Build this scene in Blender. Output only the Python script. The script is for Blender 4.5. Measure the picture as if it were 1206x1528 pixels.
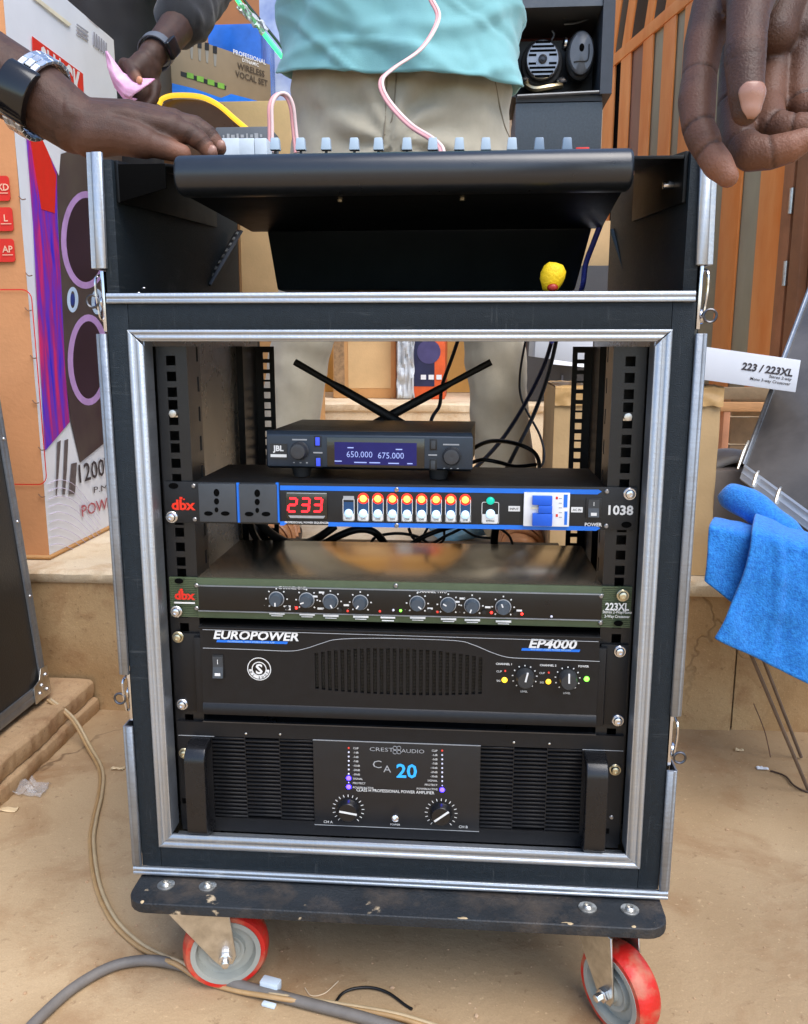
import bpy, bmesh, math, random
from mathutils import Vector, Matrix, noise
random.seed(7)
for _o in list(bpy.data.objects): bpy.data.objects.remove(_o)
S = bpy.context.scene
COL = S.collection
PI = math.pi

# ------------------------------------------------------------------ camera
F_PX, PW, PH = 1257.0, 1206.0, 1528.0          # focal length and frame in photograph pixels
YAW, PITCH, ROLL = -0.0755, 0.1942, 0.0006
CAM = Vector((0.072, -0.8188, 0.7212))
_f = Vector((math.sin(YAW) * math.cos(PITCH), math.cos(YAW) * math.cos(PITCH), -math.sin(PITCH)))
_r = Vector((math.cos(YAW), -math.sin(YAW), 0)); _u = _r.cross(_f)
RT = math.cos(ROLL) * _r + math.sin(ROLL) * _u; UP = -math.sin(ROLL) * _r + math.cos(ROLL) * _u
cam_d = bpy.data.cameras.new('camera'); cam = bpy.data.objects.new('camera', cam_d); COL.objects.link(cam)
cam.matrix_world = Matrix(((RT.x, UP.x, -_f.x, CAM.x), (RT.y, UP.y, -_f.y, CAM.y), (RT.z, UP.z, -_f.z, CAM.z), (0, 0, 0, 1)))
cam_d.sensor_fit = 'HORIZONTAL'; cam_d.sensor_width = 36.0; cam_d.lens = 36.0 * F_PX / PW
cam_d.clip_start = 0.02; cam_d.clip_end = 400
S.camera = cam

# ------------------------------------------------------------------ sky, sun, exposure
W = bpy.data.worlds.new('World'); S.world = W; W.use_nodes = True
_nt = W.node_tree; _nt.nodes.clear()
_sky = _nt.nodes.new('ShaderNodeTexSky'); _sky.sky_type = 'NISHITA'; _sky.sun_disc = False
SUN_EL, SUN_AZ = math.radians(58), math.radians(142)      # azimuth clockwise from +Y
_sky.sun_elevation = SUN_EL; _sky.sun_rotation = SUN_AZ; _sky.air_density = 1.0; _sky.dust_density = 1.6; _sky.ozone_density = 1.0; _sky.altitude = 300
_bg = _nt.nodes.new('ShaderNodeBackground'); _bg.inputs['Strength'].default_value = 0.15
_wo = _nt.nodes.new('ShaderNodeOutputWorld')
_nt.links.new(_sky.outputs[0], _bg.inputs[0]); _nt.links.new(_bg.outputs[0], _wo.inputs[0])
_sd = bpy.data.lights.new('sun', 'SUN'); _sd.energy = 1.5; _sd.angle = math.radians(48); _sd.color = (1, .97, .93)
sun = bpy.data.objects.new('sun', _sd); COL.objects.link(sun)
_tosun = Vector((math.sin(SUN_AZ) * math.cos(SUN_EL), math.cos(SUN_AZ) * math.cos(SUN_EL), math.sin(SUN_EL)))
sun.rotation_euler = _tosun.to_track_quat('Z', 'Y').to_euler(); sun.location = (-2, -3, 6)
S.render.engine = 'CYCLES'
S.view_settings.view_transform = 'Standard'; S.view_settings.look = 'None'; S.view_settings.gamma = 1
S.view_settings.use_curve_mapping = False
S.view_settings.exposure = 1.12
S.cycles.use_denoising = True
S.cycles.max_bounces = 8; S.cycles.caustics_reflective = False; S.cycles.caustics_refractive = False

# ------------------------------------------------------------------ measuring: a photograph pixel on a chosen plane of the place
def ray(u, v): return _f + RT * ((u - PW / 2) / F_PX) - UP * ((v - PH / 2) / F_PX)
def aty(u, v, y): d = ray(u, v); return CAM + d * ((y - CAM.y) / d.y)
def atz(u, v, z): d = ray(u, v); return CAM + d * ((z - CAM.z) / d.z)
def atx(u, v, x): d = ray(u, v); return CAM + d * ((x - CAM.x) / d.x)
def ad(u, v, D): return CAM + ray(u, v) * D
def atp(u, v, p, n): d = ray(u, v); p = Vector(p); n = Vector(n); return CAM + d * ((p - CAM).dot(n) / d.dot(n))
YF = 0.022                       # rack panel faces
ZC = 0.145                       # underside of the case above the ground

# ------------------------------------------------------------------ materials
def lin(c): return c / 12.92 if c <= .04045 else ((c + .055) / 1.055) ** 2.4
def rgb(r, g, b, k=1.0): return (lin(r / 255) * k, lin(g / 255) * k, lin(b / 255) * k)
MATS = {}
def mat(name, col, rough=.5, metal=0., var=.12, vs=25., bump=0., bs=200., spec=.5, emit=0., ecol=None, coat=0., stretch=None, col2=None, rvar=.08, sheen=0., sss=0., detail=4., alpha=None):
    if name in MATS: return MATS[name]
    m = bpy.data.materials.new(name); m.use_nodes = True; nt = m.node_tree; N = nt.nodes; L = nt.links
    b = N['Principled BSDF']
    tc = N.new('ShaderNodeTexCoord'); mp = N.new('ShaderNodeMapping'); L.new(tc.outputs['Object'], mp.inputs[0])
    if stretch: mp.inputs['Scale'].default_value = stretch
    nz = N.new('ShaderNodeTexNoise'); nz.inputs['Scale'].default_value = vs; nz.inputs['Detail'].default_value = detail; nz.inputs['Roughness'].default_value = .62
    L.new(mp.outputs[0], nz.inputs['Vector'])
    cr = N.new('ShaderNodeValToRGB'); e = cr.color_ramp.elements
    c2 = col2 if col2 else tuple(max(0, c * (1 + var)) for c in col)
    c1 = col if col2 else tuple(c * (1 - var) for c in col)
    e[0].position = .32; e[0].color = (*c1, 1); e[1].position = .68; e[1].color = (*c2, 1)
    L.new(nz.outputs['Fac'], cr.inputs[0]); L.new(cr.outputs[0], b.inputs['Base Color'])
    mr = N.new('ShaderNodeMapRange'); mr.inputs['To Min'].default_value = max(.03, rough - rvar); mr.inputs['To Max'].default_value = min(1, rough + rvar)
    L.new(nz.outputs['Fac'], mr.inputs[0]); L.new(mr.outputs[0], b.inputs['Roughness'])
    b.inputs['Metallic'].default_value = metal; b.inputs['Specular IOR Level'].default_value = spec
    if coat: b.inputs['Coat Weight'].default_value = coat; b.inputs['Coat Roughness'].default_value = .15
    if sheen: b.inputs['Sheen Weight'].default_value = sheen; b.inputs['Sheen Roughness'].default_value = .5
    if sss: b.inputs['Subsurface Weight'].default_value = sss; b.inputs['Subsurface Radius'].default_value = (.006, .003, .002); b.inputs['Subsurface Scale'].default_value = 1
    if alpha is not None: b.inputs['Alpha'].default_value = alpha
    if emit: b.inputs['Emission Color'].default_value = (*(ecol or col), 1); b.inputs['Emission Strength'].default_value = emit
    if bump:
        n2 = N.new('ShaderNodeTexNoise'); n2.inputs['Scale'].default_value = bs; n2.inputs['Detail'].default_value = 3
        L.new(mp.outputs[0], n2.inputs['Vector'])
        bp = N.new('ShaderNodeBump'); bp.inputs['Strength'].default_value = bump; bp.inputs['Distance'].default_value = .002
        L.new(n2.outputs['Fac'], bp.inputs['Height']); L.new(bp.outputs[0], b.inputs['Normal'])
    MATS[name] = m
    return m
def nodes_of(m): return m.node_tree.nodes, m.node_tree.links, m.node_tree.nodes['Principled BSDF']

# ------------------------------------------------------------------ mesh helpers
TXT = {}
def text2d(s, shear=0., off=0., space=1.):
    k = (s, shear, off, space)
    if k in TXT: return TXT[k]
    c = bpy.data.curves.new('t', 'FONT'); c.body = s; c.size = 1; c.shear = shear; c.offset = off; c.space_character = space; c.resolution_u = 2; c.fill_mode = 'FRONT'
    o = bpy.data.objects.new('t', c); COL.objects.link(o)
    m = o.to_mesh(); v = [(q.co.x, q.co.y) for q in m.vertices]; f = [tuple(p.vertices) for p in m.polygons]
    o.to_mesh_clear(); bpy.data.objects.remove(o); bpy.data.curves.remove(c)
    TXT[k] = (v, f); return TXT[k]

class MB:
    def __init__(s): s.v = []; s.f = []; s.mi = []; s.cur = 0
    def add(s, vs, fs):
        n = len(s.v); s.v += [Vector(v) for v in vs]; s.f += [tuple(i + n for i in f) for f in fs]; s.mi += [s.cur] * len(fs); return s
    def box(s, x0, x1, y0, y1, z0, z1, M=None):
        vs = [Vector((x, y, z)) for x in (x0, x1) for y in (y0, y1) for z in (z0, z1)]
        if M is not None: vs = [M @ v for v in vs]
        return s.add(vs, [(0, 1, 3, 2), (4, 6, 7, 5), (0, 4, 5, 1), (2, 3, 7, 6), (0, 2, 6, 4), (1, 5, 7, 3)])
    def cbox(s, c, sx, sy, sz, M=None):
        T = Matrix.Translation(Vector(c)) @ (M.to_4x4() if M is not None else Matrix())
        return s.box(-sx / 2, sx / 2, -sy / 2, sy / 2, -sz / 2, sz / 2, T)
    def prism(s, pts, off):                      # 3-D polygon pushed along off
        n = len(pts); off = Vector(off); a = [Vector(p) for p in pts]
        return s.add(a + [p + off for p in a], [tuple(range(n))[::-1], tuple(range(n, 2 * n))] + [(i, (i + 1) % n, n + (i + 1) % n, n + i) for i in range(n)])
    def poly(s, pts): return s.add(pts, [tuple(range(len(pts)))])
    def frame(s, d):
        d = Vector(d).normalized(); a = Vector((0, 0, 1)) if abs(d.z) < .9 else Vector((1, 0, 0))
        x = d.cross(a).normalized(); return x, d.cross(x).normalized()
    def lathe(s, prof, o, d, n=16, close=True):  # profile of (radius, height) round axis d from o
        o = Vector(o); d = Vector(d).normalized(); x, y = s.frame(d); vs = []
        for r, h in prof:
            for i in range(n):
                a = 2 * PI * i / n; vs.append(o + d * h + (x * math.cos(a) + y * math.sin(a)) * r)
        fs = [(k * n + i, k * n + (i + 1) % n, (k + 1) * n + (i + 1) % n, (k + 1) * n + i) for k in range(len(prof) - 1) for i in range(n)]
        if close: fs += [tuple(range(n))[::-1], tuple(range((len(prof) - 1) * n, len(prof) * n))]
        return s.add(vs, fs)
    def cyl(s, p0, p1, r0, r1=None, n=12):
        p0 = Vector(p0); p1 = Vector(p1); return s.lathe([(r0, 0), (r0 if r1 is None else r1, (p1 - p0).length)], p0, p1 - p0, n)
    def tube(s, pts, r, n=8, sub=6, closed=False, flat=1.0):
        pts = smooth_path([Vector(p) for p in pts], sub, closed) if sub else [Vector(p) for p in pts]
        m = len(pts); rs = r if isinstance(r, (list, tuple)) else None; base = len(s.v)
        prev = None; vs = []
        for k, p in enumerate(pts):
            if closed: d = pts[(k + 1) % m] - pts[k - 1]
            else: d = pts[min(k + 1, m - 1)] - pts[max(k - 1, 0)]
            d.normalize()
            if prev is None: x, y = s.frame(d)
            else: x = (prev - d * prev.dot(d)).normalized(); y = d.cross(x)
            prev = x
            if rs: t = k / (m - 1) * (len(rs) - 1); i = min(int(t), len(rs) - 2); rr = rs[i] + (rs[i + 1] - rs[i]) * (t - i)
            else: rr = r
            for i in range(n):
                a = 2 * PI * i / n; vs.append(p + x * (math.cos(a) * rr) + y * (math.sin(a) * rr * flat))
        fs = [(k * n + i, k * n + (i + 1) % n, ((k + 1) % m) * n + (i + 1) % n, ((k + 1) % m) * n + i) for k in range(m if closed else m - 1) for i in range(n)]
        if not closed: fs += [tuple(range(n))[::-1], tuple(range((m - 1) * n, m * n))]
        return s.add(vs, fs)
    def sphere(s, c, r, nu=12, nv=8, M=None):
        c = Vector(c); vs = []; R = Vector(r) if hasattr(r, '__len__') else Vector((r, r, r))
        for j in range(1, nv):
            t = PI * j / nv
            for i in range(nu):
                a = 2 * PI * i / nu; vs.append(Vector((R.x * math.sin(t) * math.cos(a), R.y * math.sin(t) * math.sin(a), R.z * math.cos(t))))
        vs += [Vector((0, 0, R.z)), Vector((0, 0, -R.z))]
        if M is not None: vs = [M.to_3x3() @ v for v in vs]
        vs = [v + c for v in vs]; k = len(vs)
        fs = [(j * nu + i, j * nu + nu + i, j * nu + nu + (i + 1) % nu, j * nu + (i + 1) % nu) for j in range(nv - 2) for i in range(nu)]
        fs += [(k - 2, i, (i + 1) % nu) for i in range(nu)] + [(k - 1, (nv - 2) * nu + (i + 1) % nu, (nv - 2) * nu + i) for i in range(nu)]
        return s.add(vs, fs)
    def profile(s, prof, p0, p1, A, B, m0=0., m1=0.):   # closed section in axes A,B swept p0->p1, ends mitred along A
        p0 = Vector(p0); p1 = Vector(p1); A = Vector(A); B = Vector(B); d = (p1 - p0).normalized(); n = len(prof)
        vs = [p0 + A * a + B * b + d * (m0 * a) for a, b in prof] + [p1 + A * a + B * b + d * (m1 * a) for a, b in prof]
        return s.add(vs, [tuple(range(n)), tuple(range(n, 2 * n))[::-1]] + [(i, n + i, n + (i + 1) % n, (i + 1) % n) for i in range(n)])
    def text(s, t, O, h, R=(1, 0, 0), U=(0, 0, 1), align='C', shear=0., off=0., space=1., sx=1.):
        v, f = text2d(t, shear, off, space)
        if not v: return s
        x0 = min(a for a, b in v); x1 = max(a for a, b in v); k = h / .70
        dx = {'C': (x0 + x1) / 2, 'L': x0, 'R': x1}[align]; O = Vector(O); R = Vector(R); U = Vector(U)
        return s.add([O + R * ((a - dx) * k * sx) + U * (b * k - h / 2) for a, b in v], f)
    def grid(s, fn, nu, nv):
        vs = [fn(i / nu, j / nv) for j in range(nv + 1) for i in range(nu + 1)]
        return s.add(vs, [(j * (nu + 1) + i, j * (nu + 1) + i + 1, (j + 1) * (nu + 1) + i + 1, (j + 1) * (nu + 1) + i) for j in range(nv) for i in range(nu)])
    def mesh(s, name, m=None, off=Vector((0, 0, 0)), bevel=0., seg=2, smooth=None, recalc=True):
        me = bpy.data.meshes.new(name); me.from_pydata([v - off for v in s.v], [], s.f)
        for x in (m if isinstance(m, (list, tuple)) else [m]):
            if x: me.materials.append(x)
        if any(s.mi): me.polygons.foreach_set('material_index', s.mi)
        if bevel or recalc:
            bm = bmesh.new(); bm.from_mesh(me)
            if recalc: bmesh.ops.recalc_face_normals(bm, faces=bm.faces)
            if bevel:
                es = [e for e in bm.edges if len(e.link_faces) == 2 and e.calc_face_angle(0) > .5]
                bmesh.ops.bevel(bm, geom=es, offset=bevel, segments=seg, profile=.6, affect='EDGES', clamp_overlap=True)
            bm.to_mesh(me); bm.free()
        if smooth is None: smooth = 40 if not bevel else 35
        if smooth: me.polygons.foreach_set('use_smooth', [True] * len(me.polygons)); me.set_sharp_from_angle(angle=math.radians(smooth))
        me.update(); return me
    def build(s, name, m, parent=None, **k):
        if parent is not None:
            root = parent
            while root.parent: root = root.parent
            off = root.location.copy()
            o = bpy.data.objects.new(name, s.mesh(name, m, off, **k)); o.parent = parent
        else:
            xs = [v.x for v in s.v]; ys = [v.y for v in s.v]; zs = [v.z for v in s.v]
            off = Vector(((min(xs) + max(xs)) / 2, (min(ys) + max(ys)) / 2, min(zs)))
            o = bpy.data.objects.new(name, s.mesh(name, m, off, **k)); o.location = off
        COL.objects.link(o); return o

def smooth_path(p, sub, closed=False):
    n = len(p); out = []
    g = (lambda i: p[i % n]) if closed else (lambda i: p[max(0, min(n - 1, i))])
    for i in range(n if closed else n - 1):
        a, b, c, d = g(i - 1), g(i), g(i + 1), g(i + 2)
        for k in range(sub):
            t = k / sub
            out.append(.5 * ((2 * b) + (c - a) * t + (2 * a - 5 * b + 4 * c - d) * t * t + (3 * b - a - 3 * c + d) * t ** 3))
    if not closed: out.append(p[-1].copy())
    return out
def thing(name, label, cat, loc, group=None):
    o = bpy.data.objects.new(name, None); o.empty_display_size = .05; COL.objects.link(o); o.location = loc
    o['label'] = label; o['category'] = cat
    if group: o['group'] = group
    return o
def tag(o, label, cat, group=None):
    o['label'] = label; o['category'] = cat
    if group: o['group'] = group
    return o
def struct(o): o['kind'] = 'structure'; return o
def stuff(o): o['kind'] = 'stuff'; return o
def put(mesh, name, parent, pos, rot=None, label=None):     # a piece that shares mesh data, placed in world coordinates
    o = bpy.data.objects.new(name, mesh); root = parent
    while root.parent: root = root.parent
    o.parent = parent; o.location = Vector(pos) - root.location
    if rot is not None: o.rotation_euler = rot
    COL.objects.link(o)
    if label: o['label'] = label
    return o
def jitter(mb, amp, scale, seed=0, ax=(1, 1, 1)):
    for v in mb.v:
        n = noise.noise_vector(v * scale + Vector((seed, seed * 1.7, seed * .3))); v += Vector((n.x * amp * ax[0], n.y * amp * ax[1], n.z * amp * ax[2]))
def ellipse(c, rx, rz, n=28): return [(c[0] + rx * math.cos(2 * PI * i / n), c[1] + rz * math.sin(2 * PI * i / n)) for i in range(n)]

# ------------------------------------------------------------------ shared materials
alu = mat('aluminium', (.47, .51, .56), .50, 1., .06, 8, .15, 400, stretch=(1, 1, 1))
alu2 = mat('aluminium_worn', (.34, .37, .41), .55, 1., .16, 14, .2, 300)
black_lam = mat('black_laminate', rgb(27, 35, 41), .5, 0, .16, 220, .35, 900, spec=.25)
black_in = mat('black_ply_inside', rgb(66, 62, 54), .28, 0, .12, 14, .12, 500, spec=.8)
black_pc = mat('black_powder_coat', rgb(17, 18, 20), .45, 0, .2, 60, .25, 1500)
black_sat = mat('black_satin', rgb(20, 21, 23), .34, 0, .15, 30, .1, 900)
black_pl = mat('black_plastic', rgb(24, 24, 25), .42, 0, .15, 50, .12, 1200)
black_gl = mat('black_gloss_lid', rgb(16, 15, 14), .14, 0, .2, 20, .03, 300, spec=.9)
dark_grey = mat('dark_grey_plastic', rgb(58, 62, 66), .45, 0, .1, 40, .1, 900)
rubber = mat('black_rubber', rgb(18, 18, 18), .6, 0, .2, 40, .15, 700)
hole = mat('dark_hole', rgb(6, 6, 6), .9, 0, .1, 10, spec=.05)
white_ink = mat('white_ink', (.72, .72, .70), .55, 0, .05, 50)
grey_ink = mat('grey_ink', (.36, .37, .38), .5, 0, .05, 50)
line_ink = mat('thin_line_ink', (.14, .15, .16), .45, 0, .05, 50)
blue_ink = mat('blue_ink', rgb(20, 110, 215), .4, 0, .06, 40)
red_ink = mat('red_ink', rgb(215, 40, 25), .5, 0, .06, 40)
chrome = mat('bright_steel', (.72, .72, .74), .2, 1., .06, 30)
zinc = mat('zinc_steel', (.62, .60, .55), .36, 1., .18, 60, .15, 300)
brass = mat('yellow_zinc', rgb(205, 196, 168), .3, 1., .15, 60)
def scuffs(m, col, amt, sc=(3, 3, 40), thr=(.60, .70)):
    N, L, b = nodes_of(m); tc = N.new('ShaderNodeTexCoord'); out = b.inputs['Base Color'].links[0].from_socket
    for k, (s_, rot) in enumerate(((sc, (.3, .5, .2)), ((sc[2], sc[1], sc[0]), (.1, -.4, .6)))):
        mp = N.new('ShaderNodeMapping'); mp.inputs['Scale'].default_value = s_; mp.inputs['Rotation'].default_value = rot; L.new(tc.outputs['Object'], mp.inputs[0])
        nz = N.new('ShaderNodeTexNoise'); nz.inputs['Scale'].default_value = 6; nz.inputs['Detail'].default_value = 6; nz.inputs['Roughness'].default_value = .7; L.new(mp.outputs[0], nz.inputs['Vector'])
        rp = N.new('ShaderNodeValToRGB'); rp.color_ramp.elements[0].position = thr[0]; rp.color_ramp.elements[1].position = thr[1]; rp.color_ramp.elements[1].color = (amt, amt, amt, 1); L.new(nz.outputs['Fac'], rp.inputs[0])
        mx = N.new('ShaderNodeMix'); mx.data_type = 'RGBA'; L.new(rp.outputs[0], mx.inputs[0]); L.new(out, mx.inputs[6]); mx.inputs[7].default_value = (*col, 1); out = mx.outputs[2]
    L.new(out, b.inputs['Base Color'])
scuffs(black_lam, rgb(86, 90, 92), .30); scuffs(black_pc, rgb(70, 68, 64), .20); scuffs(alu, (.60, .60, .58), .28, (2, 2, 60), (.5, .6)); scuffs(alu2, (.26, .25, .24), .28, (2, 2, 60), (.52, .62))
def led(name, c, e, base=None): return mat(name, base or c, .3, 0, .02, 20, emit=e, ecol=c)
led_off_red = mat('led_dim_red', rgb(150, 25, 20), .3, emit=.35, ecol=(1, .08, .05))
led_red = led('led_red', (1, .02, .015), 3.)
led_digit = led('digit_red', (1, .012, .02), 1.6)
led_orange = led('led_orange', (1, .40, .06), 1.5)
led_halo = led('led_red_halo', (1, .03, .01), .7, (.5, .02, .01))
led_white = led('button_white_blue', (.55, .85, 1.), 1.1)
led_green = led('led_green', (.15, 1, .05), 2.0)
led_teal = led('led_teal', (.0, .28, .2), .8)
led_amber = led('led_amber', (1, .55, .03), 1.0)
led_blue = led('led_blue', (.02, .01, 1), 14.)
led_pale = mat('led_unlit', (.7, .7, .85), .3)
card = mat('cardboard', rgb(196, 150, 100), .8, 0, .1, 7, .2, 160, spec=.2)
card2 = mat('cardboard_pale', rgb(205, 172, 126), .8, 0, .08, 9, .2, 160, spec=.2)
card_o = mat('cardboard_orange', rgb(206, 146, 100), .78, 0, .09, 6, .3, 120, spec=.2)
white_card = mat('white_card', (.74, .76, .80), .55, 0, .03, 10)
# ================================================================== THE SETTING
def earth_mat(name, base, pale, red, dark, vs=1.0, crack=.6):
    m = mat(name, base, .82, 0, .1, 3 * vs, 0, spec=.25); N, L, b = nodes_of(m)
    tc = N.new('ShaderNodeTexCoord'); geo = N.new('ShaderNodeNewGeometry')
    def nz(sc, det=5., rough=.6, vec=None, dist=0.):
        n = N.new('ShaderNodeTexNoise'); n.inputs['Scale'].default_value = sc; n.inputs['Detail'].default_value = det; n.inputs['Roughness'].default_value = rough; n.inputs['Distortion'].default_value = dist
        L.new(vec or geo.outputs['Position'], n.inputs['Vector']); return n
    def ramp(src, p0, p1, c0=(0, 0, 0), c1=(1, 1, 1)):
        r = N.new('ShaderNodeValToRGB'); e = r.color_ramp.elements; e[0].position = p0; e[0].color = (*c0, 1); e[1].position = p1; e[1].color = (*c1, 1); L.new(src, r.inputs[0]); return r.outputs[0]
    def mix(f, a, c):
        x = N.new('ShaderNodeMix'); x.data_type = 'RGBA'
        if isinstance(f, float): x.inputs[0].default_value = f
        else: L.new(f, x.inputs[0])
        L.new(a, x.inputs[6])
        if isinstance(c, tuple): x.inputs[7].default_value = (*c, 1)
        else: L.new(c, x.inputs[7])
        return x.outputs[2]
    big = nz(2.2 * vs, 6, .55, dist=.6); c = ramp(big.outputs['Fac'], .35, .66, base, pale)
    med = nz(7 * vs, 7, .65, dist=.4); c = mix(ramp(med.outputs['Fac'], .50, .74), c, red)
    sp = nz(60 * vs, 3, .7); c = mix(ramp(sp.outputs['Fac'], .62, .72, (0, 0, 0), (.55, .55, .55)), c, dark)
    sp2 = nz(130 * vs, 2, .7); c = mix(ramp(sp2.outputs['Fac'], .64, .74, (0, 0, 0), (.5, .5, .5)), c, tuple(min(1, x * 1.35) for x in pale))
    gr = nz(420, 2, .8); c = mix(ramp(gr.outputs['Fac'], .3, .7, (0, 0, 0), (.22, .22, .22)), c, dark)
    h = None
    bp = N.new('ShaderNodeBump'); bp.inputs['Strength'].default_value = .6; bp.inputs['Distance'].default_value = .005
    sm = N.new('ShaderNodeMath'); sm.operation = 'MULTIPLY_ADD'; sm.inputs[1].default_value = .35; L.new(sp.outputs['Fac'], sm.inputs[0]); L.new(med.outputs['Fac'], sm.inputs[2])
    hh = sm.outputs[0]
    if crack:
        wob = nz(5, 4, .6); add = N.new('ShaderNodeVectorMath'); add.operation = 'MULTIPLY_ADD'; add.inputs[1].default_value = (.22, .22, .22); L.new(wob.outputs['Color'], add.inputs[0]); L.new(geo.outputs['Position'], add.inputs[2])
        vo = N.new('ShaderNodeTexVoronoi'); vo.feature = 'DISTANCE_TO_EDGE'; vo.inputs['Scale'].default_value = 1.7; L.new(add.outputs[0], vo.inputs['Vector'])
        ln = ramp(vo.outputs['Distance'], .002, .008, (1, 1, 1), (0, 0, 0))
        msk = ramp(nz(1.3, 3).outputs['Fac'], .52, .60)
        mu = N.new('ShaderNodeMath'); mu.operation = 'MULTIPLY'; L.new(ln, mu.inputs[0]); L.new(msk, mu.inputs[1])
        m2 = N.new('ShaderNodeMath'); m2.operation = 'MULTIPLY'; m2.inputs[1].default_value = crack; L.new(mu.outputs[0], m2.inputs[0])
        c = mix(m2.outputs[0], c, tuple(x * .45 for x in dark))
        sb = N.new('ShaderNodeMath'); sb.operation = 'SUBTRACT'; L.new(hh, sb.inputs[0]); L.new(m2.outputs[0], sb.inputs[1]); hh = sb.outputs[0]
    L.new(hh, bp.inputs['Height']); L.new(bp.outputs[0], b.inputs['Normal']); L.new(c, b.inputs['Base Color'])
    return m
floor_m = earth_mat('dusty_cement_floor', rgb(172, 144, 108), rgb(198, 171, 134), rgb(158, 122, 86), rgb(126, 98, 72))
step_m = earth_mat('stained_step_cement', rgb(178, 142, 98), rgb(202, 170, 126), rgb(154, 112, 74), rgb(122, 92, 66), 1.6, .35)
nose_m = earth_mat('pale_step_nose', rgb(216, 194, 160), rgb(228, 212, 184), rgb(196, 164, 126), rgb(140, 112, 86), 2.0, 0.)
ledge_m = earth_mat('worn_ledge_stone', rgb(184, 150, 112), rgb(204, 172, 134), rgb(156, 116, 82), rgb(104, 78, 58), 2.0, 0.)
wall_m = earth_mat('plaster_wall', rgb(150, 130, 108), rgb(165, 146, 122), rgb(130, 100, 80), rgb(90, 75, 62), 1.0, 0.)

g = MB(); g.grid(lambda a, b: Vector((-30 + 60 * a, -30 + 60 * b, 0)), 8, 8); struct(g.build('ground', floor_m))
Y1, Z1, Y2, Z2 = .725, .29, 2.23, .52
# lower step: a core, riser slabs with open joints between them and a pale nosing broken along its edge
s1 = MB(); s1.box(-4.5, 4.5, Y1 + .02, Y2 + .02, 0, Z1 - .024); lower = struct(s1.build('lower_step', step_m))
jx = [-4.5, -2.3, -1.15, -.02, aty(1096, 1030, Y1).x, 1.45, 2.6, 4.5]
for a, b in zip(jx[:-1], jx[1:]):
    k = MB(); nx = max(2, int((b - a) / .03))
    k.grid(lambda p, q, a=a, b=b: Vector((a + .002 + (b - a - .004) * p, Y1 + noise.noise(Vector((a + (b - a) * p, q * .3, 1)) * 9) * .0035 + (.004 if a > .1 else 0), (Z1 - .0245) * q)), nx, 10)
    k.build('riser_slab', step_m, lower, recalc=False)
def nosing(x0, x1, y0, y1, z0, z1, seed, chip):
    k = MB(); n = int((x1 - x0) / .012)
    prof = [(y1, z0), (y0, z0), (y0 - .004, z0 + .006), (y0 - .004, z1 - .006), (y0 + .003, z1), (y0 + .06, z1), (y1, z1)]
    vs = []; m = len(prof)
    for i in range(n + 1):
        x = x0 + (x1 - x0) * i / n
        e = noise.fractal(Vector((x * 11, seed, 0)), 1, 2.2, 4) * .5 + noise.noise(Vector((x * 3.1, seed, 4)))
        c = max(0, e - .15) * chip
        for j, (y, z) in enumerate(prof):
            if j in (2, 3, 4): y += c + noise.noise(Vector((x * 40, j, seed))) * .0025; z += noise.noise(Vector((x * 25, j * 3, seed + 1))) * .002 - (c * .35 if j in (3, 4) else 0)
            vs.append((x, y, z))
    k.add(vs, [(i * m + j, (i + 1) * m + j, (i + 1) * m + j + 1, i * m + j + 1) for i in range(n) for j in range(m - 1)])
    return k
nosing(-4.5, .30, Y1 - .004, Y2 + .02, Z1 - .024, Z1, 3, .035).build('step_nosing', nose_m, lower, recalc=False)
nosing(.303, 4.5, Y1 - .004, Y2 + .02, Z1 - .024, Z1 + .004, 8, .012).build('step_nosing', nose_m, lower, recalc=False)
s2 = MB(); s2.box(-4.5, 4.5, Y2 + .01, 5.2, Z1 - .03, Z2 - .03); upper = struct(s2.build('upper_step', step_m))
k = MB(); k.grid(lambda p, q: Vector((-4.5 + 9 * p, Y2 + noise.noise(Vector((p * 40, q, 7))) * .004, Z1 + (Z2 - Z1 - .03) * q)), 90, 6); k.build('riser_face', nose_m, upper, recalc=False)  # paler colour than the lower riser so that it looks more brightly lit
nosing(-4.5, 4.5, Y2 - .006, 5.2, Z2 - .03, Z2, 5, .01).build('step_nosing', nose_m, upper, recalc=False)
# side ledge: two worn courses at the left
lg = None
for z0, z1, x1, y0, sd in ((0, .031, -.662, .26, 1), (.0325, .068, -.668, .275, 5)):
    k = MB(); nx, ny = 26, 22
    def fn(p, q, z1=z1, x1=x1, y0=y0, sd=sd):
        # unrolled: q<.25 is the right-hand face, the rest the top
        y = y0 + (.717 - y0) * p; wob = noise.fractal(Vector((y * 9, sd, 0)), 1, 2, 6) * .0045 + noise.noise(Vector((y * 60, sd, 3))) * .0012
        if q < .28: t = q / .28; return Vector((x1 + wob + .002 * math.sin(t * PI) + noise.noise(Vector((y * 22, t * 1.2, sd + 3))) * .0018 - .006 * max(0, t - .85) * 6, y, z0f + (z1 - z0f) * t * .985))
        t = (q - .28) / .72; return Vector((x1 + wob - .012 - t * .9, y, z1 + noise.noise(Vector((t * 6, y * 8, sd))) * .004 + noise.fractal(Vector((t * 30, y * 34, sd)), 1, 2, 3) * .0007))
    z0f = z0
    k.grid(fn, 170, 90)
    k.add([(x1 - .005, y0, z0), (x1 - 1.0, y0, z0), (x1 - 1.0, y0, z1), (x1 - .012, y0, z1)], [(0, 1, 2, 3)])
    if lg is None: lg = struct(k.build('side_ledge', ledge_m, recalc=False))
    else: k.build('ledge_slab', ledge_m, lg, recalc=False)
k = MB(); k.box(-4.5, 4.5, 4.9, 5.1, Z2, 3.4); tag(k.build('shop_wall', wall_m), 'brown plastered shop wall behind the stacked goods', 'wall')
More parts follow.
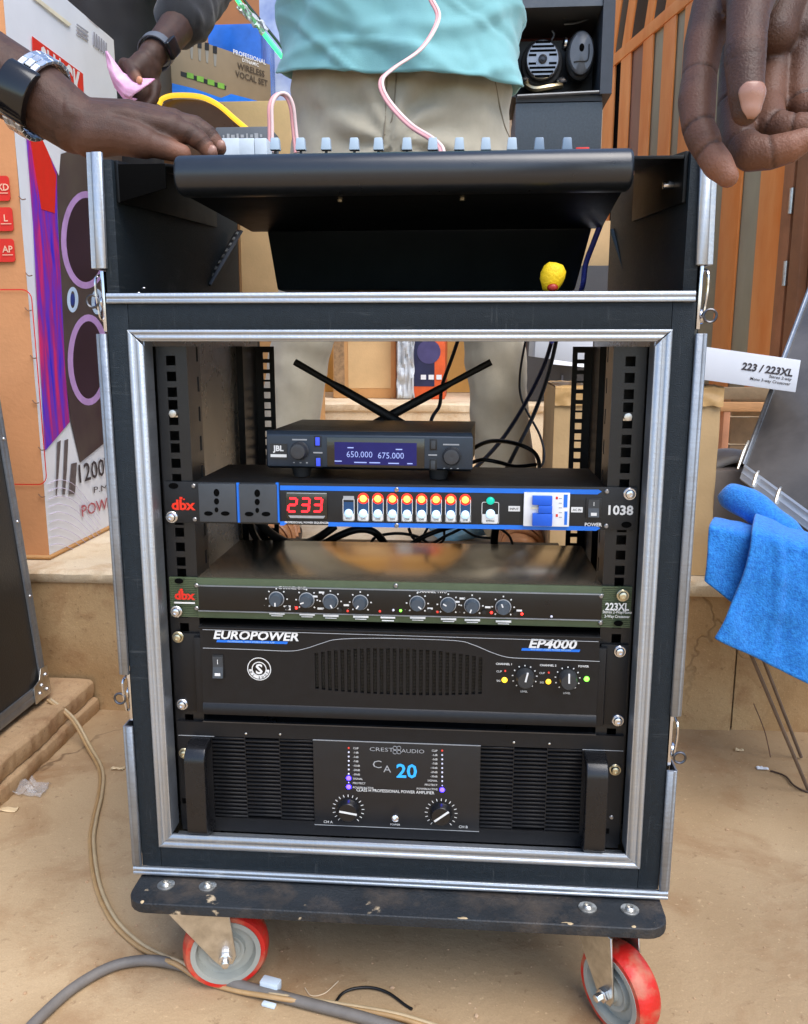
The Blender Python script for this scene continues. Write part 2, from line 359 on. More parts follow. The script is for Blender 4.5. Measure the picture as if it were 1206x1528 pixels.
# ================================================================== ROAD CASE
def zc(z): return ZC + z
case = thing('road_case', 'black plywood road case with aluminium edges, open front, standing on a wheeled board', 'road case', (0, .26, ZC))
XO, XB, XI, XN = .2912, .2812, .2606, .2450          # outer edge, black frame, inner strip, opening
HT = .6265                                            # top of the lower section
def strip_prof(w, d=.003, r=.0009):                   # ridged aluminium section, width w
    return [(0, 0), (0, -d), (.08 * w, -d - r), (.30 * w, -d - r), (.36 * w, -d), (.52 * w, -d), (.58 * w, -d - r), (.80 * w, -d - r), (.86 * w, -d - .0004), (w, -d), (w, 0)]
Yv = Vector((0, 1, 0))
# front frame boards
def board(x0, x1, z0, z1, y0=.0, y1=.018, nm='front_rail'):
    MB().box(x0, x1, y0, y1, zc(z0), zc(z1)).build(nm, black_lam, case, bevel=.0008)
board(-XB, -XI + .001, .0098, .6165, nm='front_stile'); board(XI - .001, XB, .0098, .6165, nm='front_stile')
board(-XI + .0012, XI - .0012, .5905, .6165); board(-XI + .0012, XI - .0012, .0098, .0345)
# inner strips, mitred
def ip(x, z): return (x, .0005, zc(z))
w = XI - XN; pf = strip_prof(w, .003)
zi0, zi1 = .0345, .5920
for nm, p0, p1, A in (('inner_edge_strip', ip(-XI, zi0), ip(-XI, zi1), (1, 0, 0)), ('inner_edge_strip', ip(XI, zi0), ip(XI, zi1), (-1, 0, 0)),
                      ('inner_edge_strip', ip(-XI, zi1), ip(XI, zi1), (0, 0, -1)), ('inner_edge_strip', ip(-XI, zi0), ip(XI, zi0), (0, 0, 1))):
    MB().profile(strip_prof(w if A[0] else (.0112 if A[2] < 0 else .0165)), p0, p1, A, Yv, 1.25 if A[2] < 0 else 1., -1.25 if A[2] < 0 else -1.).build(nm, alu, case, bevel=.0003, seg=1)
# returns of the strips into the opening
for x0, x1, z0, z1 in ((-XN - .0015, -XN, .051, .581), (XN, XN + .0015, .051, .581)):
    MB().box(x0, x1, .0006, .0215, zc(z0), zc(z1)).build('edge_return', alu2, case)
MB().box(-XN, XN, .0006, .0212, zc(.0400), zc(.0408)).build('edge_return', alu, case)
MB().box(-XN, XN, .0006, .03, zc(.581), zc(.5822)).build('edge_return', alu, case)
# outer strips: bottom, divider, and the vertical corner extrusions interrupted by the latches
MB().profile(strip_prof(.0098), (-XO, .0003, zc(.0)), (XO, .0003, zc(.0)), (0, 0, 1), Yv).build('bottom_edge_strip', alu, case, bevel=.0003, seg=1)
MB().profile(strip_prof(.0098), (-XB + .002, .0003, zc(.6167)), (XB - .002, .0003, zc(.6167)), (0, 0, 1), Yv).build('divider_strip', alu, case, bevel=.0003, seg=1)
def corner(sgn, z0, z1, dx=0., front=.0100):
    pr = [(0, 0), (0, -.003), (.0012, -.0042), (front * .62, -.0042), (front * .75, -.0028), (front, -.0028), (front + .0012, -.001), (front + .0012, .024), (front - .0008, .024), (front - .0008, 0)]
    MB().profile(pr, (sgn * (XB + .0003 + dx), .0003, zc(z0)), (sgn * (XB + .0003 + dx), .0003, zc(z1)), (sgn, 0, 0), Yv).build('corner_extrusion', alu2, case, bevel=.0003, seg=1)
for sg in (-1, 1):
    a, b = (.176, .235) if sg < 0 else (.148, .208)
    corner(sg, .0105, a); corner(sg, b, .588)
# walls, floor, ceiling
for sg in (-1, 1):
    MB().box(sg * .266, sg * .288, .0185, .535, zc(.002), zc(.6160)).build('side_wall', black_in, case)
    MB().box(sg * .2882, sg * .2905, .0250, .510, zc(.02), zc(.600)).build('outer_skin', black_lam, case)
MB().box(-.2655, .2655, .0185, .535, zc(.002), zc(.030)).build('base_panel', black_in, case)
MB().box(-.2655, .2655, .0185, .535, zc(.590), zc(.6160)).build('top_panel', black_in, case)
MB().box(-.270, .270, .004, .535, zc(.6168), zc(.6262)).build('tray_floor', black_pc, case)
for sg in (-1, 1):
    MB().box(sg * XB, sg * .2665, .5355, .552, zc(.005), zc(.6165)).build('rear_stile', black_lam, case)
MB().box(-XN + .001, XN - .001, .5355, .552, zc(.590), zc(.6165)).build('rear_rail', black_lam, case)
MB().box(-XN + .001, XN - .001, .5355, .552, zc(.005), zc(.034)).build('rear_rail', black_lam, case)
# upper tray: side panels with their own edge extrusions
for sg in (-1, 1):
    k = MB(); k.prism([(sg * .2690, .006, zc(.6265)), (sg * .2690, .006, zc(.750)), (sg * .2690, .45, zc(.80)), (sg * .2690, .45, zc(.6265))], (sg * .0125, 0, 0)); k.build('tray_side', black_lam, case, bevel=.0008)
    pr = [(0, 0), (0, -.004), (.003, -.0052), (.009, -.0052), (.0105, -.0036), (.0150, -.0036), (.0150, .028), (.0128, .028), (.0128, 0)]
    MB().profile(pr, (sg * .2790, .0055, zc(.650)), (sg * .2765, .0055, zc(.756)), (sg, 0, 0), Yv).build('tray_edge_extrusion', alu, case, bevel=.0003, seg=1)
    MB().box(sg * .2816, sg * .2835, .03, .44, zc(.64), zc(.742)).build('outer_skin', black_lam, case)
# latches
def latch(sgn, zb, zt, kind):
    x = sgn * .2832
    L = MB().box(x, x + sgn * .0035, .004, .034, zc(zb), zc(zt)).build('latch', chrome, case, bevel=.0008)
    mid = (zb + zt) / 2
    MB().tube([(x + sgn * .0045, .004, zc(zb + .012)), (x + sgn * .0058, .001, zc(zb + .022)), (x + sgn * .0068, .0, zc(mid + .008)), (x + sgn * .0064, .002, zc(zt - .006)), (x + sgn * .0060, .024, zc(zt - .006)), (x + sgn * .0062, .026, zc(mid)), (x + sgn * .0048, .028, zc(zb + .012))], .0014, 6, 5, True).build('latch_link', chrome, L)
    zz = zb + (.012 if kind == 0 else .5 * (zt - zb))
    r = .0058
    ring = [(x + sgn * (.0050 + r + r * math.cos(a)), .000, zc(zz + r * math.sin(a))) for a in [2 * PI * i / 14 for i in range(14)]]
    MB().tube(ring, .0013, 6, 2, True).build('latch_ring', mat('dark_steel', (.12, .12, .13), .35, 1.), L)
    MB().cyl((x, .019, zc(zz)), (x + sgn * .009, .019, zc(zz)), .008, .007, 14).build('latch_turn', chrome, L, bevel=.0006)
latch(1, .592, .650, 0); latch(-1, .590, .648, 1); latch(1, .150, .206, 0); latch(-1, .180, .234, 1)
for x, z in ((-.2505, .6275), (-.245, .632)):
    MB().sphere((x, .008, zc(z)), (.0022, .0022, .001)).build('tray_screw', chrome, case)
# rack rails with square holes
def rail(sgn, y, back):
    x0, x1 = (.2120, .2440) if back > 0 else (.2270, .2560); z0, z1 = .045, .576; hx0, hx1 = (.2238, .2335) if back > 0 else (.2345, .2445); hs = .0097; k = MB(); t = .0018
    zs = []; z = z1 - .014; i = 0
    pitch = [.01588, .01588, .0127]
    while z > z0 + .01: zs.append(z); z -= pitch[i % 3]; i += 1
    bx = lambda a, b, c, d: k.box(sgn * a, sgn * b, y, y + t, zc(c), zc(d))
    bx(x0, hx0, z0, z1); bx(hx1, x1, z0, z1)
    prev = z1
    for z in zs: bx(hx0, hx1, z + hs / 2, prev); prev = z - hs / 2
    bx(hx0, hx1, z0, prev)
    s = 1 if back > 0 else -1
    if s < 0:
        k.box(sgn * x1, sgn * (x1 + t), y - .075, y + t, zc(z0), zc(z1)); k.box(sgn * (x1 + t), sgn * .2657, y - .075, y - .073, zc(z0), zc(z1))
        return k.build('rack_rail', black_sat, case, smooth=0)
    # inner flange with slots
    fz = [z0 + (z1 - z0) * q / 34 for q in range(35)]
    ya, yb = (y + t, y + .042) if s > 0 else (y - .042, y)
    k.box(sgn * x0, sgn * (x0 + t), ya, yb - .012 if s > 0 else yb, zc(z0), zc(z1)) if s > 0 else k.box(sgn * x0, sgn * (x0 + t), ya + .012, yb, zc(z0), zc(z1))
    sa, sb = (yb - .012, yb - .006) if s > 0 else (ya + .006, ya + .012)
    for q in range(34):
        if q % 2 == 0: k.box(sgn * x0, sgn * (x0 + t), sa, sb, zc(fz[q]), zc(fz[q + 1]))
    la, lb = (yb - .006, yb) if s > 0 else (ya, ya + .006)
    k.box(sgn * x0, sgn * (x0 + t), la, lb, zc(z0), zc(z1))
    # return to the wall
    yy = yb - t if s > 0 else ya
    k.box(sgn * (x0 + t), sgn * .2657, yy, yy + t, zc(z0), zc(z1))
    return k.build('rack_rail', black_sat, case, smooth=0)
for sg in (-1, 1): rail(sg, .0262, 1); rail(sg, .480, -1)
nut = MB(); nut.box(-.0042, .0042, .001, .004, -.004, .004); nut.cyl((0, -.003, 0), (0, .002, 0), .004, .004, 10)
nut = nut.mesh('cage_nut', zinc, bevel=.0005)
put(nut, 'cage_nut', case, (-.2285, .0255, aty(258, 617, .026).z)); put(nut, 'cage_nut', case, (.2285, .0255, aty(943, 622, .026).z))
# folding stays inside the tray
for u0, v0, u1, v1, x in ((357, 345, 309, 425, -1), (917, 343, 944, 425, 1)):
    p = aty(u0, v0, .42); q = aty(u1, v1, .30); st = MB()
    d = (q - p); n = 9
    for i in range(n + 1):
        c = p + d * (i / n); nx_ = d.normalized()
        if i < n:
            a = p + d * ((i + .12) / n); b2 = p + d * ((i + .62) / n)
    st.tube([p, q], .0062, 6, 0, flat=.35); so = st.build('tray_stay', black_sat, case)
    for i in range(n):
        c = p + d * ((i + .5) / n); e = d.normalized() * .0036
        MB().tube([c - e + Vector((0, -.003, 0)), c + e + Vector((0, -.003, 0))], .0019, 6, 0).build('stay_rivet', zinc, so)
# rack screw shared by the devices
sc_ = MB(); sc_.lathe([(.0064, 0), (.0064, .0010), (.0058, .0016)], (0, 0, 0), (0, -1, 0), 18); scw = sc_
scw.lathe([(.0047, .0012), (.0047, .0030), (.0040, .0043), (.0022, .0050), (.0018, .0050), (.0018, .0036)], (0, 0, 0), (0, -1, 0), 18)
SCREW = scw.mesh('rack_screw', chrome, smooth=30)
SCREW_B = scw.mesh('rack_screw', brass, smooth=30)
ss = MB(); ss.lathe([(.0024, 0), (.0024, .0008), (.0016, .0016), (.0005, .0016), (.0005, .0008)], (0, 0, 0), (0, -1, 0), 12); SMALL = ss.mesh('panel_screw', mat('dull_screw', (.35, .35, .36), .35, 1.), smooth=30)

# ================================================================== WHEELED BOARD
dolly = thing('caster_board', 'black plywood board on red wheels carrying the road case', 'caster board', (0, .25, 0))
yf, yb, xr = -.0465, .575, .2845
pts = []
for cx, cy, a0 in ((xr - .022, yf + .022, -PI / 2), (xr - .022, yb - .022, 0), (-xr + .022, yb - .022, PI / 2), (-xr + .022, yf + .022, PI)):
    for i in range(6): a = a0 + PI / 2 * i / 5; pts.append((cx + .022 * math.cos(a), cy + .022 * math.sin(a), ZC - .0155))
bm_ = mat('black_worn_ply', rgb(34, 38, 42), .55, 0, .25, 18, .5, 350, spec=.4)
N, L, b = nodes_of(bm_)
geo = N.new('ShaderNodeNewGeometry'); nz = N.new('ShaderNodeTexNoise'); nz.inputs['Scale'].default_value = 34; nz.inputs['Detail'].default_value = 6
tcn = N.new('ShaderNodeTexCoord'); L.new(tcn.outputs['Object'], nz.inputs['Vector'])
rp = N.new('ShaderNodeValToRGB'); rp.color_ramp.elements[0].position = .67; rp.color_ramp.elements[1].position = .71; L.new(nz.outputs['Fac'], rp.inputs[0])
pt = N.new('ShaderNodeValToRGB'); pt.color_ramp.elements[0].position = .50; pt.color_ramp.elements[1].position = .515; L.new(geo.outputs['Pointiness'], pt.inputs[0])
mu = N.new('ShaderNodeMath'); mu.operation = 'MULTIPLY'; L.new(rp.outputs[0], mu.inputs[0]); L.new(pt.outputs[0], mu.inputs[1])
mx = N.new('ShaderNodeMix'); mx.data_type = 'RGBA'; L.new(mu.outputs[0], mx.inputs[0]); src = b.inputs['Base Color'].links[0].from_socket
L.new(src, mx.inputs[6]); mx.inputs[7].default_value = (*rgb(190, 170, 140), 1); L.new(mx.outputs[2], b.inputs['Base Color'])
scuffs(bm_, rgb(112, 96, 80), .35, (2.5, 2.5, 2.5), (.5, .72)); MB().prism(pts, (0, 0, .0125)).build('board', bm_, dolly, bevel=.0025, seg=3)
chip = mat('bare_ply', rgb(196, 172, 134), .8)
for u, v, l in ((848, 1382, .019), (948, 1391, .006), (690, 1374, .012), (214, 1342, .004)):
    p = atz(u, v, ZC - .003); p.y = yf + .003
    k = MB(); k.sphere((p.x, p.y, ZC - .0036), (l / 2, .0022, .0012), 10, 6); jitter(k, .0012, 200, u); k.build('chipped_edge', chip, dolly)
tn = MB(); tn.lathe([(.0095, 0), (.0095, .0012), (.0085, .0016)], (0, 0, 0), (0, 0, 1), 16); tn.lathe([(.0048, .001), (.0048, .0030), (.0034, .0042), (.0030, .0042), (.0028, .0022)], (0, 0, 0), (0, 0, 1), 14)
TN = tn.mesh('tee_nut', zinc, smooth=30)
for u, v in ((248, 1321), (310, 1323), (877, 1355), (940, 1358)):
    p = atz(u, v, ZC - .003); put(TN, 'tee_nut', dolly, (p.x, p.y, ZC - .0030))
red_w = mat('red_polyurethane', rgb(196, 30, 22), .46, 0, .14, 26, .3, 200, coat=.05)
N, L, b = nodes_of(red_w)
tcn = N.new('ShaderNodeTexCoord'); nz = N.new('ShaderNodeTexNoise'); nz.inputs['Scale'].default_value = 55; nz.inputs['Detail'].default_value = 6; L.new(tcn.outputs['Object'], nz.inputs['Vector'])
rp = N.new('ShaderNodeValToRGB'); rp.color_ramp.elements[0].position = .44; rp.color_ramp.elements[1].position = .64; rp.color_ramp.elements[1].color = (.62, .62, .62, 1); L.new(nz.outputs['Fac'], rp.inputs[0])
mx = N.new('ShaderNodeMix'); mx.data_type = 'RGBA'; L.new(rp.outputs[0], mx.inputs[0]); L.new(b.inputs['Base Color'].links[0].from_socket, mx.inputs[6]); mx.inputs[7].default_value = (*rgb(172, 120, 90), 1); L.new(mx.outputs[2], b.inputs['Base Color'])
grey_hub = mat('grey_nylon_hub', rgb(158, 160, 152), .5, 0, .08, 40, .1, 300)
def caster(px, py, ang):                      # ang: direction the wheel trails to, from the pivot
    t = Vector((math.cos(ang), math.sin(ang), 0)); ax = Vector((-t.y, t.x, 0)); c = Vector((px, py, .0485)) + t * .037
    top = ZC - .0165
    f = MB()
    f.cbox((px, py, top - .0015), .094, .068, .003)
    f.cyl((px, py, top - .003), (px, py, top - .014), .023, .021, 20)
    for sd in (-1, 1):
        o = ax * (sd * .0185); d = ax * (sd * .0026); up = Vector((0, 0, 1)); zt = top - .0115 - c.z
        f.prism([c + o - t * .064 + up * zt, c + o + t * .004 + up * zt, c + o + t * .012 + up * .0, c + o + t * .008 - up * .010, c + o - t * .006 - up * .011, c + o - t * .014 - up * .002], d)
    f.cbox((px, py, top - .0135), .05, .05, .004, Matrix.Rotation(ang, 3, 'Z'))
    fo = f.build('caster', zinc, dolly, bevel=.0006, seg=1)
    w_ = MB(); w_.lathe([(.0385, -.0150), (.0440, -.0150), (.0472, -.0105), (.0485, 0), (.0472, .0105), (.0440, .0150), (.0385, .0150)], c, ax, 48, close=False); w_.build('tyre', red_w, fo)
    h = MB(); h.lathe([(.0, -.0175), (.010, -.0175), (.011, -.013), (.016, -.011), (.0185, -.0128), (.0205, -.0128), (.022, -.007), (.031, -.007), (.0335, -.0155), (.0390, -.0158), (.0390, .0158), (.0335, .0155), (.031, .007), (.022, .007), (.0205, .0128), (.0185, .0128), (.016, .011), (.011, .013), (.010, .0175), (0, .0175)], c, ax, 40, close=False); h.build('hub', grey_hub, fo)
    for sd in (-1, 1):
        a = MB(); o = c + ax * (sd * .0211); a.lathe([(.0078, 0), (.0078, .0055), (.0062, .0062), (.0046, .0062), (.0046, .0135), (.003, .0142)], o, ax * sd, 6, close=True); a.build('axle_nut', chrome, fo, bevel=.0004)
caster(-.231, .006, math.radians(14)); caster(.222, .014, math.radians(-55)); caster(-.225, .50, math.radians(100)); caster(.225, .50, math.radians(60))
# ================================================================== RACK DEVICES
def P(u, v, d=.0): p = aty(u, v, YF); p.y = YF - d; return p
def XZ(u, v): p = aty(u, v, YF); return p.x, p.z
HW = .2413
def rect(k, u0, v0, u1, v1, d0, d1):            # a box on the panel given by two photo corners, from depth d0 (behind) to d1 (proud)
    a = P(u0, v0); b = P(u1, v1); k.box(min(a.x, b.x), max(a.x, b.x), YF - d1, YF - d0, min(a.z, b.z), max(a.z, b.z)); return k
def disc(k, c, r, d0, d1, n=16): return k.cyl((c[0], YF - d0, c[1]), (c[0], YF - d1, c[1]), r, r, n)
def knob(parent, u, v, r, ang, m=dark_grey, line=white_ink, h=.009, name='knob', skirt=1.0, ll=(.25, .95)):
    x, z = XZ(u, v); k = MB()
    k.lathe([(r * skirt, 0), (r * skirt, .0015), (r * .96, .0022), (r * .88, h - .0012), (r * .80, h), (.0, h)], (x, YF, z), (0, -1, 0), 24, close=False)
    o = k.build(name, m, parent, smooth=30)
    dx, dz = math.sin(ang), math.cos(ang); q = MB(); t = max(.0004, r * .09)
    a = Vector((x + dx * r * ll[0], YF - h - .0002, z + dz * r * ll[0])); b = Vector((x + dx * r * ll[1] * .8, YF - h - .0002, z + dz * r * ll[1] * .8)); n_ = Vector((dz, 0, -dx)) * t
    q.prism([a - n_, a + n_, b + n_, b - n_], (0, .0006, 0)); q.build('pointer', line, o)
    return o
def ticks(k, u, v, r0, r1, n=11, a0=-150, a1=150, w=.0003):
    x, z = XZ(u, v)
    for i in range(n):
        a = math.radians(a0 + (a1 - a0) * i / (n - 1)); d = Vector((math.sin(a), 0, math.cos(a))); s = Vector((d.z, 0, -d.x)) * w; c = Vector((x, YF - .0005, z))
        k.poly([c + d * r0 - s, c + d * r0 + s, c + d * r1 + s, c + d * r1 - s])
def tx(k, s, u, v, px, align='C', **kw):         # lettering: cap height in photo pixels
    p = P(u, v, .0006); return k.text(s, p, px * .000683, align=align, **kw)

# ---------------------------------------------------------------- power sequencer (1U)
z0 = zc(.3951); z1 = z0 + .0437
ps = thing('power_sequencer', 'thin rack power sequencer with blue trim, red voltage digits and lit buttons', 'power sequencer', (0, .06, z0))
MB().box(-HW, HW, YF, YF + .003, z0, z1).build('front_panel', black_pc, ps, bevel=.0008)
MB().box(-.213, .213, YF + .0032, .162, z0 + .0015, z1 - .0012).build('chassis', black_pc, ps, bevel=.001)
for u in (326, 386.5):
    k = MB(); rect(k, u - 29, 720.5 + (u - 326) * .014, u + 29, 778.5 + (u - 326) * .014, -.001, .0042); so = k.build('socket', dark_grey, ps, bevel=.0012)
    h = MB(); v = 749 + (u - 326) * .014
    for du, dv, a, b in ((-1, -15, 4.5, 6), (-1, -2, 4, 5), (-1, 10.5, 3, 4), (-13, 16, 7, 3.6), (12, 16, 7, 3.6)):
        p = P(u + du, v + dv); k2 = MB(); k2.lathe([(b * .00066, 0), (b * .00066, .0004)], (0, 0, 0), (0, -1, 0), 14)
        for q in k2.v: q.x = q.x * a / b + p.x; q.y += YF - .0042; q.z += p.z
        k2.build('socket_opening', hole, so)
for u in (356.5, 415):
    k = MB(); rect(k, u - 3, 720, u + 3, 779, -.001, .0022); k.build('socket_divider', blue_ink, ps)
def trim(u0, v0, u1, v1, t):
    a, b = P(u0, v0), P(u1, v1); zz = (a.z + b.z) / 2; x0, x1 = a.x, b.x
    MB().prism([(x0, YF - .0005, zz - t), (x1 - .004, YF - .0005, zz - t), (x1, YF - .0005, zz + t * .2), (x1 - .003, YF - .0005, zz + t), (x0, YF - .0005, zz + t)], (0, .0008, 0)).build('blue_trim', blue_ink, ps)
trim(418, 726.5, 898, 735.5, .0024); trim(418, 781, 429, 781, .0022); trim(490, 783, 896, 788, .0022)
k = MB(); rect(k, 427, 734, 489, 774, -.001, .0016); vd = k.build('voltage_display', black_gl, ps, bevel=.0005)
k = MB(); rect(k, 429, 734.5, 488, 736.5, -.0, .0022); k.build('display_edge', alu, vd)
k = MB(); a, b = P(431, 768.5), P(486, 773); k.prism([(a.x, YF - .0022, a.z), (b.x, YF - .0022, a.z), (b.x - .002, YF - .0022, b.z), (a.x + .002, YF - .0022, b.z)], (0, .002, 0)); k.build('display_edge', alu, vd)
SEG = {'2': 'abged', '3': 'abgcd'}
def digit(parent, ch, u, v, w, h, m, y):
    c = P(u, v); W_, H_ = w * .000683, h * .000683; t = W_ * .13; s = .10; k = MB()
    def hb(zz): k.prism([(c.x - W_ / 2 + t + s * zz, y, c.z + zz - t), (c.x + W_ / 2 - t + s * zz, y, c.z + zz - t), (c.x + W_ / 2 - t * .3 + s * zz, y, c.z + zz), (c.x + W_ / 2 - t + s * zz, y, c.z + zz + t), (c.x - W_ / 2 + t + s * zz, y, c.z + zz + t), (c.x - W_ / 2 + t * .3 + s * zz, y, c.z + zz)], (0, .0003, 0))
    def vb(sx, za, zb):
        x = sx * (W_ / 2); k.prism([(c.x + x - t + s * za, y, c.z + za + t * .6), (c.x + x + t + s * za, y, c.z + za + t * .6), (c.x + x + t + s * zb, y, c.z + zb - t * .6), (c.x + x - t + s * zb, y, c.z + zb - t * .6)], (0, .0003, 0))
    H2 = H_ / 2
    for g_ in SEG[ch]:
        {'a': lambda: hb(H2), 'g': lambda: hb(0), 'd': lambda: hb(-H2), 'b': lambda: vb(1, 0, H2), 'c': lambda: vb(1, -H2, 0), 'e': lambda: vb(-1, -H2, 0), 'f': lambda: vb(-1, 0, H2)}[g_]()
    k.build('digit', m, parent, smooth=0)
for u, c in ((437, '2'), (456, '3'), (474.5, '3')): digit(vd, c, u, 753, 12, 20, led_digit, YF - .0019)
def rring(k, u0, v0, u1, v1, w, d, r=.002):     # rounded outline
    a, b = P(u0, v1), P(u1, v0); o = []; i_ = []
    for cx, cz, a0 in ((b.x - r, b.z - r, 0), (a.x + r, b.z - r, PI / 2), (a.x + r, a.z + r, PI), (b.x - r, a.z + r, 3 * PI / 2)):
        for q in range(5):
            t = a0 + PI / 2 * q / 4; o.append((cx + r * math.cos(t), YF - d, cz + r * math.sin(t))); i_.append((cx + (r - w) * math.cos(t), YF - d, cz + (r - w) * math.sin(t)))
    n = len(o); k.add(o + i_, [(j, (j + 1) % n, n + (j + 1) % n, n + j) for j in range(n)])
bt = mat('white_button_glow', (.62, .78, .90), .3, emit=.35, ecol=(.3, .65, 1.))
for i in range(9):
    u = 520.5 + 21.75 * i; dv = 1.0 + i * .27; v = 756 + dv
    k = MB(); rring(k, u - 8.5, v - 14, u + 8.5, v + 20, .0006, .0006); rect(k, u - 8.3, v + 9, u + 8.3, v + 19.8, .0002, .0006); fr = k.build('channel_frame', white_ink, ps, smooth=0)
    gp = MB(); rect(gp, u - 7.6, v - 8, u + 7.6, v + 9, .0, .0004); gp.build('glow_panel', mat('blue_glow_panel', rgb(10, 30, 60), .3, emit=.12, ecol=(.03, .22, .6)), fr)  # blue glow round the button, put in as an emissive panel
    x, z = XZ(u, v + 8.5); b_ = MB(); b_.lathe([(.0042, 0), (.0042, .0022), (.0032, .0034), (0, .0036)], (x, YF, z), (0, -1, 0), 20, close=False); b_.build('push_button', bt, fr, smooth=60)
    q = MB(); q.text('CH%d' % i if i else 'VOLT', P(u, v + 16.5, .0008), .0018, off=.01); q.build('lettering', black_pc, fr)
    x, z = XZ(u, v - 13.5)
    if i:
        l = MB(); l.sphere((x, YF - .001, z), (.0036, .0022, .0036)); lo_ = l.build('indicator_light', led_orange, fr); l = MB(); l.lathe([(.0036, 0), (.0058, 0), (.0056, .0005), (.0036, .0007)], (x, YF, z), (0, -1, 0), 18, close=False); l.build('light_halo', led_halo, fr)  # red halo of each light, drawn as a glowing ring
    else:
        l = MB(); rect(l, u - 8, v - 17, u + 8, v - 11, 0, .0007); l.build('label_plate', grey_ink, fr)
k = MB(); rring(k, 718.5, 749, 745, 781, .0006, .0006); rect(k, 719, 767, 744.7, 780.7, .0002, .0006); by = k.build('bypass_frame', white_ink, ps, smooth=0)
x, z = XZ(732, 766.5); b_ = MB(); b_.lathe([(.0046, 0), (.0046, .0022), (.0034, .0034), (0, .0036)], (x, YF, z), (0, -1, 0), 20, close=False); b_.build('push_button', bt, by, smooth=60)
x, z = XZ(732, 747); MB().sphere((x, YF - .001, z), (.0042, .0022, .0040)).build('indicator_light', led_teal, by)
q = MB(); q.text('BYPASS', P(732, 777, .0008), .0018, off=.01); q.build('lettering', black_pc, by)
k = MB(); rect(k, 782, 734, 848.5, 785, -.001, .004); cb = k.build('circuit_breaker', mat('white_plastic', (.78, .79, .80), .35), ps, bevel=.0006)
bl = mat('blue_plastic', rgb(18, 92, 210), .35)
for a, b, c, d in ((794, 738, 823, 752), (803, 752, 823, 764), (794, 764, 823, 783)): k = MB(); rect(k, a, b, c, d, .003, .0085); k.build('breaker_toggle', bl, cb, bevel=.0008)
k = MB(); rect(k, 792, 755, 804, 758, .003, .0052); k.build('toggle_stripe', mat('cream_plastic', rgb(230, 225, 200), .4), cb)
k = MB(); rect(k, 829, 740, 832, 744, .004, .0043); rect(k, 829, 766, 832, 770, .004, .0043); k.build('red_print', red_ink, cb)
k = MB(); rect(k, 841, 737, 846, 756, .004, .0043); rect(k, 842, 762, 845.5, 782, .004, .0043); k.build('blue_print', blue_ink, cb)
k = MB()
for i in range(5): rect(k, 833.5, 742 + i * 7, 838, 743.2 + i * 7, .004, .0043)
k.build('small_print', grey_ink, cb)
for u, v, s in ((767.5, 759, 'INPUT'), (861, 760.5, 'AC IN')):
    k = MB(); rect(k, u - 8.5, v - 4, u + 8.5, v + 4, 0, .0006); lp = k.build('label_plate', white_ink, ps); q = MB(); q.text(s, P(u, v, .0009), .0022, off=.01); q.build('lettering', black_pc, lp)
def rocker(parent, u0, v0, u1, v1):
    k = MB(); rect(k, u0, v0, u1, v1, -.001, .0012); o = k.build('power_switch', black_pl, parent, bevel=.0005)
    a, b = P(u0 + 2.2, v1 - 2.5), P(u1 - 2.2, v0 + 2.5); m = (a.z + b.z) / 2
    q = MB(); q.add([(a.x, YF - .0048, a.z), (b.x, YF - .0048, a.z), (b.x, YF - .0018, m), (a.x, YF - .0018, m), (b.x, YF - .0022, b.z), (a.x, YF - .0022, b.z), (a.x, YF, a.z), (b.x, YF, a.z), (b.x, YF, b.z), (a.x, YF, b.z)], [(0, 1, 2, 3), (3, 2, 4, 5), (0, 6, 7, 1), (5, 4, 8, 9), (0, 3, 5, 9, 6), (1, 7, 8, 4, 2)]); q.build('rocker', dark_grey, o, smooth=0)
    t = MB(); t.box((a.x + b.x) / 2 - .0003, (a.x + b.x) / 2 + .0003, YF - .0026, YF - .0022, m + (b.z - m) * .3, m + (b.z - m) * .75)
    t.cbox(((a.x + b.x) / 2, YF - .0043, a.z + (m - a.z) * .35), (b.x - a.x) * .55, .0006, .003); t.build('switch_marks', white_ink, o)
rocker(ps, 875, 743, 896.5, 773)
k = MB(); tx(k, 'POWER', 885.5, 782.5, 5, off=.02); tx(k, '1038', 926.5, 761, 13.5, off=.03, sx=1.02); k.build('white_lettering', white_ink, ps)
k = MB(); tx(k, 'dbx', 274, 753, 15, off=.035, sx=1.1); rect(k, 268, 741.5, 272.5, 745, .0, .0006); rect(k, 273.5, 744, 276, 746, 0, .0006); k.build('red_logo', mat('red_logo_ink', rgb(225, 45, 20), .4), ps)  # logo is plain red print
k = MB(); tx(k, 'PROFESSIONAL POWER SEQUENCER', 458, 779.5, 3.0, off=.02, sx=.95); k.build('lettering', white_ink, ps)
put(SCREW, 'rack_screw', ps, P(256.5, 771.5)); put(SCREW, 'rack_screw', ps, P(940, 737))
for u, v in ((289, 725), (291, 775), (906, 733.5), (905, 785), (592, 730.5), (592, 784)): put(SMALL, 'panel_screw', ps, P(u, v))
for u, v in ((259, 725), (935, 783)):
    c = P(u, v); k = MB(); k.lathe([(.0032, 0), (.0032, .0004)], (0, 0, 0), (0, -1, 0), 14)
    for q in k.v: q.x = q.x * 1.6 + c.x; q.y += YF; q.z += c.z
    k.build('mounting_slot', hole, ps)

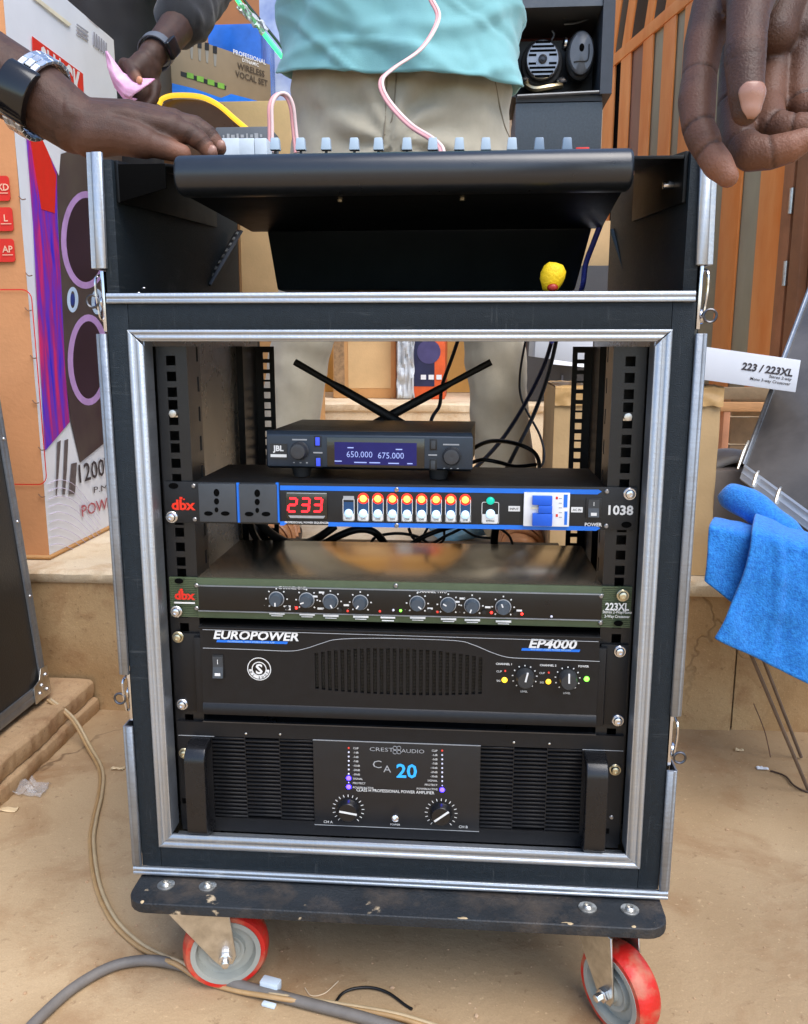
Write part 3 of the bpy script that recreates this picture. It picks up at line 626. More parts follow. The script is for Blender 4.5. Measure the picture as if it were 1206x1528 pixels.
# ---------------------------------------------------------------- wireless microphone receiver, set slightly askew on the sequencer
A = aty(397, 646, .060); B = aty(704, 653, .050)
rx = thing('wireless_receiver', 'half-width grey wireless microphone receiver with lit blue screen and two crossed antennas', 'receiver', ((A.x + B.x) / 2, .13, z1))
ang = math.atan2(B.y - A.y, B.x - A.x); Rm = Matrix.Rotation(ang, 4, 'Z'); wid = math.hypot(B.x - A.x, B.y - A.y)
o_ = Vector(((A.x + B.x) / 2, (A.y + B.y) / 2, 0)); T = Matrix.Translation(o_) @ Rm
rz0, rz1 = z1 + .0085, z1 + .0500; hw = wid / 2
rface = mat('grey_metallic_plastic', rgb(50, 60, 72), .36, .3, .06, 60, .06, 900)
k = MB(); k.prism([T @ Vector(q) for q in ((-hw, .001, rz0 + .003), (-hw + .002, -.004, rz0 + .004), (-hw + .002, -.004, rz1 - .004), (-hw, .001, rz1), (-hw, .008, rz1), (-hw, .008, rz0))], T.to_3x3() @ Vector((wid, 0, 0))); k.build('faceplate', rface, rx, bevel=.0012)
MB().box(-hw + .002, hw - .002, .0085, .150, rz0 + .001, rz1 - .001, T).build('housing', mat('dark_brown_housing', rgb(44, 40, 38), .4, 0, .1, 40, .2, 1200), rx, bevel=.001)
for x in (-hw + .035, hw - .035):
    for y in (.012, .12): MB().cyl(T @ Vector((x, y, z1 + .0003)), T @ Vector((x, y, rz0 + .002)), .009, .011, 16).build('rubber_foot', rubber, rx)
Fy = -.0043
fx = lambda px: -hw + wid * (px - 20) / 1150.; fz = lambda py: rz1 - (rz1 - rz0) * (py - 60) / 232.
def fb(k, a, b, c, d, y0, y1): k.box(fx(a), fx(c), Fy - y1, Fy - y0, fz(d), fz(b), T); return k
k = MB(); fb(k, 372, 92, 915, 268, -.002, .0006); scn = k.build('screen_bezel', black_gl, rx, bevel=.0004)
scr_m = mat('blue_lcd', rgb(6, 9, 64), .2, emit=.10, ecol=(.012, .02, .42), var=.15, vs=60)
k = MB(); fb(k, 415, 120, 872, 252, .0006, .0009); k.build('screen', scr_m, scn)
k = MB(); RR = T.to_3x3() @ Vector((1, 0, 0))
lcd_ink = mat('lcd_text', (.30, .36, .62), .4, emit=.22, ecol=(.35, .45, 1.))
k.text('650.000', T @ Vector((fx(555), Fy - .0012, fz(190))), .0064, R=RR, sx=.95, off=-.005); k.text('675.000', T @ Vector((fx(730), Fy - .0012, fz(194))), .0064, R=RR, sx=.95, off=-.005)
for a, b, c in ((435, 232, 40), (560, 238, 70), (640, 238, 60), (745, 240, 60), (835, 240, 30), (505, 152, 34), (775, 158, 36)): fb(k, a - c / 2, b - 3, a + c / 2, b + 3, .0010, .0012)
k.build('screen_lettering', lcd_ink, scn)
for px in (217, 1065):
    c = T @ Vector((fx(px), Fy, fz(175 if px < 500 else 192))); n_ = T.to_3x3() @ Vector((0, -1, 0))
    k = MB(); k.lathe([(.0098, 0), (.0098, .001), (.0088, .002), (.0084, .0085), (.0076, .0098), (.0052, .0102), (0, .0098)], c, n_, 28, close=False); k.build('knob', mat('grey_knob', rgb(52, 54, 58), .38), rx, smooth=40)
for px, py, m in ((320, 118, mat('blue_button', rgb(50, 70, 190), .35, emit=.25, ecol=(.05, .1, 1))), (322, 240, MATS['blue_button']), (963, 128, dark_grey), (963, 245, dark_grey)):
    k = MB(); fb(k, px - 20, py - 32, px + 20, py + 32, -.001, .0005); o = k.build('push_button', black_pl, rx, bevel=.0004); k = MB(); fb(k, px - 12, py - 24, px + 12, py + 24, .0005, .0014); k.build('button_cap', m, o, bevel=.0004)
k = MB(); fb(k, 48, 135, 145, 228, -.001, .0004); bd = k.build('badge', mat('badge_grey', rgb(38, 42, 46), .35), rx)
k = MB(); k.text('JBL', T @ Vector((fx(95), Fy - .0007, fz(162))), .0056, R=RR, off=.04); fb(k, 50, 198, 142, 215, .0004, .0007); k.build('lettering', white_ink, bd)
k = MB()
for px, py, w in ((217, 110, 42), (1060, 126, 44), (320, 185, 26), (960, 188, 24)): fb(k, px - w, py - 4, px + w, py + 4, .0001, .0003)
for px in (182, 220, 256, 1024, 1062, 1098): fb(k, px - 5, 243 + (18 if px > 500 else 0), px + 5, 249 + (18 if px > 500 else 0), .0001, .0003)
k.build('small_print', grey_ink, rx)
yb_ = .245
for (u0, v0), (u1, v1), dy in (((622, 645), (440, 540), 0.), ((536, 645), (733, 540), .016)):
    p, q = aty(u0, v0, yb_ + dy), aty(u1, v1, yb_ + dy); d = q - p
    k = MB(); k.tube([p - d * .15, p, p + d * .30, p + d * .36, p + d * .62, p + d * .70, p + d * .985, q], [.0052, .0054, .0060, .0058, .0056, .0040, .0044, .0044], 10, 0, flat=1.); k.build('antenna', rubber, rx, smooth=50)

# ---------------------------------------------------------------- crossover (1U, olive faceplate)
z0 = zc(.2924); z1 = z0 + .0437
cx = thing('crossover', 'olive green rack crossover with a row of small grey knobs', 'crossover', (0, .1, z0))
lid_m = mat('polished_steel_lid', (.46, .39, .29), .16, .85, .06, 12, .03, 300, rvar=.04)  # golden reflection partly put in as a warm tint of the metal
olive = mat('olive_paint', rgb(78, 90, 66), .42, .2, .08, 60, .1, 500)
k = MB(); n = 22; pr = [(0, 0)]
for i in range(n): a = .0437 * i / n; b = .0437 / n; pr += [(a + b * .15, -.0028), (a + b * .75, -.0028), (a + b * .9, -.0022)]
pr += [(.0437, 0)]
for xa, xb in ((-HW, -.2120), (.2110, HW)): k = MB(); k.profile([(a, b + .0028) for a, b in pr], (xa, YF, z0), (xb, YF, z0), (0, 0, 1), Yv); k.build('ribbed_ear', olive, cx)
MB().box(-.2119, .2109, YF - .0006, YF + .0028, z0, z1).build('front_panel', olive, cx, bevel=.0004)
a, b = XZ(296, 869), XZ(897, 930)
bz0, bz1 = z0 + .0088, z1 - .0088
MB().box(a[0], b[0], YF - .0016, YF - .0004, bz0, bz1).build('black_inlay', black_gl if False else mat('black_panel_inlay', rgb(14, 14, 15), .3, 0, .1, 40), cx, bevel=.0003)
for zz in (bz0 - .0014, bz1 + .0002): MB().box(a[0] - .001, b[0] + .001, YF - .0022, YF - .0004, zz, zz + .0012).build('bright_edge', alu2, cx)
MB().box(-.214, .214, YF + .0032, .205, z0 + .0012, z1 - .0008).build('chassis', lid_m, cx, bevel=.0008)
kn = [(413, 893.5, 180), (458, 895, -110), (493.5, 897, 150), (538, 898.5, -145), (623, 900, 130), (669, 902, -60), (704.5, 903.5, -160), (751, 905.5, -20)]
lt = MB(); wp = MB()
YFs = YF; YF = YF - .0016
for i, (u, v, a) in enumerate(kn):
    o = knob(cx, u, v, .0076, math.radians(a), mat('knob_slate', rgb(64, 74, 84), .4), h=.0085)
    k = MB(); x, z = XZ(u, v); k.tube([(x + .0079 * math.cos(t), YF - .0012, z + .0079 * math.sin(t)) for t in [2 * PI * q / 20 for q in range(20)]], .0005, 5, 1, True); k.build('knob_ring', grey_ink, o)
    ticks(lt, u, v, .0104, .0120, 7, -135, 135, .0007)
    tx(lt, '-', u - 18, v + 9, 3); rect(lt, u - 11, v + 20, u + 12, v + 23.5, 0, .0005); rect(lt, u - 8, v + 24.6, u + 9, v + 26, 0, .0005)
for u, v in ((430, 905), (430, 909), (470, 890), (517, 903), (478, 908), (642, 908), (682, 898), (728, 906), (775, 911), (480, 884), (690, 893)): rect(lt, u - 4, v - 1.4, u + 4, v + 1.4, 0, .0005)
tx(lt, 'CHANNEL ONE', 436, 877, 4.2, off=.02); tx(lt, 'CHANNEL TWO', 645, 882.5, 4.2, off=.02)
rect(lt, 568, 920, 590, 923, 0, .0005); rect(lt, 570, 925, 588, 927, 0, .0005)
lt.build('lettering', white_ink, cx, smooth=0, recalc=False)
for u, v, m in ((442.5, 907, led_red), (519, 911.5, led_off_red), (567, 912, led_off_red), (653, 913, led_off_red), (733.5, 914, led_red), (779, 916, led_red), (587, 910.5, led_pale), (598, 911, led_green), (823, 920, led_pale)):
    x, z = XZ(u, v); MB().sphere((x, YF - .0004, z), (.0014, .0012, .0014), 10, 6).build('indicator_light', m, cx)
for u, v in ((429, 906.5), (507.5, 910), (641, 911), (722.5, 913), (769, 915)):
    x, z = XZ(u, v); disc(MB(), (x, z), .0022, 0, .0022).build('push_button', black_pl, cx)
YF = YFs
YF = YF - .0032
k = MB(); tx(k, 'dbx', 276, 888, 13, off=.04, sx=1.1); rect(k, 268.5, 878.5, 273, 882, 0, .0005); k.build('red_logo', red_ink, cx)
k = MB(); rect(k, 260, 898, 291, 901, 0, .0004); k.build('brand_line', white_ink, cx); k = MB(); tx(k, '223XL', 921, 905, 11, off=.03, sx=.82); tx(k, 'Stereo 2-Way/Mono', 921, 913, 4.6, off=.01, sx=.78); tx(k, '3-Way Crossover', 921, 919.5, 4.6, off=.01, sx=.78); k.build('white_lettering', white_ink, cx)
put(SCREW, 'rack_screw', cx, P(263.5, 912.5)); put(SCREW_B, 'rack_screw', cx, P(929.5, 888.5))
for u, v in ((267, 867), (923, 930)):
    c = P(u, v); k = MB(); k.lathe([(.0030, 0), (.0030, .0004)], (0, 0, 0), (0, -1, 0), 14)
    for q in k.v: q.x = q.x * 1.6 + c.x; q.y += YF; q.z += c.z
    k.build('mounting_slot', hole, cx)
YF = YFs
for u, v in ((294, 873), (294, 907), (591, 873.5), (897, 889), (896, 929)): p = P(u, v, .0012); put(SMALL, 'panel_screw', cx, p)

# ---------------------------------------------------------------- amplifier with vertical grille (2U)
z0 = zc(.1855); z1 = z0 + .0885
ea = thing('power_amplifier', 'black two-unit power amplifier with arched vertical grille and round white sticker', 'amplifier', (0, .2, z0))
eam = mat('black_amp_paint', rgb(20, 20, 22), .38, 0, .12, 90, .12, 1500, spec=.35)
xl, xr_ = XZ(303, 1000)[0], XZ(893, 1010)[0]
# ears
for sg, xa, xb in ((-1, -HW, xl - .0015), (1, xr_ + .0015, HW)):
    k = MB(); k.box(xa, xb, YF, YF + .003, z0, z1); k.build('rack_ear', eam, ea, bevel=.0006)
    k = MB(); xe = xb if sg < 0 else xa; k.prism([(xe - .0065, YF - .0002, z0 + .001), (xe + .0065, YF - .0002, z0 + .001), (xe + .004, YF - .009, z0 + .002), (xe - .004, YF - .009, z0 + .002)], (0, 0, z1 - z0 - .003)); k.build('ear_rib', eam, ea, bevel=.0008)
FY = YF - .0105                                     # the fascia stands proud of the ears
YFs = YF; YF = FY
# fascia with slots left open between ribs
gl, gr = XZ(470, 1000)[0], XZ(724, 1003)[0]; ns = 26; pit = (gr - gl) / ns
z1 = aty(600, 944, FY).z
fz0, fz1 = z0 + .004, z1 - .0015; k = MB(); dp = .006
xL, xR = xl + .002, xr_ - .002
k.box(xL, gl, YF, YF + dp, fz0, fz1); k.box(gr, xR, YF, YF + dp, fz0, fz1)
ztop0 = XZ(600, 968)[1]; zbot0 = XZ(600, 1037)[1]
for i in range(ns):
    x0 = gl + pit * i; t = abs((i + .5) / ns * 2 - 1); zt = ztop0 - .008 * t ** 2.2; zb_ = zbot0 + .004 * t ** 2.2
    k.box(x0, x0 + pit * .56, YF, YF + dp, zt, fz1); k.box(x0, x0 + pit * .56, YF, YF + dp, fz0, zb_)
    k.box(x0 + pit * .56, x0 + pit, YF, YF + dp, fz0, fz1)
fas = k.build('fascia', eam, ea, smooth=0)
# perforated steel behind the slots: small bars across each slot
for i in range(ns):
    x0 = gl + pit * i; k = MB()
    t = abs((i + .5) / ns * 2 - 1); zt = ztop0 - .008 * t ** 2.2; zb_ = zbot0 + .004 * t ** 2.2; zz = zb_ + .001; q = 0
    while zz < zt - .001:
        k.box(x0 - .0002, x0 + pit * .56 + .0002, YF + .0032, YF + .0042, zz, zz + .00055); zz += .0016; q += 1
    stuff(k.build('grille_mesh', mat('grille_steel', rgb(70, 68, 64), .45, .6), fas, smooth=0))
MB().box(xL - .001, xR + .001, YF + .0063, YF + .03, z0 + .001, z1).build('fascia_back', hole, ea)
# upper lip and rolled lower edge
MB().box(xL - .001, xR + .001, YF - .001, YF + .0062, fz1 + .0001, z1 + .0010).build('top_lip', eam, ea, bevel=.0006)
MB().profile([(0, 0), (.0006, -.0022), (.003, -.0030), (.012, -.0012), (.013, 0)], (xL, YF, fz0 - .002), (xR, YF, fz0 - .002), (0, 0, 1), Yv).build('lower_lip', eam, ea)
MB().box(-.2115, .2115, YFs + .0035, .44, z0 + .002, z1 - .001).build('chassis', black_pc, ea, bevel=.001)
ln = MB()
cv = [(303, 967), (370, 969), (430, 971.5), (455, 968), (480, 960), (500, 954.5), (540, 952.5), (600, 953), (680, 956), (706, 962), (735, 974), (760, 981), (800, 983), (895, 987)]
ln.tube([P(u, v, .0002) for u, v in cv], .00035, 5, 5); ln.build('curved_line', grey_ink, ea)
ln = MB(); ln.tube([P(303, 939, .0012), P(893, 957, .0012)], .0003, 5, 0); ln.build('top_line', grey_ink, ea)
rocker(ea, 317, 977, 335, 1012)
lt = MB(); p = P(382, 948, .0008); lt.text('EUROPOWER', p, 13.5 * .000683, shear=.22, off=.03, sx=1.13); lt.build('maker_lettering', white_ink, ea, recalc=False); lt = MB(); p = P(825, 960.5, .0008); lt.text('EP4000', p, 13.5 * .000683, shear=.22, off=.03, sx=1.22); lt.build('model_lettering', white_ink, ea, recalc=False); lt = MB()
tx(lt, 'CHANNEL 1', 752, 990.5, 3.2, off=.02); tx(lt, 'CHANNEL 2', 818, 992.5, 3.2, off=.02); tx(lt, 'POWER', 871, 994, 3.2, off=.02)
tx(lt, 'CLIP', 745, 1001.5, 3); tx(lt, 'SIG', 744, 1015.5, 3); tx(lt, 'CLIP', 809, 1004, 3); tx(lt, 'SIG', 808.5, 1018, 3); tx(lt, 'LEVEL', 782, 1031.5, 3); tx(lt, 'LEVEL', 846, 1034, 3)
ticks(lt, 783, 1010, .0118, .0132, 11, -140, 140, .0006); ticks(lt, 847, 1012.5, .0118, .0132, 11, -140, 140, .0006)
lt.build('lettering', white_ink, ea, recalc=False)
k = MB(); a, b = P(323, 954.5), P(430, 961); k.prism([(a.x, YF - .0004, b.z), (b.x - .001, YF - .0004, b.z), (b.x, YF - .0004, a.z), (a.x + .0008, YF - .0004, a.z)], (0, .0006, 0)); k.build('blue_stripe', blue_ink, ea)
k = MB(); a, b = P(778, 967), P(866, 973); k.prism([(a.x, YF - .0004, b.z), (b.x - .001, YF - .0004, b.z), (b.x, YF - .0004, a.z), (a.x + .0008, YF - .0004, a.z)], (0, .0006, 0)); k.build('blue_stripe', blue_ink, ea)
k = MB(); tx(k, 'PROFESSIONAL 4000W STEREO POWER AMP', 375, 957.6, 2.6); tx(k, '4000-WATT STEREO POWER AMPLIFIER', 822, 969.2, 2.4); k2 = k
for v in k2.v: v.y -= .0003
k2.build('stripe_lettering', mat('pale_blue_ink', (.35, .6, .85), .5), ea)
# sticker
x, z = XZ(387, 998); st = MB(); R0 = .0128
def ring(k, r0, r1, d, n=40, a0=0, a1=2 * PI):
    vs = []; 
    for i in range(n + 1):
        a = a0 + (a1 - a0) * i / n; vs += [(x + r0 * math.cos(a), YF - d, z + r0 * math.sin(a)), (x + r1 * math.cos(a), YF - d, z + r1 * math.sin(a))]
    k.add(vs, [(2 * i, 2 * i + 1, 2 * i + 3, 2 * i + 2) for i in range(n)])
k = MB(); disc(k, (x, z), R0, 0, .0003, 36); sk = k.build('sticker', mat('sticker_black', rgb(10, 10, 12), .3), ea)
k = MB(); ring(k, R0 * .93, R0, .0006); ring(k, R0 * .62, R0 * .86, .0006, 24, PI * 1.02, PI * 1.98); ring(k, R0 * .55, R0 * .63, .0006)
k.text('S', (x, YF - .0006, z), R0 * .82, off=.03, sx=1.1); k.build('sticker_emblem', white_ink, sk, recalc=False)
k = MB()
for i, ch in enumerate('DJ SHOP'):
    a = PI * 1.13 + PI * .74 * i / 6; c = Vector((x + R0 * .74 * math.cos(a), YF - .0008, z + R0 * .74 * math.sin(a))); Rv = Vector((-math.sin(a), 0, math.cos(a))); Uv = Vector((-math.cos(a), 0, -math.sin(a))); k.text(ch, c, R0 * .17, R=Rv, U=Uv, off=.03)
k.build('sticker_lettering', hole, sk, recalc=False)
for u, v, a in ((783.5, 1010, 12), (847.5, 1012, -2)): knob(ea, u, v, .0098, math.radians(a), mat('knob_charcoal', rgb(46, 48, 50), .42), h=.012, ll=(-.1, 1.2))
for u, v, m, r in ((753, 1014.5, led_amber, .0030), (818.5, 1017, led_amber, .0028), (875.5, 1013, led_green, .0028), (754, 1001, led_off_red, .0010), (819, 1003.5, led_off_red, .0010)):
    xx, zz = XZ(u, v); MB().sphere((xx, YF - .0004, zz), (r, .0018, r)).build('indicator_light', m, ea)
YF = YFs
put(SCREW_B, 'rack_screw', ea, P(266, 950.5)); put(SCREW, 'rack_screw', ea, P(272.5, 1051)); put(SCREW, 'rack_screw', ea, P(925, 972)); put(SCREW, 'rack_screw', ea, P(922, 1075))
for x in (-.17, .17): MB().cyl((x, .04, z0 + .0022), (x, .04, z0 - .004), .012, .010, 16).build('rubber_foot', rubber, ea)

# ---------------------------------------------------------------- amplifier with louvres and handles (3U)
z0 = zc(.0425); z1 = z0 + .1305
ca = thing('power_amplifier', 'black three-unit power amplifier with louvred sides, two handles and blue lights', 'amplifier', (0, .2, z0))
cam_m = mat('black_amp_panel', rgb(22, 22, 24), .44, 0, .1, 90, .15, 1600, spec=.35)
MB().box(-.2120, .2120, YF + .0045, .46, z0 + .003, z1 - .0003).build('chassis', mat('black_amp_lid', rgb(26, 27, 30), .3, 0, .15, 25, .1, 600), ca, bevel=.0008)
gxl = [XZ(318, 1150)[0], XZ(367, 1150)[0], XZ(418, 1150)[0], XZ(468, 1150)[0]]; gxr = [XZ(716, 1160)[0], XZ(766, 1160)[0], XZ(816, 1160)[0], XZ(868, 1160)[0]]
pz0, pz1 = z0 + .0185, z1 - .0185
pan = MB(); pan.box(-HW, gxl[0], YF, YF + .004, z0, z1 - .0002).box(gxr[3], HW, YF, YF + .004, z0, z1 - .0002)
pan.box(gxl[0], gxl[3], YF, YF + .004, z0, pz0 - .002).box(gxr[0], gxr[3], YF, YF + .004, z0, pz0 - .002)
pan.box(gxl[0], gxl[3], YF, YF + .004, pz1 + .002, z1 - .0002).box(gxr[0], gxr[3], YF, YF + .004, pz1 + .002, z1 - .0002)
pan.box(gxl[3], gxr[0], YF, YF + .004, z0, z1 - .0002)
panel = pan.build('front_panel', cam_m, ca, smooth=0)
MB().box(-.212, .212, YF - .0006, YF + .004, z1 + .0000, z1 + .0012).build('lid_edge', mat('worn_edge', rgb(90, 92, 96), .3, .8), ca)
NS = 21; sp = (pz1 - pz0 + .004) / NS
sl = {}
for gx in (gxl, gxr):
    for c in range(3):
        w_ = gx[c + 1] - gx[c]
        key = round(w_, 4)
        if key not in sl:
            q = MB(); q.prism([(-w_ / 2 + .0002, .0, -.0010), (-w_ / 2 + .0002, -.0012, -.0002), (-w_ / 2 + .0002, -.0012, .0016), (-w_ / 2 + .0002, .0030, .0024), (-w_ / 2 + .0002, .0034, .0012)], (w_ - .0004, 0, 0)); sl[key] = q.mesh('louvre_slat', cam_m, bevel=.0003, seg=1)
        off = (sp * .5 if c == 1 else 0)
        for i in range(NS - (0 if c == 1 else 0)):
            zz = pz0 - .002 + sp * (i + .35) + off
            if zz > pz1 + .0012: continue
            put(sl[key], 'louvre_slat', panel, ((gx[c] + gx[c + 1]) / 2, YF + .0012, zz))
    for c in (1, 2): MB().box(gx[c] - .0004, gx[c] + .0004, YF + .0005, YF + .004, pz0 - .002, pz1 + .002).build('louvre_divider', cam_m, panel)
MB().box(gxl[0] - .002, gxl[3] + .002, YF + .0042, YF + .0048, pz0 - .004, pz1 + .004).build('louvre_back', hole, ca); MB().box(gxr[0] - .002, gxr[3] + .002, YF + .0042, YF + .0048, pz0 - .004, pz1 + .004).build('louvre_back', hole, ca)
a, b = XZ(467, 1100), XZ(715, 1244)
MB().box(a[0], b[0], YF - .0010, YF + .001, z0 + .0135, z1 - .0165).build('control_plate', mat('control_plate_black', rgb(25, 25, 27), .4, 0, .08, 80), ca, bevel=.0004)
for zz in (z0 + .0130, z1 - .0165): MB().box(a[0], b[0], YF - .0014, YF, zz, zz + .0005).build('plate_line', grey_ink, ca)
for sg in (-1, 1):
    xa, xb = (-HW, XZ(320, 1100)[0]) if sg < 0 else (XZ(868, 1120)[0], HW); MB().box(xa + .001, xb, YF - .0004, YF, z1 - .0170, z1 - .0164).build('plate_line', grey_ink, ca)
YFs = YF; YF = YF - .0010
lt = MB(); tx(lt, 'CREST', 569.5, 1118, 6.5, sx=1.45, off=-.004); tx(lt, 'AUDIO', 616, 1120.5, 6.5, sx=1.25, off=-.004)
for du, dv in ((-3, -3), (3, -3), (-3, 3), (3, 3)):
    xx, zz = XZ(592.5 + du, 1119 + dv); lt.tube([(xx + .0022 * math.cos(t), YF - .0006, zz + .0022 * math.sin(t)) for t in [2 * PI * q / 10 for q in range(10)]], .0003, 4, 1, True)
tx(lt, 'C', 563, 1140, 13, off=-.005, sx=1.25); tx(lt, 'A', 578, 1147, 12, off=-.005, sx=1.1)
lt.build('logo_lettering', grey_ink, ca, recalc=False)
k = MB(); tx(k, '20', 607, 1150, 23, off=.02, sx=1.02); k.build('blue_number', mat('glowing_blue_ink', rgb(45, 165, 240), .4, emit=.15, ecol=(.03, .35, .9)), ca, recalc=False)  # printed number given a faint glow of its own
lt = MB(); tx(lt, 'CLASS H PROFESSIONAL POWER AMPLIFIER', 590, 1180.5, 5, off=.008, sx=.90); tx(lt, 'CH A', 490, 1226, 4.5); tx(lt, 'CH B', 691.5, 1233.5, 4.5); tx(lt, 'POWER', 590, 1230, 3.2)
ticks(lt, 520, 1207.5, .0148, .0178, 17, -140, 140, .0004); ticks(lt, 658.5, 1213.5, .0148, .0178, 17, -140, 140, .0004)
tx(lt, 'LEVEL', 521, 1218.5, 3); tx(lt, 'LEVEL', 659, 1224, 3)
for i in range(10):
    s = ['CLIP', '-1dB', '-3dB', '-7dB', '-10dB', '-20dB', '-30dB', 'SIGNAL', 'PROTECT', 'POWER/ACTIVE'][i]
    tx(lt, s, 527, 1116 + i * 6.5, 3.3, align='L'); tx(lt, s, 653, 1120 + i * 6.4, 3.3, align='R')
lt.build('lettering', white_ink, ca, recalc=False)
for i in range(10):
    for u, v, on in ((520.5, 1116 + i * 6.45, i in (7, 9)), (660, 1120 + i * 6.5, i == 9)):
        xx, zz = XZ(u, v); m = led_off_red if i == 0 else (led_blue if on else led_pale); r = .0011 if not on else .0027
        if i == 8: r = .0007
        MB().sphere((xx, YF - .0003, zz), (r, .001, r), 10, 6).build('indicator_light', m, ca)
for u, v, a in ((520, 1207.5, 99), (658.5, 1213.5, 52)): knob(ca, u, v, .0125, math.radians(a), mat('knob_black', rgb(22, 22, 24), .3), h=.008, ll=(-.72, 1.05))
xx, zz = XZ(590, 1217); k = MB(); k.lathe([(.0040, 0), (.0040, .0015), (.0026, .0022), (.0026, .0022)], (xx, YF, zz - .003), (0, -1, 0), 12); k.tube([(xx, YF - .001, zz - .003), (xx, YF - .009, zz + .003)], [.0014, .0020], 8, 0); k.build('toggle_switch', chrome, ca)
YF = YFs
# handles
for sg, u, vt, vb in ((-1, 304, 1095, 1241), (1, 884, 1113, 1266)):
    xx = XZ(u, (vt + vb) / 2)[0]; za = z1 - .0175; zb = z0 + .003; w_ = .0112
    pr = [(0, za), (-.012, za - .0005), (-.022, za - .004), (-.0275, za - .011), (-.029, za - .018), (-.029, zb + .018), (-.0275, zb + .010), (-.022, zb + .004), (-.012, zb + .0005), (0, zb), (0, zb + .011), (-.014, zb + .0115), (-.019, zb + .017), (-.0195, zb + .024), (-.0195, za - .024), (-.019, za - .017), (-.014, za - .0115), (0, za - .011)]
    k = MB(); n = len(pr); vs = [(xx - w_, YF + y, z) for y, z in pr] + [(xx + w_, YF + y, z) for y, z in pr]
    fs = [(i, (i + 1) % n, n + (i + 1) % n, n + i) for i in range(n)]
    for s0 in (0, n):
        for i in range(n // 2): j = n - 1 - i; fs.append((s0 + i, s0 + (i + 1), s0 + j - 1, s0 + j)) if i + 1 < j - 1 else None
    k.add(vs, fs); k.build('handle', mat('handle_black', rgb(20, 20, 22), .28, 0, .1, 60, .08, 1500), ca, bevel=.0022, seg=3)
put(SCREW_B, 'rack_screw', ca, P(275.5, 1124)); put(SCREW_B, 'rack_screw', ca, P(918, 1148.5)); put(SMALL, 'panel_screw', ca, P(912.5, 1219.5))
for u, v in ((277, 1195), (904, 1240)):
    c = P(u, v); k = MB(); rect(k, u - 5, v - 4, u + 5, v + 4, -.0005, .0003); k.build('mounting_slot', hole, ca)
for u, v in ((367, 1095), (418, 1096), (767, 1108), (820, 1110)):
    p = P(u, v); MB().sphere((p.x, YF, p.z), (.0014, .0008, .0014), 8, 6).build('panel_rivet', zinc, ca)
# ================================================================== MIXING CONSOLE in the upper tray
mxr = thing('mixing_console', 'black mixing console with a rounded armrest and a row of pale fader caps', 'mixer', (0, .25, .80))
mix_m = mat('black_mixer_metal', rgb(16, 18, 20), .42, 0, .12, 30, .1, 900, spec=.25)
arm_m = mat('black_soft_armrest', rgb(26, 31, 38), .30, 0, .06, 40, .06, 1400, spec=.7)
za, zb = aty(600, 286, .012).z, aty(600, 227, .022).z
x0, x1 = aty(259, 258, .006).x, aty(946, 256, .006).x
c = (za + zb) / 2; hz = (zb - za) / 2
pr = []
for i in range(22): a = 2 * PI * i / 22; ca_, sa = math.cos(a), math.sin(a); pr.append((math.copysign(abs(ca_) ** .8, ca_) * .024 + .026, math.copysign(abs(sa) ** .8, sa) * hz + c))
k = MB(); n = len(pr); vs = []
ends = [(x0, .86), (x0 + .0015, .97), (x0 + .004, 1.), (x1 - .004, 1.), (x1 - .0015, .97), (x1, .86)]
for xx, s in ends: vs += [(xx, .026 + (y - .026) * s, c + (z - c) * s) for y, z in pr]
k.add(vs, [(j * n + i, j * n + (i + 1) % n, (j + 1) * n + (i + 1) % n, (j + 1) * n + i) for j in range(len(ends) - 1) for i in range(n)] + [tuple(range(n)), tuple(range((len(ends) - 1) * n, len(ends) * n))])
k.build('armrest', arm_m, mxr, smooth=50)
ox = .014
zu = .866
def top(y): return zb - .006 + .17 * (y - .03)
k = MB(); k.add([(-.212 + ox * .3, .045, zu), (.216, .045, zu), (.226 + ox * .5, .285, zu - .002), (-.206, .285, zu - .002), (-.212, .045, top(.045)), (.216, .045, top(.045)), (.226 + ox * .5, .285, top(.285)), (-.206, .285, top(.285))], [(0, 1, 2, 3), (4, 7, 6, 5), (0, 4, 5, 1), (1, 5, 6, 2), (2, 6, 7, 3), (3, 7, 4, 0)]); k.build('control_surface', mix_m, mxr, bevel=.0015)
A_, B_, C_, D_ = aty(398, 343, .287), aty(884, 341, .287), aty(858, 433, .325), aty(414, 433, .325)
k = MB(); F4 = [A_, B_, C_, D_]; Bk = [Vector((p.x, .53, p.z)) for p in F4]; Bk[0].z = Bk[1].z = top(.5); k.add(F4 + Bk + [Vector((A_.x, .29, top(.29))), Vector((B_.x, .29, top(.29)))], [(0, 1, 2, 3), (7, 6, 5, 4), (3, 2, 6, 7), (0, 3, 7, 4, 8), (1, 9, 5, 6, 2), (8, 4, 5, 9), (0, 8, 9, 1)]); k.build('rear_housing', mat('mixer_underside', rgb(34, 42, 46), .36, 0, .1, 20, .1, 700), mxr, bevel=.003)
for u in (505, 690): p = aty(u, 290.5, .05); MB().cyl((p.x, .062, zu - .0005), (p.x, .062, zu - .003), .003, .003, 10).build('base_screw', brass, mxr)
cap_m = mat('fader_cap_pale', rgb(172, 190, 204), .4); cap_d = mat('fader_cap_darker', rgb(120, 140, 160), .4)  # darker look of the last two against their background, put into colour
fc = MB(); fc.prism([(-.0055, -.004, 0), (.0055, -.004, 0), (.0042, -.003, .0125), (-.0042, -.003, .0125)], (0, .009, 0)); fcm = fc.mesh('fader_cap', cap_m, bevel=.0012); fc2 = fc.mesh('fader_cap', cap_d, bevel=.0012)
st_ = MB().cyl((0, 0, -.02), (0, 0, 0), .0015, .0015, 6).mesh('fader_stem', black_pl)
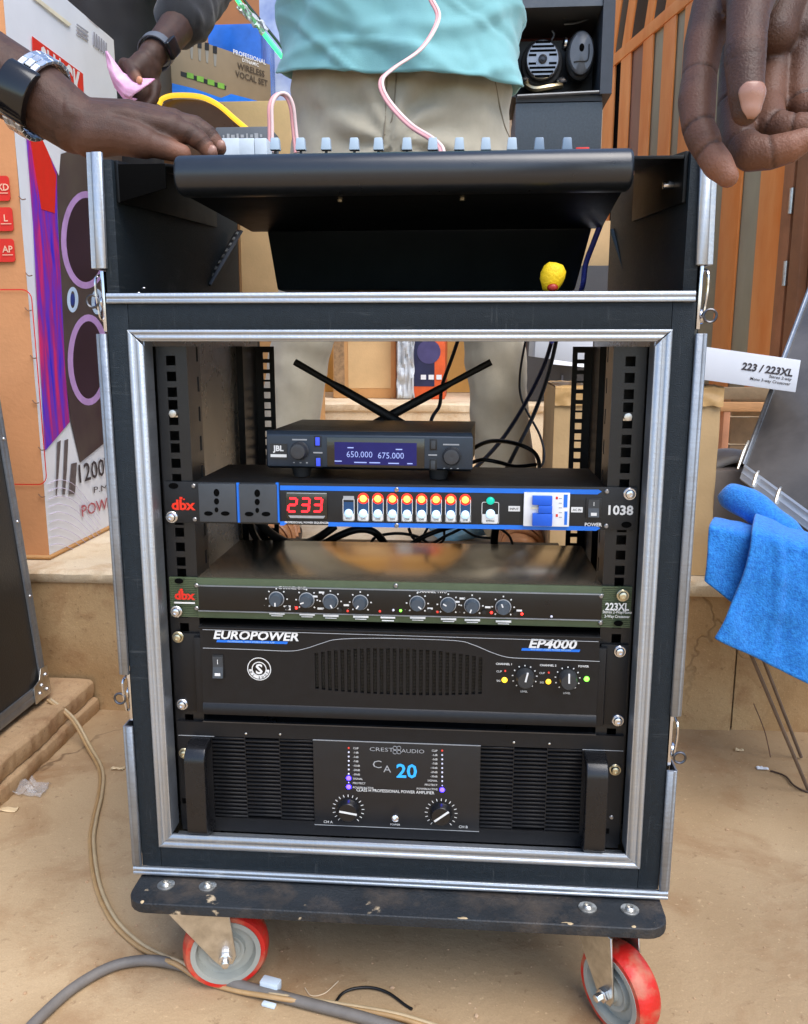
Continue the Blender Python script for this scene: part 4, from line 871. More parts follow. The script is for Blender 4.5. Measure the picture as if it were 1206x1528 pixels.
for i, u in enumerate((411, 449, 487, 529, 565, 607.5, 646, 685.5, 725, 764, 804.5, 846)):
    p = aty(u, 224.5, .12); q = put(fcm if i < 10 else fc2, 'fader_cap', mxr, p); s_ = put(st_, 'fader_stem', q, p); s_.location = (0, 0, 0)
p = aty(869, 222, .13); MB().cbox((p.x, p.y, p.z - .002), .014, .008, .006).build('red_button', red_ink, mxr, bevel=.001)
# rear left connector panel
k = MB(); p, q = aty(322, 212, .44), aty(402, 188, .44); k.box(p.x, q.x, .44, .50, top(.45) - .01, q.z); cp = k.build('connector_panel', mat('connector_grey', rgb(92, 96, 100), .5), mxr, bevel=.002)
for i in range(9): w_ = .002 + .004 * ((i * 7) % 5) / 5; MB().cbox((p.x + .012 + (q.x - p.x - .024) * i / 8, .4392, (p.z + q.z) / 2 + .003 * ((i * 3) % 3 - 1)), w_, .0016, .004 + .003 * (i % 2)).build('worn_print', grey_ink, cp)
for u, w_ in ((345, .03), (372, .02), (393, .016)): p = aty(u, 216, .30); MB().cbox((p.x, p.y, p.z - .008), w_, .03, .026).build('connector', mat('pale_connector', rgb(205, 215, 222), .4), mxr, bevel=.002)
# rack brackets along the tray sides
for sg in (-1, 1):
    f = [atx(165, 296, -.2650), atx(325, 353, -.2650)] if sg < 0 else [atx(1033, 292, .2650), atx(942, 346, .2650)]
    k = MB(); k.prism([(sg * .2650, .012, f[0].z), (sg * .2650, .012, .8955), (sg * .2650, min(.40, f[1].y), .93), (sg * .2650, min(.40, f[1].y), f[1].z + .012)], (sg * .0035, 0, 0)); k.build('rack_bracket', mix_m, mxr, bevel=.0006)
    k = MB(); k.prism([(sg * .2645, .012, .8920), (sg * .218, .012, .8920), (sg * .218, .30, .935), (sg * .2645, .30, .935)], (0, 0, -.003)); k.build('bracket_flange', mix_m, mxr, bevel=.0005)
    if sg < 0: k = MB(); a_, b_ = aty(163, 300, .012), aty(257, 231, .012); k.prism([(-.2645, .0115, f[0].z), (-.2185, .0115, f[0].z + .012), (-.2185, .0115, .8915), (-.2645, .0115, .8915)], (0, -.002, 0)); k.build('front_ear', hole, mxr, bevel=.0005)
    y_ = .075; MB().cyl((sg * .2648, .034 if sg < 0 else .05, .873), (sg * .255, .034 if sg < 0 else .05, .873), .004, .004, 12).build('bracket_bolt', chrome, mxr, bevel=.0005)

# ================================================================== LOOSE THINGS ON THE CASE
yp = mat('yellow_foam', rgb(232, 196, 8), .7, 0, .08, 60, .5, 400)
p = aty(822, 424, .012); p.z = zc(.6262)
ye = thing('yellow_plug', 'small yellow plug with a red end resting on the case divider', 'plug', (p.x, p.y, p.z))
k = MB(); dv = Vector((.25, 0, 1)).normalized(); k.lathe([(.0, .000), (.006, .001), (.0085, .005), (.0110, .010), (.0118, .016), (.0106, .022), (.0068, .0262), (0, .0276)], p + Vector((-.002, 0, .0005)), dv, 32, close=False); jitter(k, .0009, 110, 3); k.build('body', yp, ye, smooth=60)
k = MB(); k.sphere(p + Vector((.001, -.0085, .0042)), (.0052, .0035, .0036)); k.build('tip', mat('red_plastic', rgb(150, 30, 18), .4), ye)

def cable(name, label, pts, r, m, cat='cable', group=None, n=8, sub=7, flat=1.):
    k = MB(); k.tube(pts, r, n, sub, flat=flat); return tag(k.build(name, m, smooth=60), label, cat, group)
pink = mat('pink_wire', rgb(225, 160, 160), .5, 0, .06, 30); pinkw = mat('pale_pink_wire', rgb(236, 205, 200), .5, 0, .06, 30)
def twin(name, label, pts, r, ma, mb, side):
    t = thing(name, label, 'cable', pts[0]); k = MB(); k.tube(pts, r, 7, 7); k.build('strand', ma, t, smooth=60)
    s = Vector(side); k = MB(); k.tube([p + s for p in pts], r, 7, 7); k.build('strand', mb, t, smooth=60); return t
yk = .30
twin('twin_wire', 'pink twin wire hanging down in front of the mint shirt onto the mixer', [Vector((-.05, .67, 1.56)), aty(612, -90, .64), aty(630, -50, .62), aty(640, -5, .60), aty(652, 28, .57), aty(628, 72, .53), aty(585, 103, .48), aty(567, 122, .45), aty(576, 150, .41), aty(608, 186, .36), aty(640, 207, .32), aty(655, 221, .28), aty(658, 232, .26)], .0023, pink, pinkw, (.0040, -.0005, .0015))
twin('twin_wire', 'pink twin wire looped upright at the left end of the mixer', [aty(402, 228, .36), aty(402, 190, .36), aty(402, 158, .36), aty(411, 142, .365), aty(424, 142, .37), aty(433, 158, .375), aty(437, 190, .38), aty(441, 228, .38)], .0024, pink, pinkw, (.0042, -.0008, .0006))
blk = mat('black_cable', rgb(15, 15, 16), .45); navy = mat('navy_cable', rgb(40, 45, 120), .4); bluec = mat('blue_cable', rgb(84, 98, 235), .4)
cable('blue_cable', 'blue cable hanging down the right side inside the tray', [aty(903, 318, .27), aty(896, 336, .275), aty(886, 362, .28), aty(874, 395, .29), aty(868, 432, .30), aty(850, 470, .56), aty(822, 512, .56)], .0034, bluec)
cg = 'black cables hanging behind the rack devices'
def bc(label, pts, r=.0034, y=.40, m=blk): cable('black_cable', label, [aty(u, v, y) if len(q) == 2 else aty(u, v, q[2]) for q in pts for u, v in [q[:2]]], r, m)
bc('black cable curving down from the top, just right of the crossed antennas', [(686, 500, .56), (676, 530, .56), (660, 575, .57), (656, 605, .57), (643, 630, .55), (640, 690, .5), (645, 720, .4)], .0030)
bc('dark blue cable running diagonally to the right side of the receiver', [(826, 500, .56), (812, 545, .57), (785, 600, .55), (752, 652, .5), (712, 696, .42), (690, 712, .36)], .0034, m=mat('blue_black_cable', rgb(22, 22, 52), .4))
bc('thick black cable falling diagonally beside the grey trouser leg', [(832, 500, .575), (818, 560, .58), (796, 620, .56), (770, 672, .5), (748, 715, .45)], .0034)
bc('thin black cable hanging from the dark carton with a bend near its end', [(786, 500, .6), (776, 560, .62), (780, 600, .62), (806, 650, .6), (812, 685, .57), (800, 705, .55)], .0020)
bc('black cable looped flat behind the right end of the receiver', [(690, 684, .34), (708, 668, .36), (735, 658, .40), (770, 662, .44), (796, 674, .44), (805, 694, .42), (800, 720, .38)], .0032)
bc('short black cable end lying beside the receiver', [(700, 692, .36), (720, 686, .34), (745, 690, .34), (770, 696, .36), (800, 693, .38)], .0028)
bc('black cable arched above the back of the receiver', [(480, 650, .33), (500, 634, .33), (530, 630, .33), (556, 640, .33), (570, 660, .33)], .0030)
bc('thin black wire loop behind the receiver', [(633, 640, .3), (636, 630, .3), (644, 631, .3), (643, 642, .3), (655, 660, .3)], .0012)
bc('thick black cable drooping beneath the left mains sockets', [(372, 778, .2), (380, 800, .22), (395, 815, .25), (430, 822, .3)], .0045)
bc('heavy black cable swinging from the sequencer socket towards the middle', [(385, 778, .19), (410, 800, .21), (440, 812, .24), (470, 805, .28), (500, 785, .3)], .0055)
bc('thick black cable forming an arch behind the crossover', [(470, 820, .3), (505, 800, .3), (535, 790, .3), (560, 795, .3), (578, 818, .32), (585, 840, .34)], .0052)
bc('thin black wire curling left of the bypass button', [(552, 818, .34), (560, 802, .34), (590, 796, .34), (620, 800, .34), (640, 812, .34), (650, 830, .34)], .0022)
bc('black wire sagging across the gap above the crossover', [(610, 788, .36), (618, 804, .36), (640, 812, .36), (665, 800, .36), (690, 788, .36)], .0022)
bc('black cable crossing diagonally above the crossover lid', [(600, 822, .33), (630, 802, .33), (660, 790, .33), (690, 782, .3)], .0036)
bc('thin looping black wire above the crossover lid', [(640, 785, .36), (632, 803, .36), (645, 816, .36), (662, 806, .36), (664, 790, .36), (680, 784, .36), (710, 800, .36), (740, 803, .36)], .0018)
bc('thick black cable dropping straight behind the circuit breaker', [(742, 780, .3), (738, 800, .31), (738, 830, .33)], .0056)
bc('thin black wire bending down right of the thick cable', [(745, 788, .33), (760, 800, .33), (768, 822, .33)], .0018)

# ================================================================== LEFT: SPEAKER CARTON
CX, CY, CT = -.780, .800, 1.432
ct = thing('speaker_carton', 'tall printed speaker carton, orange-brown front and white side with loudspeaker picture', 'carton', (-1.1, 1.05, Z1))
k = MB()
nX, nZ = 14, 26
def dent(x, z): return noise.noise(Vector((x * 7, z * 5, 2))) * .003
k.grid(lambda a, b: Vector((-1.42 + (CX + 1.42) * a, CY + dent(a * .6, b), Z1 + .002 + (CT - Z1) * b)), 24, 40)
k.add([(-1.42, CY, Z1), (-1.42, 1.30, Z1), (-1.42, 1.30, CT), (-1.42, CY, CT), (CX, 1.30, Z1), (CX, 1.30, CT)], [(0, 1, 2, 3), (1, 4, 5, 2)])
k.build('brown_panel', card_o, ct, recalc=False)
k = MB(); k.grid(lambda a, b: Vector((CX + dent(a + 3, b * 2) * .6, CY + .5 * a, Z1 + .002 + (CT - Z1) * b)), 16, 40); k.build('white_panel', white_card, ct, recalc=False)
k = MB(); k.add([(-1.42, CY, CT), (CX, CY, CT), (CX, 1.30, CT), (-1.42, 1.30, CT)], [(0, 1, 2, 3)]); k.build('lid', card_o, ct)
# folded lower edge
k = MB(); k.tube([(-1.41, CY, Z1 + .006), (CX, CY, Z1 + .006), (CX, 1.29, Z1 + .006)], .005, 6, 0); k.build('folded_edge', card, ct)
PX = CX + .003
def fpoly(name, pts, m, d=0., parent=ct, sub=False):
    k = MB(); k.prism([atx(u, v, PX + d) for u, v in pts], (-.0012, 0, 0)); return k.build(name, m, parent, smooth=0)
def fring(name, cu, cv, ru, rv, t, m, d, parent=ct):
    k = MB(); o = []; i_ = []
    for j in range(36):
        a = 2 * PI * j / 36; o.append(atx(cu + ru * math.cos(a), cv + rv * math.sin(a), PX + d)); i_.append(atx(cu + (ru - t) * math.cos(a), cv + (rv - t * 1.25) * math.sin(a), PX + d))
    k.add(o + i_, [(j, (j + 1) % 36, 36 + (j + 1) % 36, 36 + j) for j in range(36)]); return k.build(name, m, parent, smooth=0, recalc=False)
# stage-light print: blue, magenta and red streaks
lm = mat('stage_light_print', rgb(110, 40, 140), .45); N, L, b = nodes_of(lm)
g_ = N.new('ShaderNodeNewGeometry'); mp = N.new('ShaderNodeMapping'); mp.inputs['Scale'].default_value = (1, 26, 3.0); L.new(g_.outputs['Position'], mp.inputs[0])
nz = N.new('ShaderNodeTexNoise'); nz.inputs['Scale'].default_value = 2.2; nz.inputs['Detail'].default_value = 5; nz.inputs['Distortion'].default_value = .4; L.new(mp.outputs[0], nz.inputs['Vector'])
rp = N.new('ShaderNodeValToRGB'); e = rp.color_ramp.elements; e[0].position = .28; e[0].color = (*rgb(40, 40, 200), 1); e[1].position = .75; e[1].color = (*rgb(225, 40, 70), 1)
for ps_, cc in ((.42, rgb(110, 50, 190)), (.52, rgb(150, 40, 140)), (.62, rgb(205, 45, 120))): x = e.new(ps_); x.color = (*cc, 1)
L.new(nz.outputs['Fac'], rp.inputs[0]); L.new(rp.outputs[0], b.inputs['Base Color'])
fpoly('light_print', [(40, 200), (84, 205), (86, 330), (92, 430), (98, 560), (104, 630), (68, 672), (62, 560), (50, 330)], lm)
fpoly('red_print', [(45, 205), (66, 210), (84, 262), (82, 318), (62, 312)], red_ink, .0006)
fpoly('white_print', [(58, 196), (92, 210), (88, 262)], white_card, .0008)
spk = fpoly('speaker_picture', [(84, 232), (182, 200), (182, 640), (120, 690), (106, 628), (98, 560), (92, 430)], mat('speaker_print', rgb(66, 52, 58), .4, 0, .25, 4, col2=rgb(96, 88, 78)), .0004)
vi = mat('violet_print', rgb(188, 150, 205), .45); dk = mat('cone_print', rgb(52, 36, 48), .4, 0, .2, 8)
for cu, cv, ru, rv, t in ((128, 358, 37, 73, 8), (132, 537, 31, 68, 8)):
    fpoly('cone_picture', [(cu + (ru - 4) * math.cos(2 * PI * j / 30), cv + (rv - 6) * math.sin(2 * PI * j / 30)) for j in range(30)], dk, .0009, spk); fring('ring_picture', cu, cv, ru, rv, t, vi, .0011, spk)
for cu, cv in ((108.5, 447), (145, 450)): fring('tweeter_picture', cu, cv, 8.5, 19, 5, mat('pale_blue_print', rgb(196, 220, 245), .4), .0010, spk); fpoly('cone_picture', [(cu + 3.4 * math.cos(2 * PI * j / 16), cv + 9 * math.sin(2 * PI * j / 16)) for j in range(16)], mat('deep_blue_print', rgb(40, 60, 130), .4), .0012, spk)
def ftext(s, u0, v0, u1, v1, px, m, name='lettering', off=.0, d=.0008, rot=None):
    a, b = atx(u0, v0, PX + d), atx(u1, v1, PX + d); R = (b - a).normalized(); v, f = text2d(s, 0, off, 1); wv = max(q[0] for q in v) - min(q[0] for q in v)
    h = px; k = MB(); Uv = Vector((0, 0, 1)); kk = h / .70; sx = (b - a).length / (wv * kk); k.text(s, a, h, R=R, U=Uv, align='L', off=off, sx=sx); return k.build(name, m, ct, recalc=False)
ink = mat('grey_black_ink', rgb(58, 52, 56), .5)
for m_, pts in (('microphone_picture', [(86, 660), (91, 657), (88, 700), (85, 740), (84, 738)]), ('microphone_picture', [(97, 657), (102, 655), (100, 700), (97, 738), (94, 738)]), ('remote_picture', [(107, 692), (115, 690), (112, 737), (103, 738)])): fpoly(m_, pts, mat('print_grey', rgb(96, 88, 88), .4, 0, .3, 120), .0006)
ftext('1200W', 118, 707, 176, 690, .040, ink, off=.01); ftext('P.M.P.O', 140, 731, 185, 722, .014, ink); ftext('POWERFUL', 122, 763, 200, 738, .026, mat('rust_ink', rgb(170, 80, 90), .5), off=.01)
ln_m = mat('pale_violet_line', rgb(205, 198, 222), .5)
for i in range(9):
    k = MB(); k.tube([atx(72 + i * .4, 722 + i * 11.5, PX + .0006), atx(90, 716 + i * 12, PX + .0006), atx(115, 727 + i * 12, PX + .0006), atx(150, 775 + i * 9, PX + .0006)], .0008, 4, 4); k.build('wave_line', ln_m, ct)
lb = fpoly('red_label', [(48.5, 54), (124, 110), (125.5, 146), (126, 160), (60, 120), (50, 84)], red_ink, .0006)
ftext('SHACK', 62, 92, 122, 132, .060, white_ink, 'label_lettering', off=.03, d=.0012)
for i in range(6): fpoly('printed_mark', [(140 + i * 3.6, 47 + i * 3.2), (141.8 + i * 3.6, 48.5 + i * 3.2), (141.8 + i * 3.6, 68 + i * 3), (140 + i * 3.6, 66.5 + i * 3)], mat('faint_grey_ink', rgb(150, 150, 160), .5), .0005)
for i in range(3): fpoly('printed_line', [(115, 35 + i * 6), (132, 47 + i * 6), (132, 49 + i * 6), (115, 37 + i * 6)], MATS['faint_grey_ink'], .0005)
fpoly('packing_tape', [(48, -4), (56, -4), (107, 36), (103, 39)], mat('yellowed_tape', rgb(225, 215, 190), .3), .0005)
# red print on the brown panel
def brect(name, u0, v0, u1, v1, m, r=.006, line=None):
    a, b = aty(u0, v1, CY - .0045), aty(u1, v0, CY - .0045); o = []; i_ = []
    for cx_, cz_, a0 in ((b.x - r, b.z - r, 0), (a.x + r, b.z - r, PI / 2), (a.x + r, a.z + r, PI), (b.x - r, a.z + r, 3 * PI / 2)):
        for q in range(6):
            t = a0 + PI / 2 * q / 5; o.append(Vector((cx_ + r * math.cos(t), a.y, cz_ + r * math.sin(t)))); w_ = line or 0; i_.append(Vector((cx_ + (r - w_) * math.cos(t), a.y, cz_ + (r - w_) * math.sin(t))))
    k = MB()
    if line: n = len(o); k.add(o + i_, [(j, (j + 1) % n, n + (j + 1) % n, n + j) for j in range(n)])
    else: k.prism(o, (0, .0012, 0))
    return k.build(name, m, ct, smooth=0, recalc=not line)
for v0, v1, u1, s in ((262, 300, 12.5, 'XD'), (309, 345, 17.5, 'L'), (356, 391, 20, 'AP')):
    o = brect('red_icon', u1 - 42, v0, u1, v1, red_ink); k = MB(); p = aty(u1 - 9, (v0 + v1) / 2 - 2, CY - .0060); k.text(s, p, .012, off=.02, align='C'); k.box(p.x - .011, p.x + .010, p.y, p.y + .0004, p.z - .0115, p.z - .0100); k.build('icon_mark', mat('pale_orange_ink', rgb(240, 190, 160), .5), o, recalc=False)
brect('red_outline', -160, 431, 47, 721, red_ink, .02, .0022)
for u, v in ((33, 296), (43, 410), (42, 462), (50, 533), (53, 600), (62, 670), (62, 740)):
    p = aty(u, v, CY - .004); k = MB(); k.tube([p + Vector((-.006, 0, .004)), p + Vector((0, -.001, -.002)), p + Vector((.007, 0, -.001))], .0011, 5, 3); k.build('staple', mat('staple_rust', rgb(120, 85, 60), .6), ct)

# ---------------------------------------------------------------- flight case leaning at the left edge
Pb = atz(72, 1040, .0695); lean = math.radians(4.5); Lx = Vector((-math.sin(lean), 0, math.cos(lean)))
fc_ = thing('flight_case', 'black flight case with aluminium edges and a riveted corner, standing on the ledge at left', 'flight case', (Pb.x - .2, Pb.y - .3, .0695))
Q = Pb + Vector((0, -.36, 0)); th = Vector((-math.cos(lean), 0, -math.sin(lean))) * .24; th.z = -math.sin(lean) * .24
base = Pb + Vector((-.001, 0, .012)); H = .62
k = MB(); k.prism([base, base + Vector((0, -.36, 0)), base + Vector((0, -.36, 0)) + Lx * H, base + Lx * H], Vector((-.24, 0, 0))); k.build('panel', mat('black_case_panel', rgb(40, 39, 38), .4, 0, .2, 8, .2, 300), fc_)
n_ = Vector((math.cos(lean), 0, math.sin(lean)))
def fstrip(p0, p1, A, w_, parent, m=alu2, nm='edge_extrusion'):
    k = MB(); k.profile([(0, 0), (0, .0025), (.1 * w_, .0035), (.4 * w_, .0035), (.5 * w_, .0025), (.6 * w_, .0035), (.9 * w_, .0035), (w_, .0025), (w_, 0)], p0, p1, A, n_); return k.build(nm, m, parent)
fstrip(base + n_ * .0004, base + Lx * H + n_ * .0004, (0, -1, 0), .021, fc_); fstrip(base + Vector((0, -.36, 0)) + n_ * .0004, base + Vector((0, -.022, 0)) + n_ * .0004, Lx, .026, fc_); fstrip(base + Vector((0, -.022, 0)) + Lx * H + n_ * .0004, base + Vector((0, -.36, 0)) + Lx * H + n_ * .0004, -Lx, .026, fc_)
cpn = MB(); c0 = base + n_ * .0042; cpn.prism([c0 + Vector((0, .004, 0)) - Lx * .004, c0 + Vector((0, .004, 0)) + Lx * .050, c0 + Vector((0, -.020, 0)) + Lx * .052, c0 + Vector((0, -.030, 0)) + Lx * .034, c0 + Vector((0, -.052, 0)) + Lx * .028, c0 + Vector((0, -.054, 0)) - Lx * .004], n_ * .002); co = cpn.build('corner_plate', zinc, fc_, bevel=.0008)
for y, z in ((-.008, .036), (-.010, .008), (-.036, .010), (-.026, .022)): MB().sphere(c0 + Vector((0, y, 0)) + Lx * z + n_ * .0022, .0042, 10, 6).build('rivet', chrome, co)
for z in (.19, .33, .48): MB().sphere(base + Vector((0, -.0115, 0)) + Lx * z + n_ * .0036, .0032, 8, 6).build('rivet', chrome, fc_)

# ================================================================== RIGHT SIDE
# brown carton and the white box lying on it
p = aty(1077, 590, .765); BX1 = p.x; ztop = aty(1060, 573, .765).z
bc_ = thing('brown_carton', 'narrow brown carton with crumpled tape on top, right of the rack', 'carton', (BX1 - .15, .87, Z1 + .004))
k = MB(); k.grid(lambda a, b: Vector((BX1 - .30 + .30 * a, .765 + noise.noise(Vector((a * 3, b * 6, 9))) * .003, Z1 + .005 + (ztop - Z1 - .012) * b)), 14, 18)
k.add([(BX1, .765, Z1 + .005), (BX1, .99, Z1 + .005), (BX1, .99, ztop - .007), (BX1, .765, ztop - .007), (BX1 - .30, .765, Z1 + .005), (BX1 - .30, .99, Z1 + .005), (BX1 - .30, .99, ztop - .007), (BX1 - .30, .765, ztop - .007)], [(0, 1, 2, 3), (4, 7, 6, 5), (3, 2, 6, 7), (1, 5, 6, 2)]); k.build('box', card2, bc_, recalc=False)
k = MB(); k.grid(lambda a, b: Vector((BX1 - .30 + .303 * a, .762 + (.232 * max(0, b - .3) / .7) + noise.noise(Vector((a * 18, b * 8, 3))) * .004 - .002, ztop - .04 + .036 * min(1, b / .3) + noise.noise(Vector((a * 22, b * 11, 1))) * .0025)), 50, 22); k.build('tape_wrap', mat('brown_tape', rgb(205, 165, 110), .25, 0, .1, 30), bc_, recalc=False)
A, B_, C_, D_ = aty(1050, 517, .752), aty(1195.5, 537.5, .752), aty(1187.5, 585.5, .752), aty(1045, 568, .752)
R = (B_ - A).normalized(); U = (A - D_).normalized(); L0 = A - R * .30; L1 = D_ - R * .30
wb = thing('white_box', 'long white crossover box printed 223 / 223XL, tilted on top of the brown carton', 'box', (C_ + Vector((-.1, .05, 0))))
k = MB(); k.prism([L0, B_, C_, L1], (0, .16, 0)); k.build('box', white_card, wb, bevel=.001)
k = MB(); k.text('223 / 223XL', aty(1145, 551, .7512), .0125, R=R, U=U, off=.035, shear=.2, align='C'); k.text('Stereo 2-way', aty(1182, 566, .7512), .0052, R=R, U=U, off=.015, shear=.2, align='R'); k.text('Mono 3-way Crossover', aty(1180, 573, .7512), .0052, R=R, U=U, off=.015, shear=.2, align='R'); k.build('lettering', ink, wb, recalc=False)
# grey case base behind the stool
gb = aty(1066, 702, .80)
k = MB(); k.box(gb.x, gb.x + .75, .80, 1.10, Z1 + .005, gb.z); gk = k.build('grey_case', mat('grey_case_board', rgb(118, 108, 100), .6, 0, .12, 8, .2, 200), bevel=.004); tag(gk, 'low grey case standing behind the blue towel', 'case')
k = MB(); a = aty(1070, 690, .84); k.grid(lambda p_, q: Vector((gb.x + .005 + .13 * p_, .84 + .12 * q, gb.z + .004 + .020 * math.sin(p_ * PI) * (1 - .3 * q) + .006 * q)), 12, 6); gk2 = k.build('grey_cloth', mat('grey_felt', rgb(158, 152, 146), .9, 0, .08, 40, .3, 400), recalc=False); m_ = gk2.modifiers.new('s', 'SOLIDIFY'); m_.thickness = .012; tag(gk2, 'folded grey cloth on the low grey case', 'cloth')
# stool under the towel: metal legs
sx0, sx1, sy0, sy1, sz = .53, .86, .50, .70, .41
stl = thing('folding_stool', 'thin metal legged stool hidden under the blue towel', 'stool', ((sx0 + sx1) / 2, (sy0 + sy1) / 2, 0))
MB().box(sx0 + .02, sx1, sy0 + .02, sy1, sz - .05, sz - .012).build('seat', mat('stool_seat', rgb(90, 80, 70), .6), stl, bevel=.008)
steel_d = mat('dull_steel_leg', rgb(120, 104, 92), .45, .5, .2, 40)
for (u0, v0, Y0), (u1, v1) in (((1112, 955, .46), (1206, 1178)), ((1130, 960, .60), (1196, 1130))):
    MB().tube([aty(u0, v0 - 60, Y0), aty(u0, v0, Y0), atz(u1, v1, .004)], .0030, 8, 0).build('leg', steel_d, stl)
for x, y in ((sx1 - .02, sy0 + .03), (sx1 - .02, sy1 - .03)): MB().tube([(x, y, sz - .04), (x - .05, y, .004)], .0030, 8, 0).build('leg', steel_d, stl)
p_, q_ = aty(1125, 1050, .62), atz(1150, 1130, .004); cable('thin_wire', 'thin rusty wire leaning under the blue towel', [p_, (p_ + q_) / 2 + Vector((.004, 0, 0)), q_], .0010, mat('rust_wire', rgb(110, 80, 62), .6))
# towel
tw_m = mat('blue_terry', rgb(22, 112, 206), .95, 0, .12, 190, .9, 380, col2=rgb(52, 152, 236), sheen=.3)
tw = thing('blue_towel', 'bright blue terry towel draped over the stool', 'towel', (.7, .5, .25))
def sheet(name, quad, nu, nv, amp, seed, th, bulge=0.):
    a, b, c, d = quad; k = MB()
    def fn(p_, q):
        v = (a * (1 - p_) + b * p_) * (1 - q) + (d * (1 - p_) + c * p_) * q
        w_ = noise.fractal(Vector((p_ * 3.2, q * 2.2, seed)), 1, 2, 3)
        v = v + Vector((0, -bulge * math.sin(q * PI) * .6 - amp * w_, amp * .4 * noise.noise(Vector((p_ * 5, q * 5, seed + 3)))))
        if q < .16: t_ = 1 - q / .16; v = v + Vector((.03 * t_ * t_ * (1 - p_), .08 * t_ * t_, -.016 * t_ * t_))
        if name == 'front_fold': v = v + Vector((.012 * math.sin(q * PI) * (1 - p_), -.006 * math.sin(p_ * 9 + q * 2.2) * q - .004 * max(0, 1 - abs(p_ * 3.2 - .55 - q * .5) * 6), 0))
        return v
    k.grid(fn, nu, nv); o = k.build(name, tw_m, tw, recalc=False, smooth=80); m_ = o.modifiers.new('s', 'SOLIDIFY'); m_.thickness = th; m_.offset = 0; m2 = o.modifiers.new('b', 'SUBSURF'); m2.levels = m2.render_levels = 1; return o
sheet('rear_fold', [aty(1059, 772, .49), aty(1200, 792, .49), aty(1170, 960, .455), aty(1051, 867, .47)], 26, 24, .004, 2, .005, .004)
sheet('front_fold', [aty(1124, 766, .455), aty(1330, 830, .42), aty(1330, 1082, .39), aty(1064, 951, .425)], 54, 44, .0075, 7, .006, .006)
k = MB(); a, b = aty(1088, 738, .60), aty(1178, 798, .52); k.tube([a + (a - b) * .10, a, (a * .5 + b * .5) + Vector((0, 0, .006)), b, b + (b - a) * .25], [.010, .022, .027, .022, .010], 16, 8); jitter(k, .004, 30, 2); k.build('rolled_edge', tw_m, tw, smooth=70)
# tilted lid resting on the grey case
A = aty(1108, 692, .755); Bq = aty(1206, 432, 1.06); Cq = aty(1206, 828, .52)
e1 = (Bq - A); e2 = (Cq - A); e2 = e2 - e1 * (.35 * e2.dot(e1) / e1.dot(e1)); nn = e1.cross(e2).normalized()
if nn.y > 0: nn = -nn
ld = thing('case_lid', 'grey flight case lid with aluminium edge, tilted against the stool at the right edge', 'case lid', (A.x, A.y, A.z - .02))
tp = A + e1 * 1.75; fr_ = A + e2 * 2.2
k = MB(); k.prism([A, tp, tp + e2 * 2.2, fr_], -nn * .018); k.build('panel', mat('scuffed_grey_panel', rgb(74, 70, 68), .32, 0, .3, 7, .2, 60, col2=rgb(104, 99, 95)), ld)
d1, d2 = e1.normalized(), e2.normalized()
k = MB(); k.profile([(0, 0), (0, .003), (.005, .004), (.007, .003), (.012, .003), (.012, 0)], A + nn * .0006, tp + nn * .0006, d2, nn); k.build('edge_extrusion', alu2, ld)
k = MB(); w_ = .034; k.profile([(0, 0), (0, .006), (.006, .0075), (.010, .006), (.018, .006), (.021, .0075), (.026, .006), (w_, .006), (w_, 0)], A + nn * .0006 + d2 * .012, fr_ + nn * .0006, -d1, nn); es = k.build('edge_extrusion', alu, ld)
for f_ in (.12, .42, .86):
    c = A + e2 * (f_ + .12) + nn * .006 + (-d1) * .014; k = MB(); k.tube([c + d1 * .020, c + nn * .003 + d1 * .010, c + nn * .002 - d1 * .012, c - d1 * .018], [.0020, .0032, .0030, .0020], 8, 4); k.build('hinge_clip', zinc, ld)
k = MB(); k.tube([A + d1 * .05 + nn * .008, A + d1 * .02 + nn * .010, A - d1 * .02 + nn * .008], [.002, .0034, .002], 8, 4); k.build('hinge_clip', zinc, ld)
# wooden crate ends seen behind the carton
wood = mat('raw_timber', rgb(190, 140, 92), .75, 0, .15, 12, .4, 90, stretch=(1, 1, 6)); wood_d = mat('old_timber', rgb(134, 112, 84), .8, 0, .2, 14, .5, 90)
pa, pb2 = aty(1078, 603, 1.55), aty(1165, 612, 1.55)
wc = thing('timber_trestle', 'pale timber crossbar on a post in front of old planks behind the carton', 'trestle', (pa.x + .1, 1.6, Z1))
k = MB(); k.box(pa.x - .02, pa.x + .60, 1.55, 1.60, aty(1080, 614, 1.55).z, aty(1080, 600, 1.55).z); k.build('crossbar', wood, wc, bevel=.003)
k = MB(); k.box(aty(1078, 650, 1.552).x, aty(1088, 650, 1.552).x, 1.552, 1.598, Z1 + .004, aty(1080, 614, 1.55).z); k.build('post', mat('red_timber', rgb(176, 120, 86), .75, 0, .15, 12), wc, bevel=.002)
for i in range(4): z_ = Z1 + .005 + i * .078; k = MB(); k.box(aty(1090, 650, 1.62).x, pa.x + .62, 1.62, 1.64, z_, z_ + .074); k.build('plank', wood_d, wc, bevel=.002)
k = MB(); k.box(pa.x - .02, pa.x + .6, 1.56, 1.59, aty(1080, 596, 1.56).z, aty(1080, 578, 1.56).z); k.build('top_plank', wood_d, wc, bevel=.002)

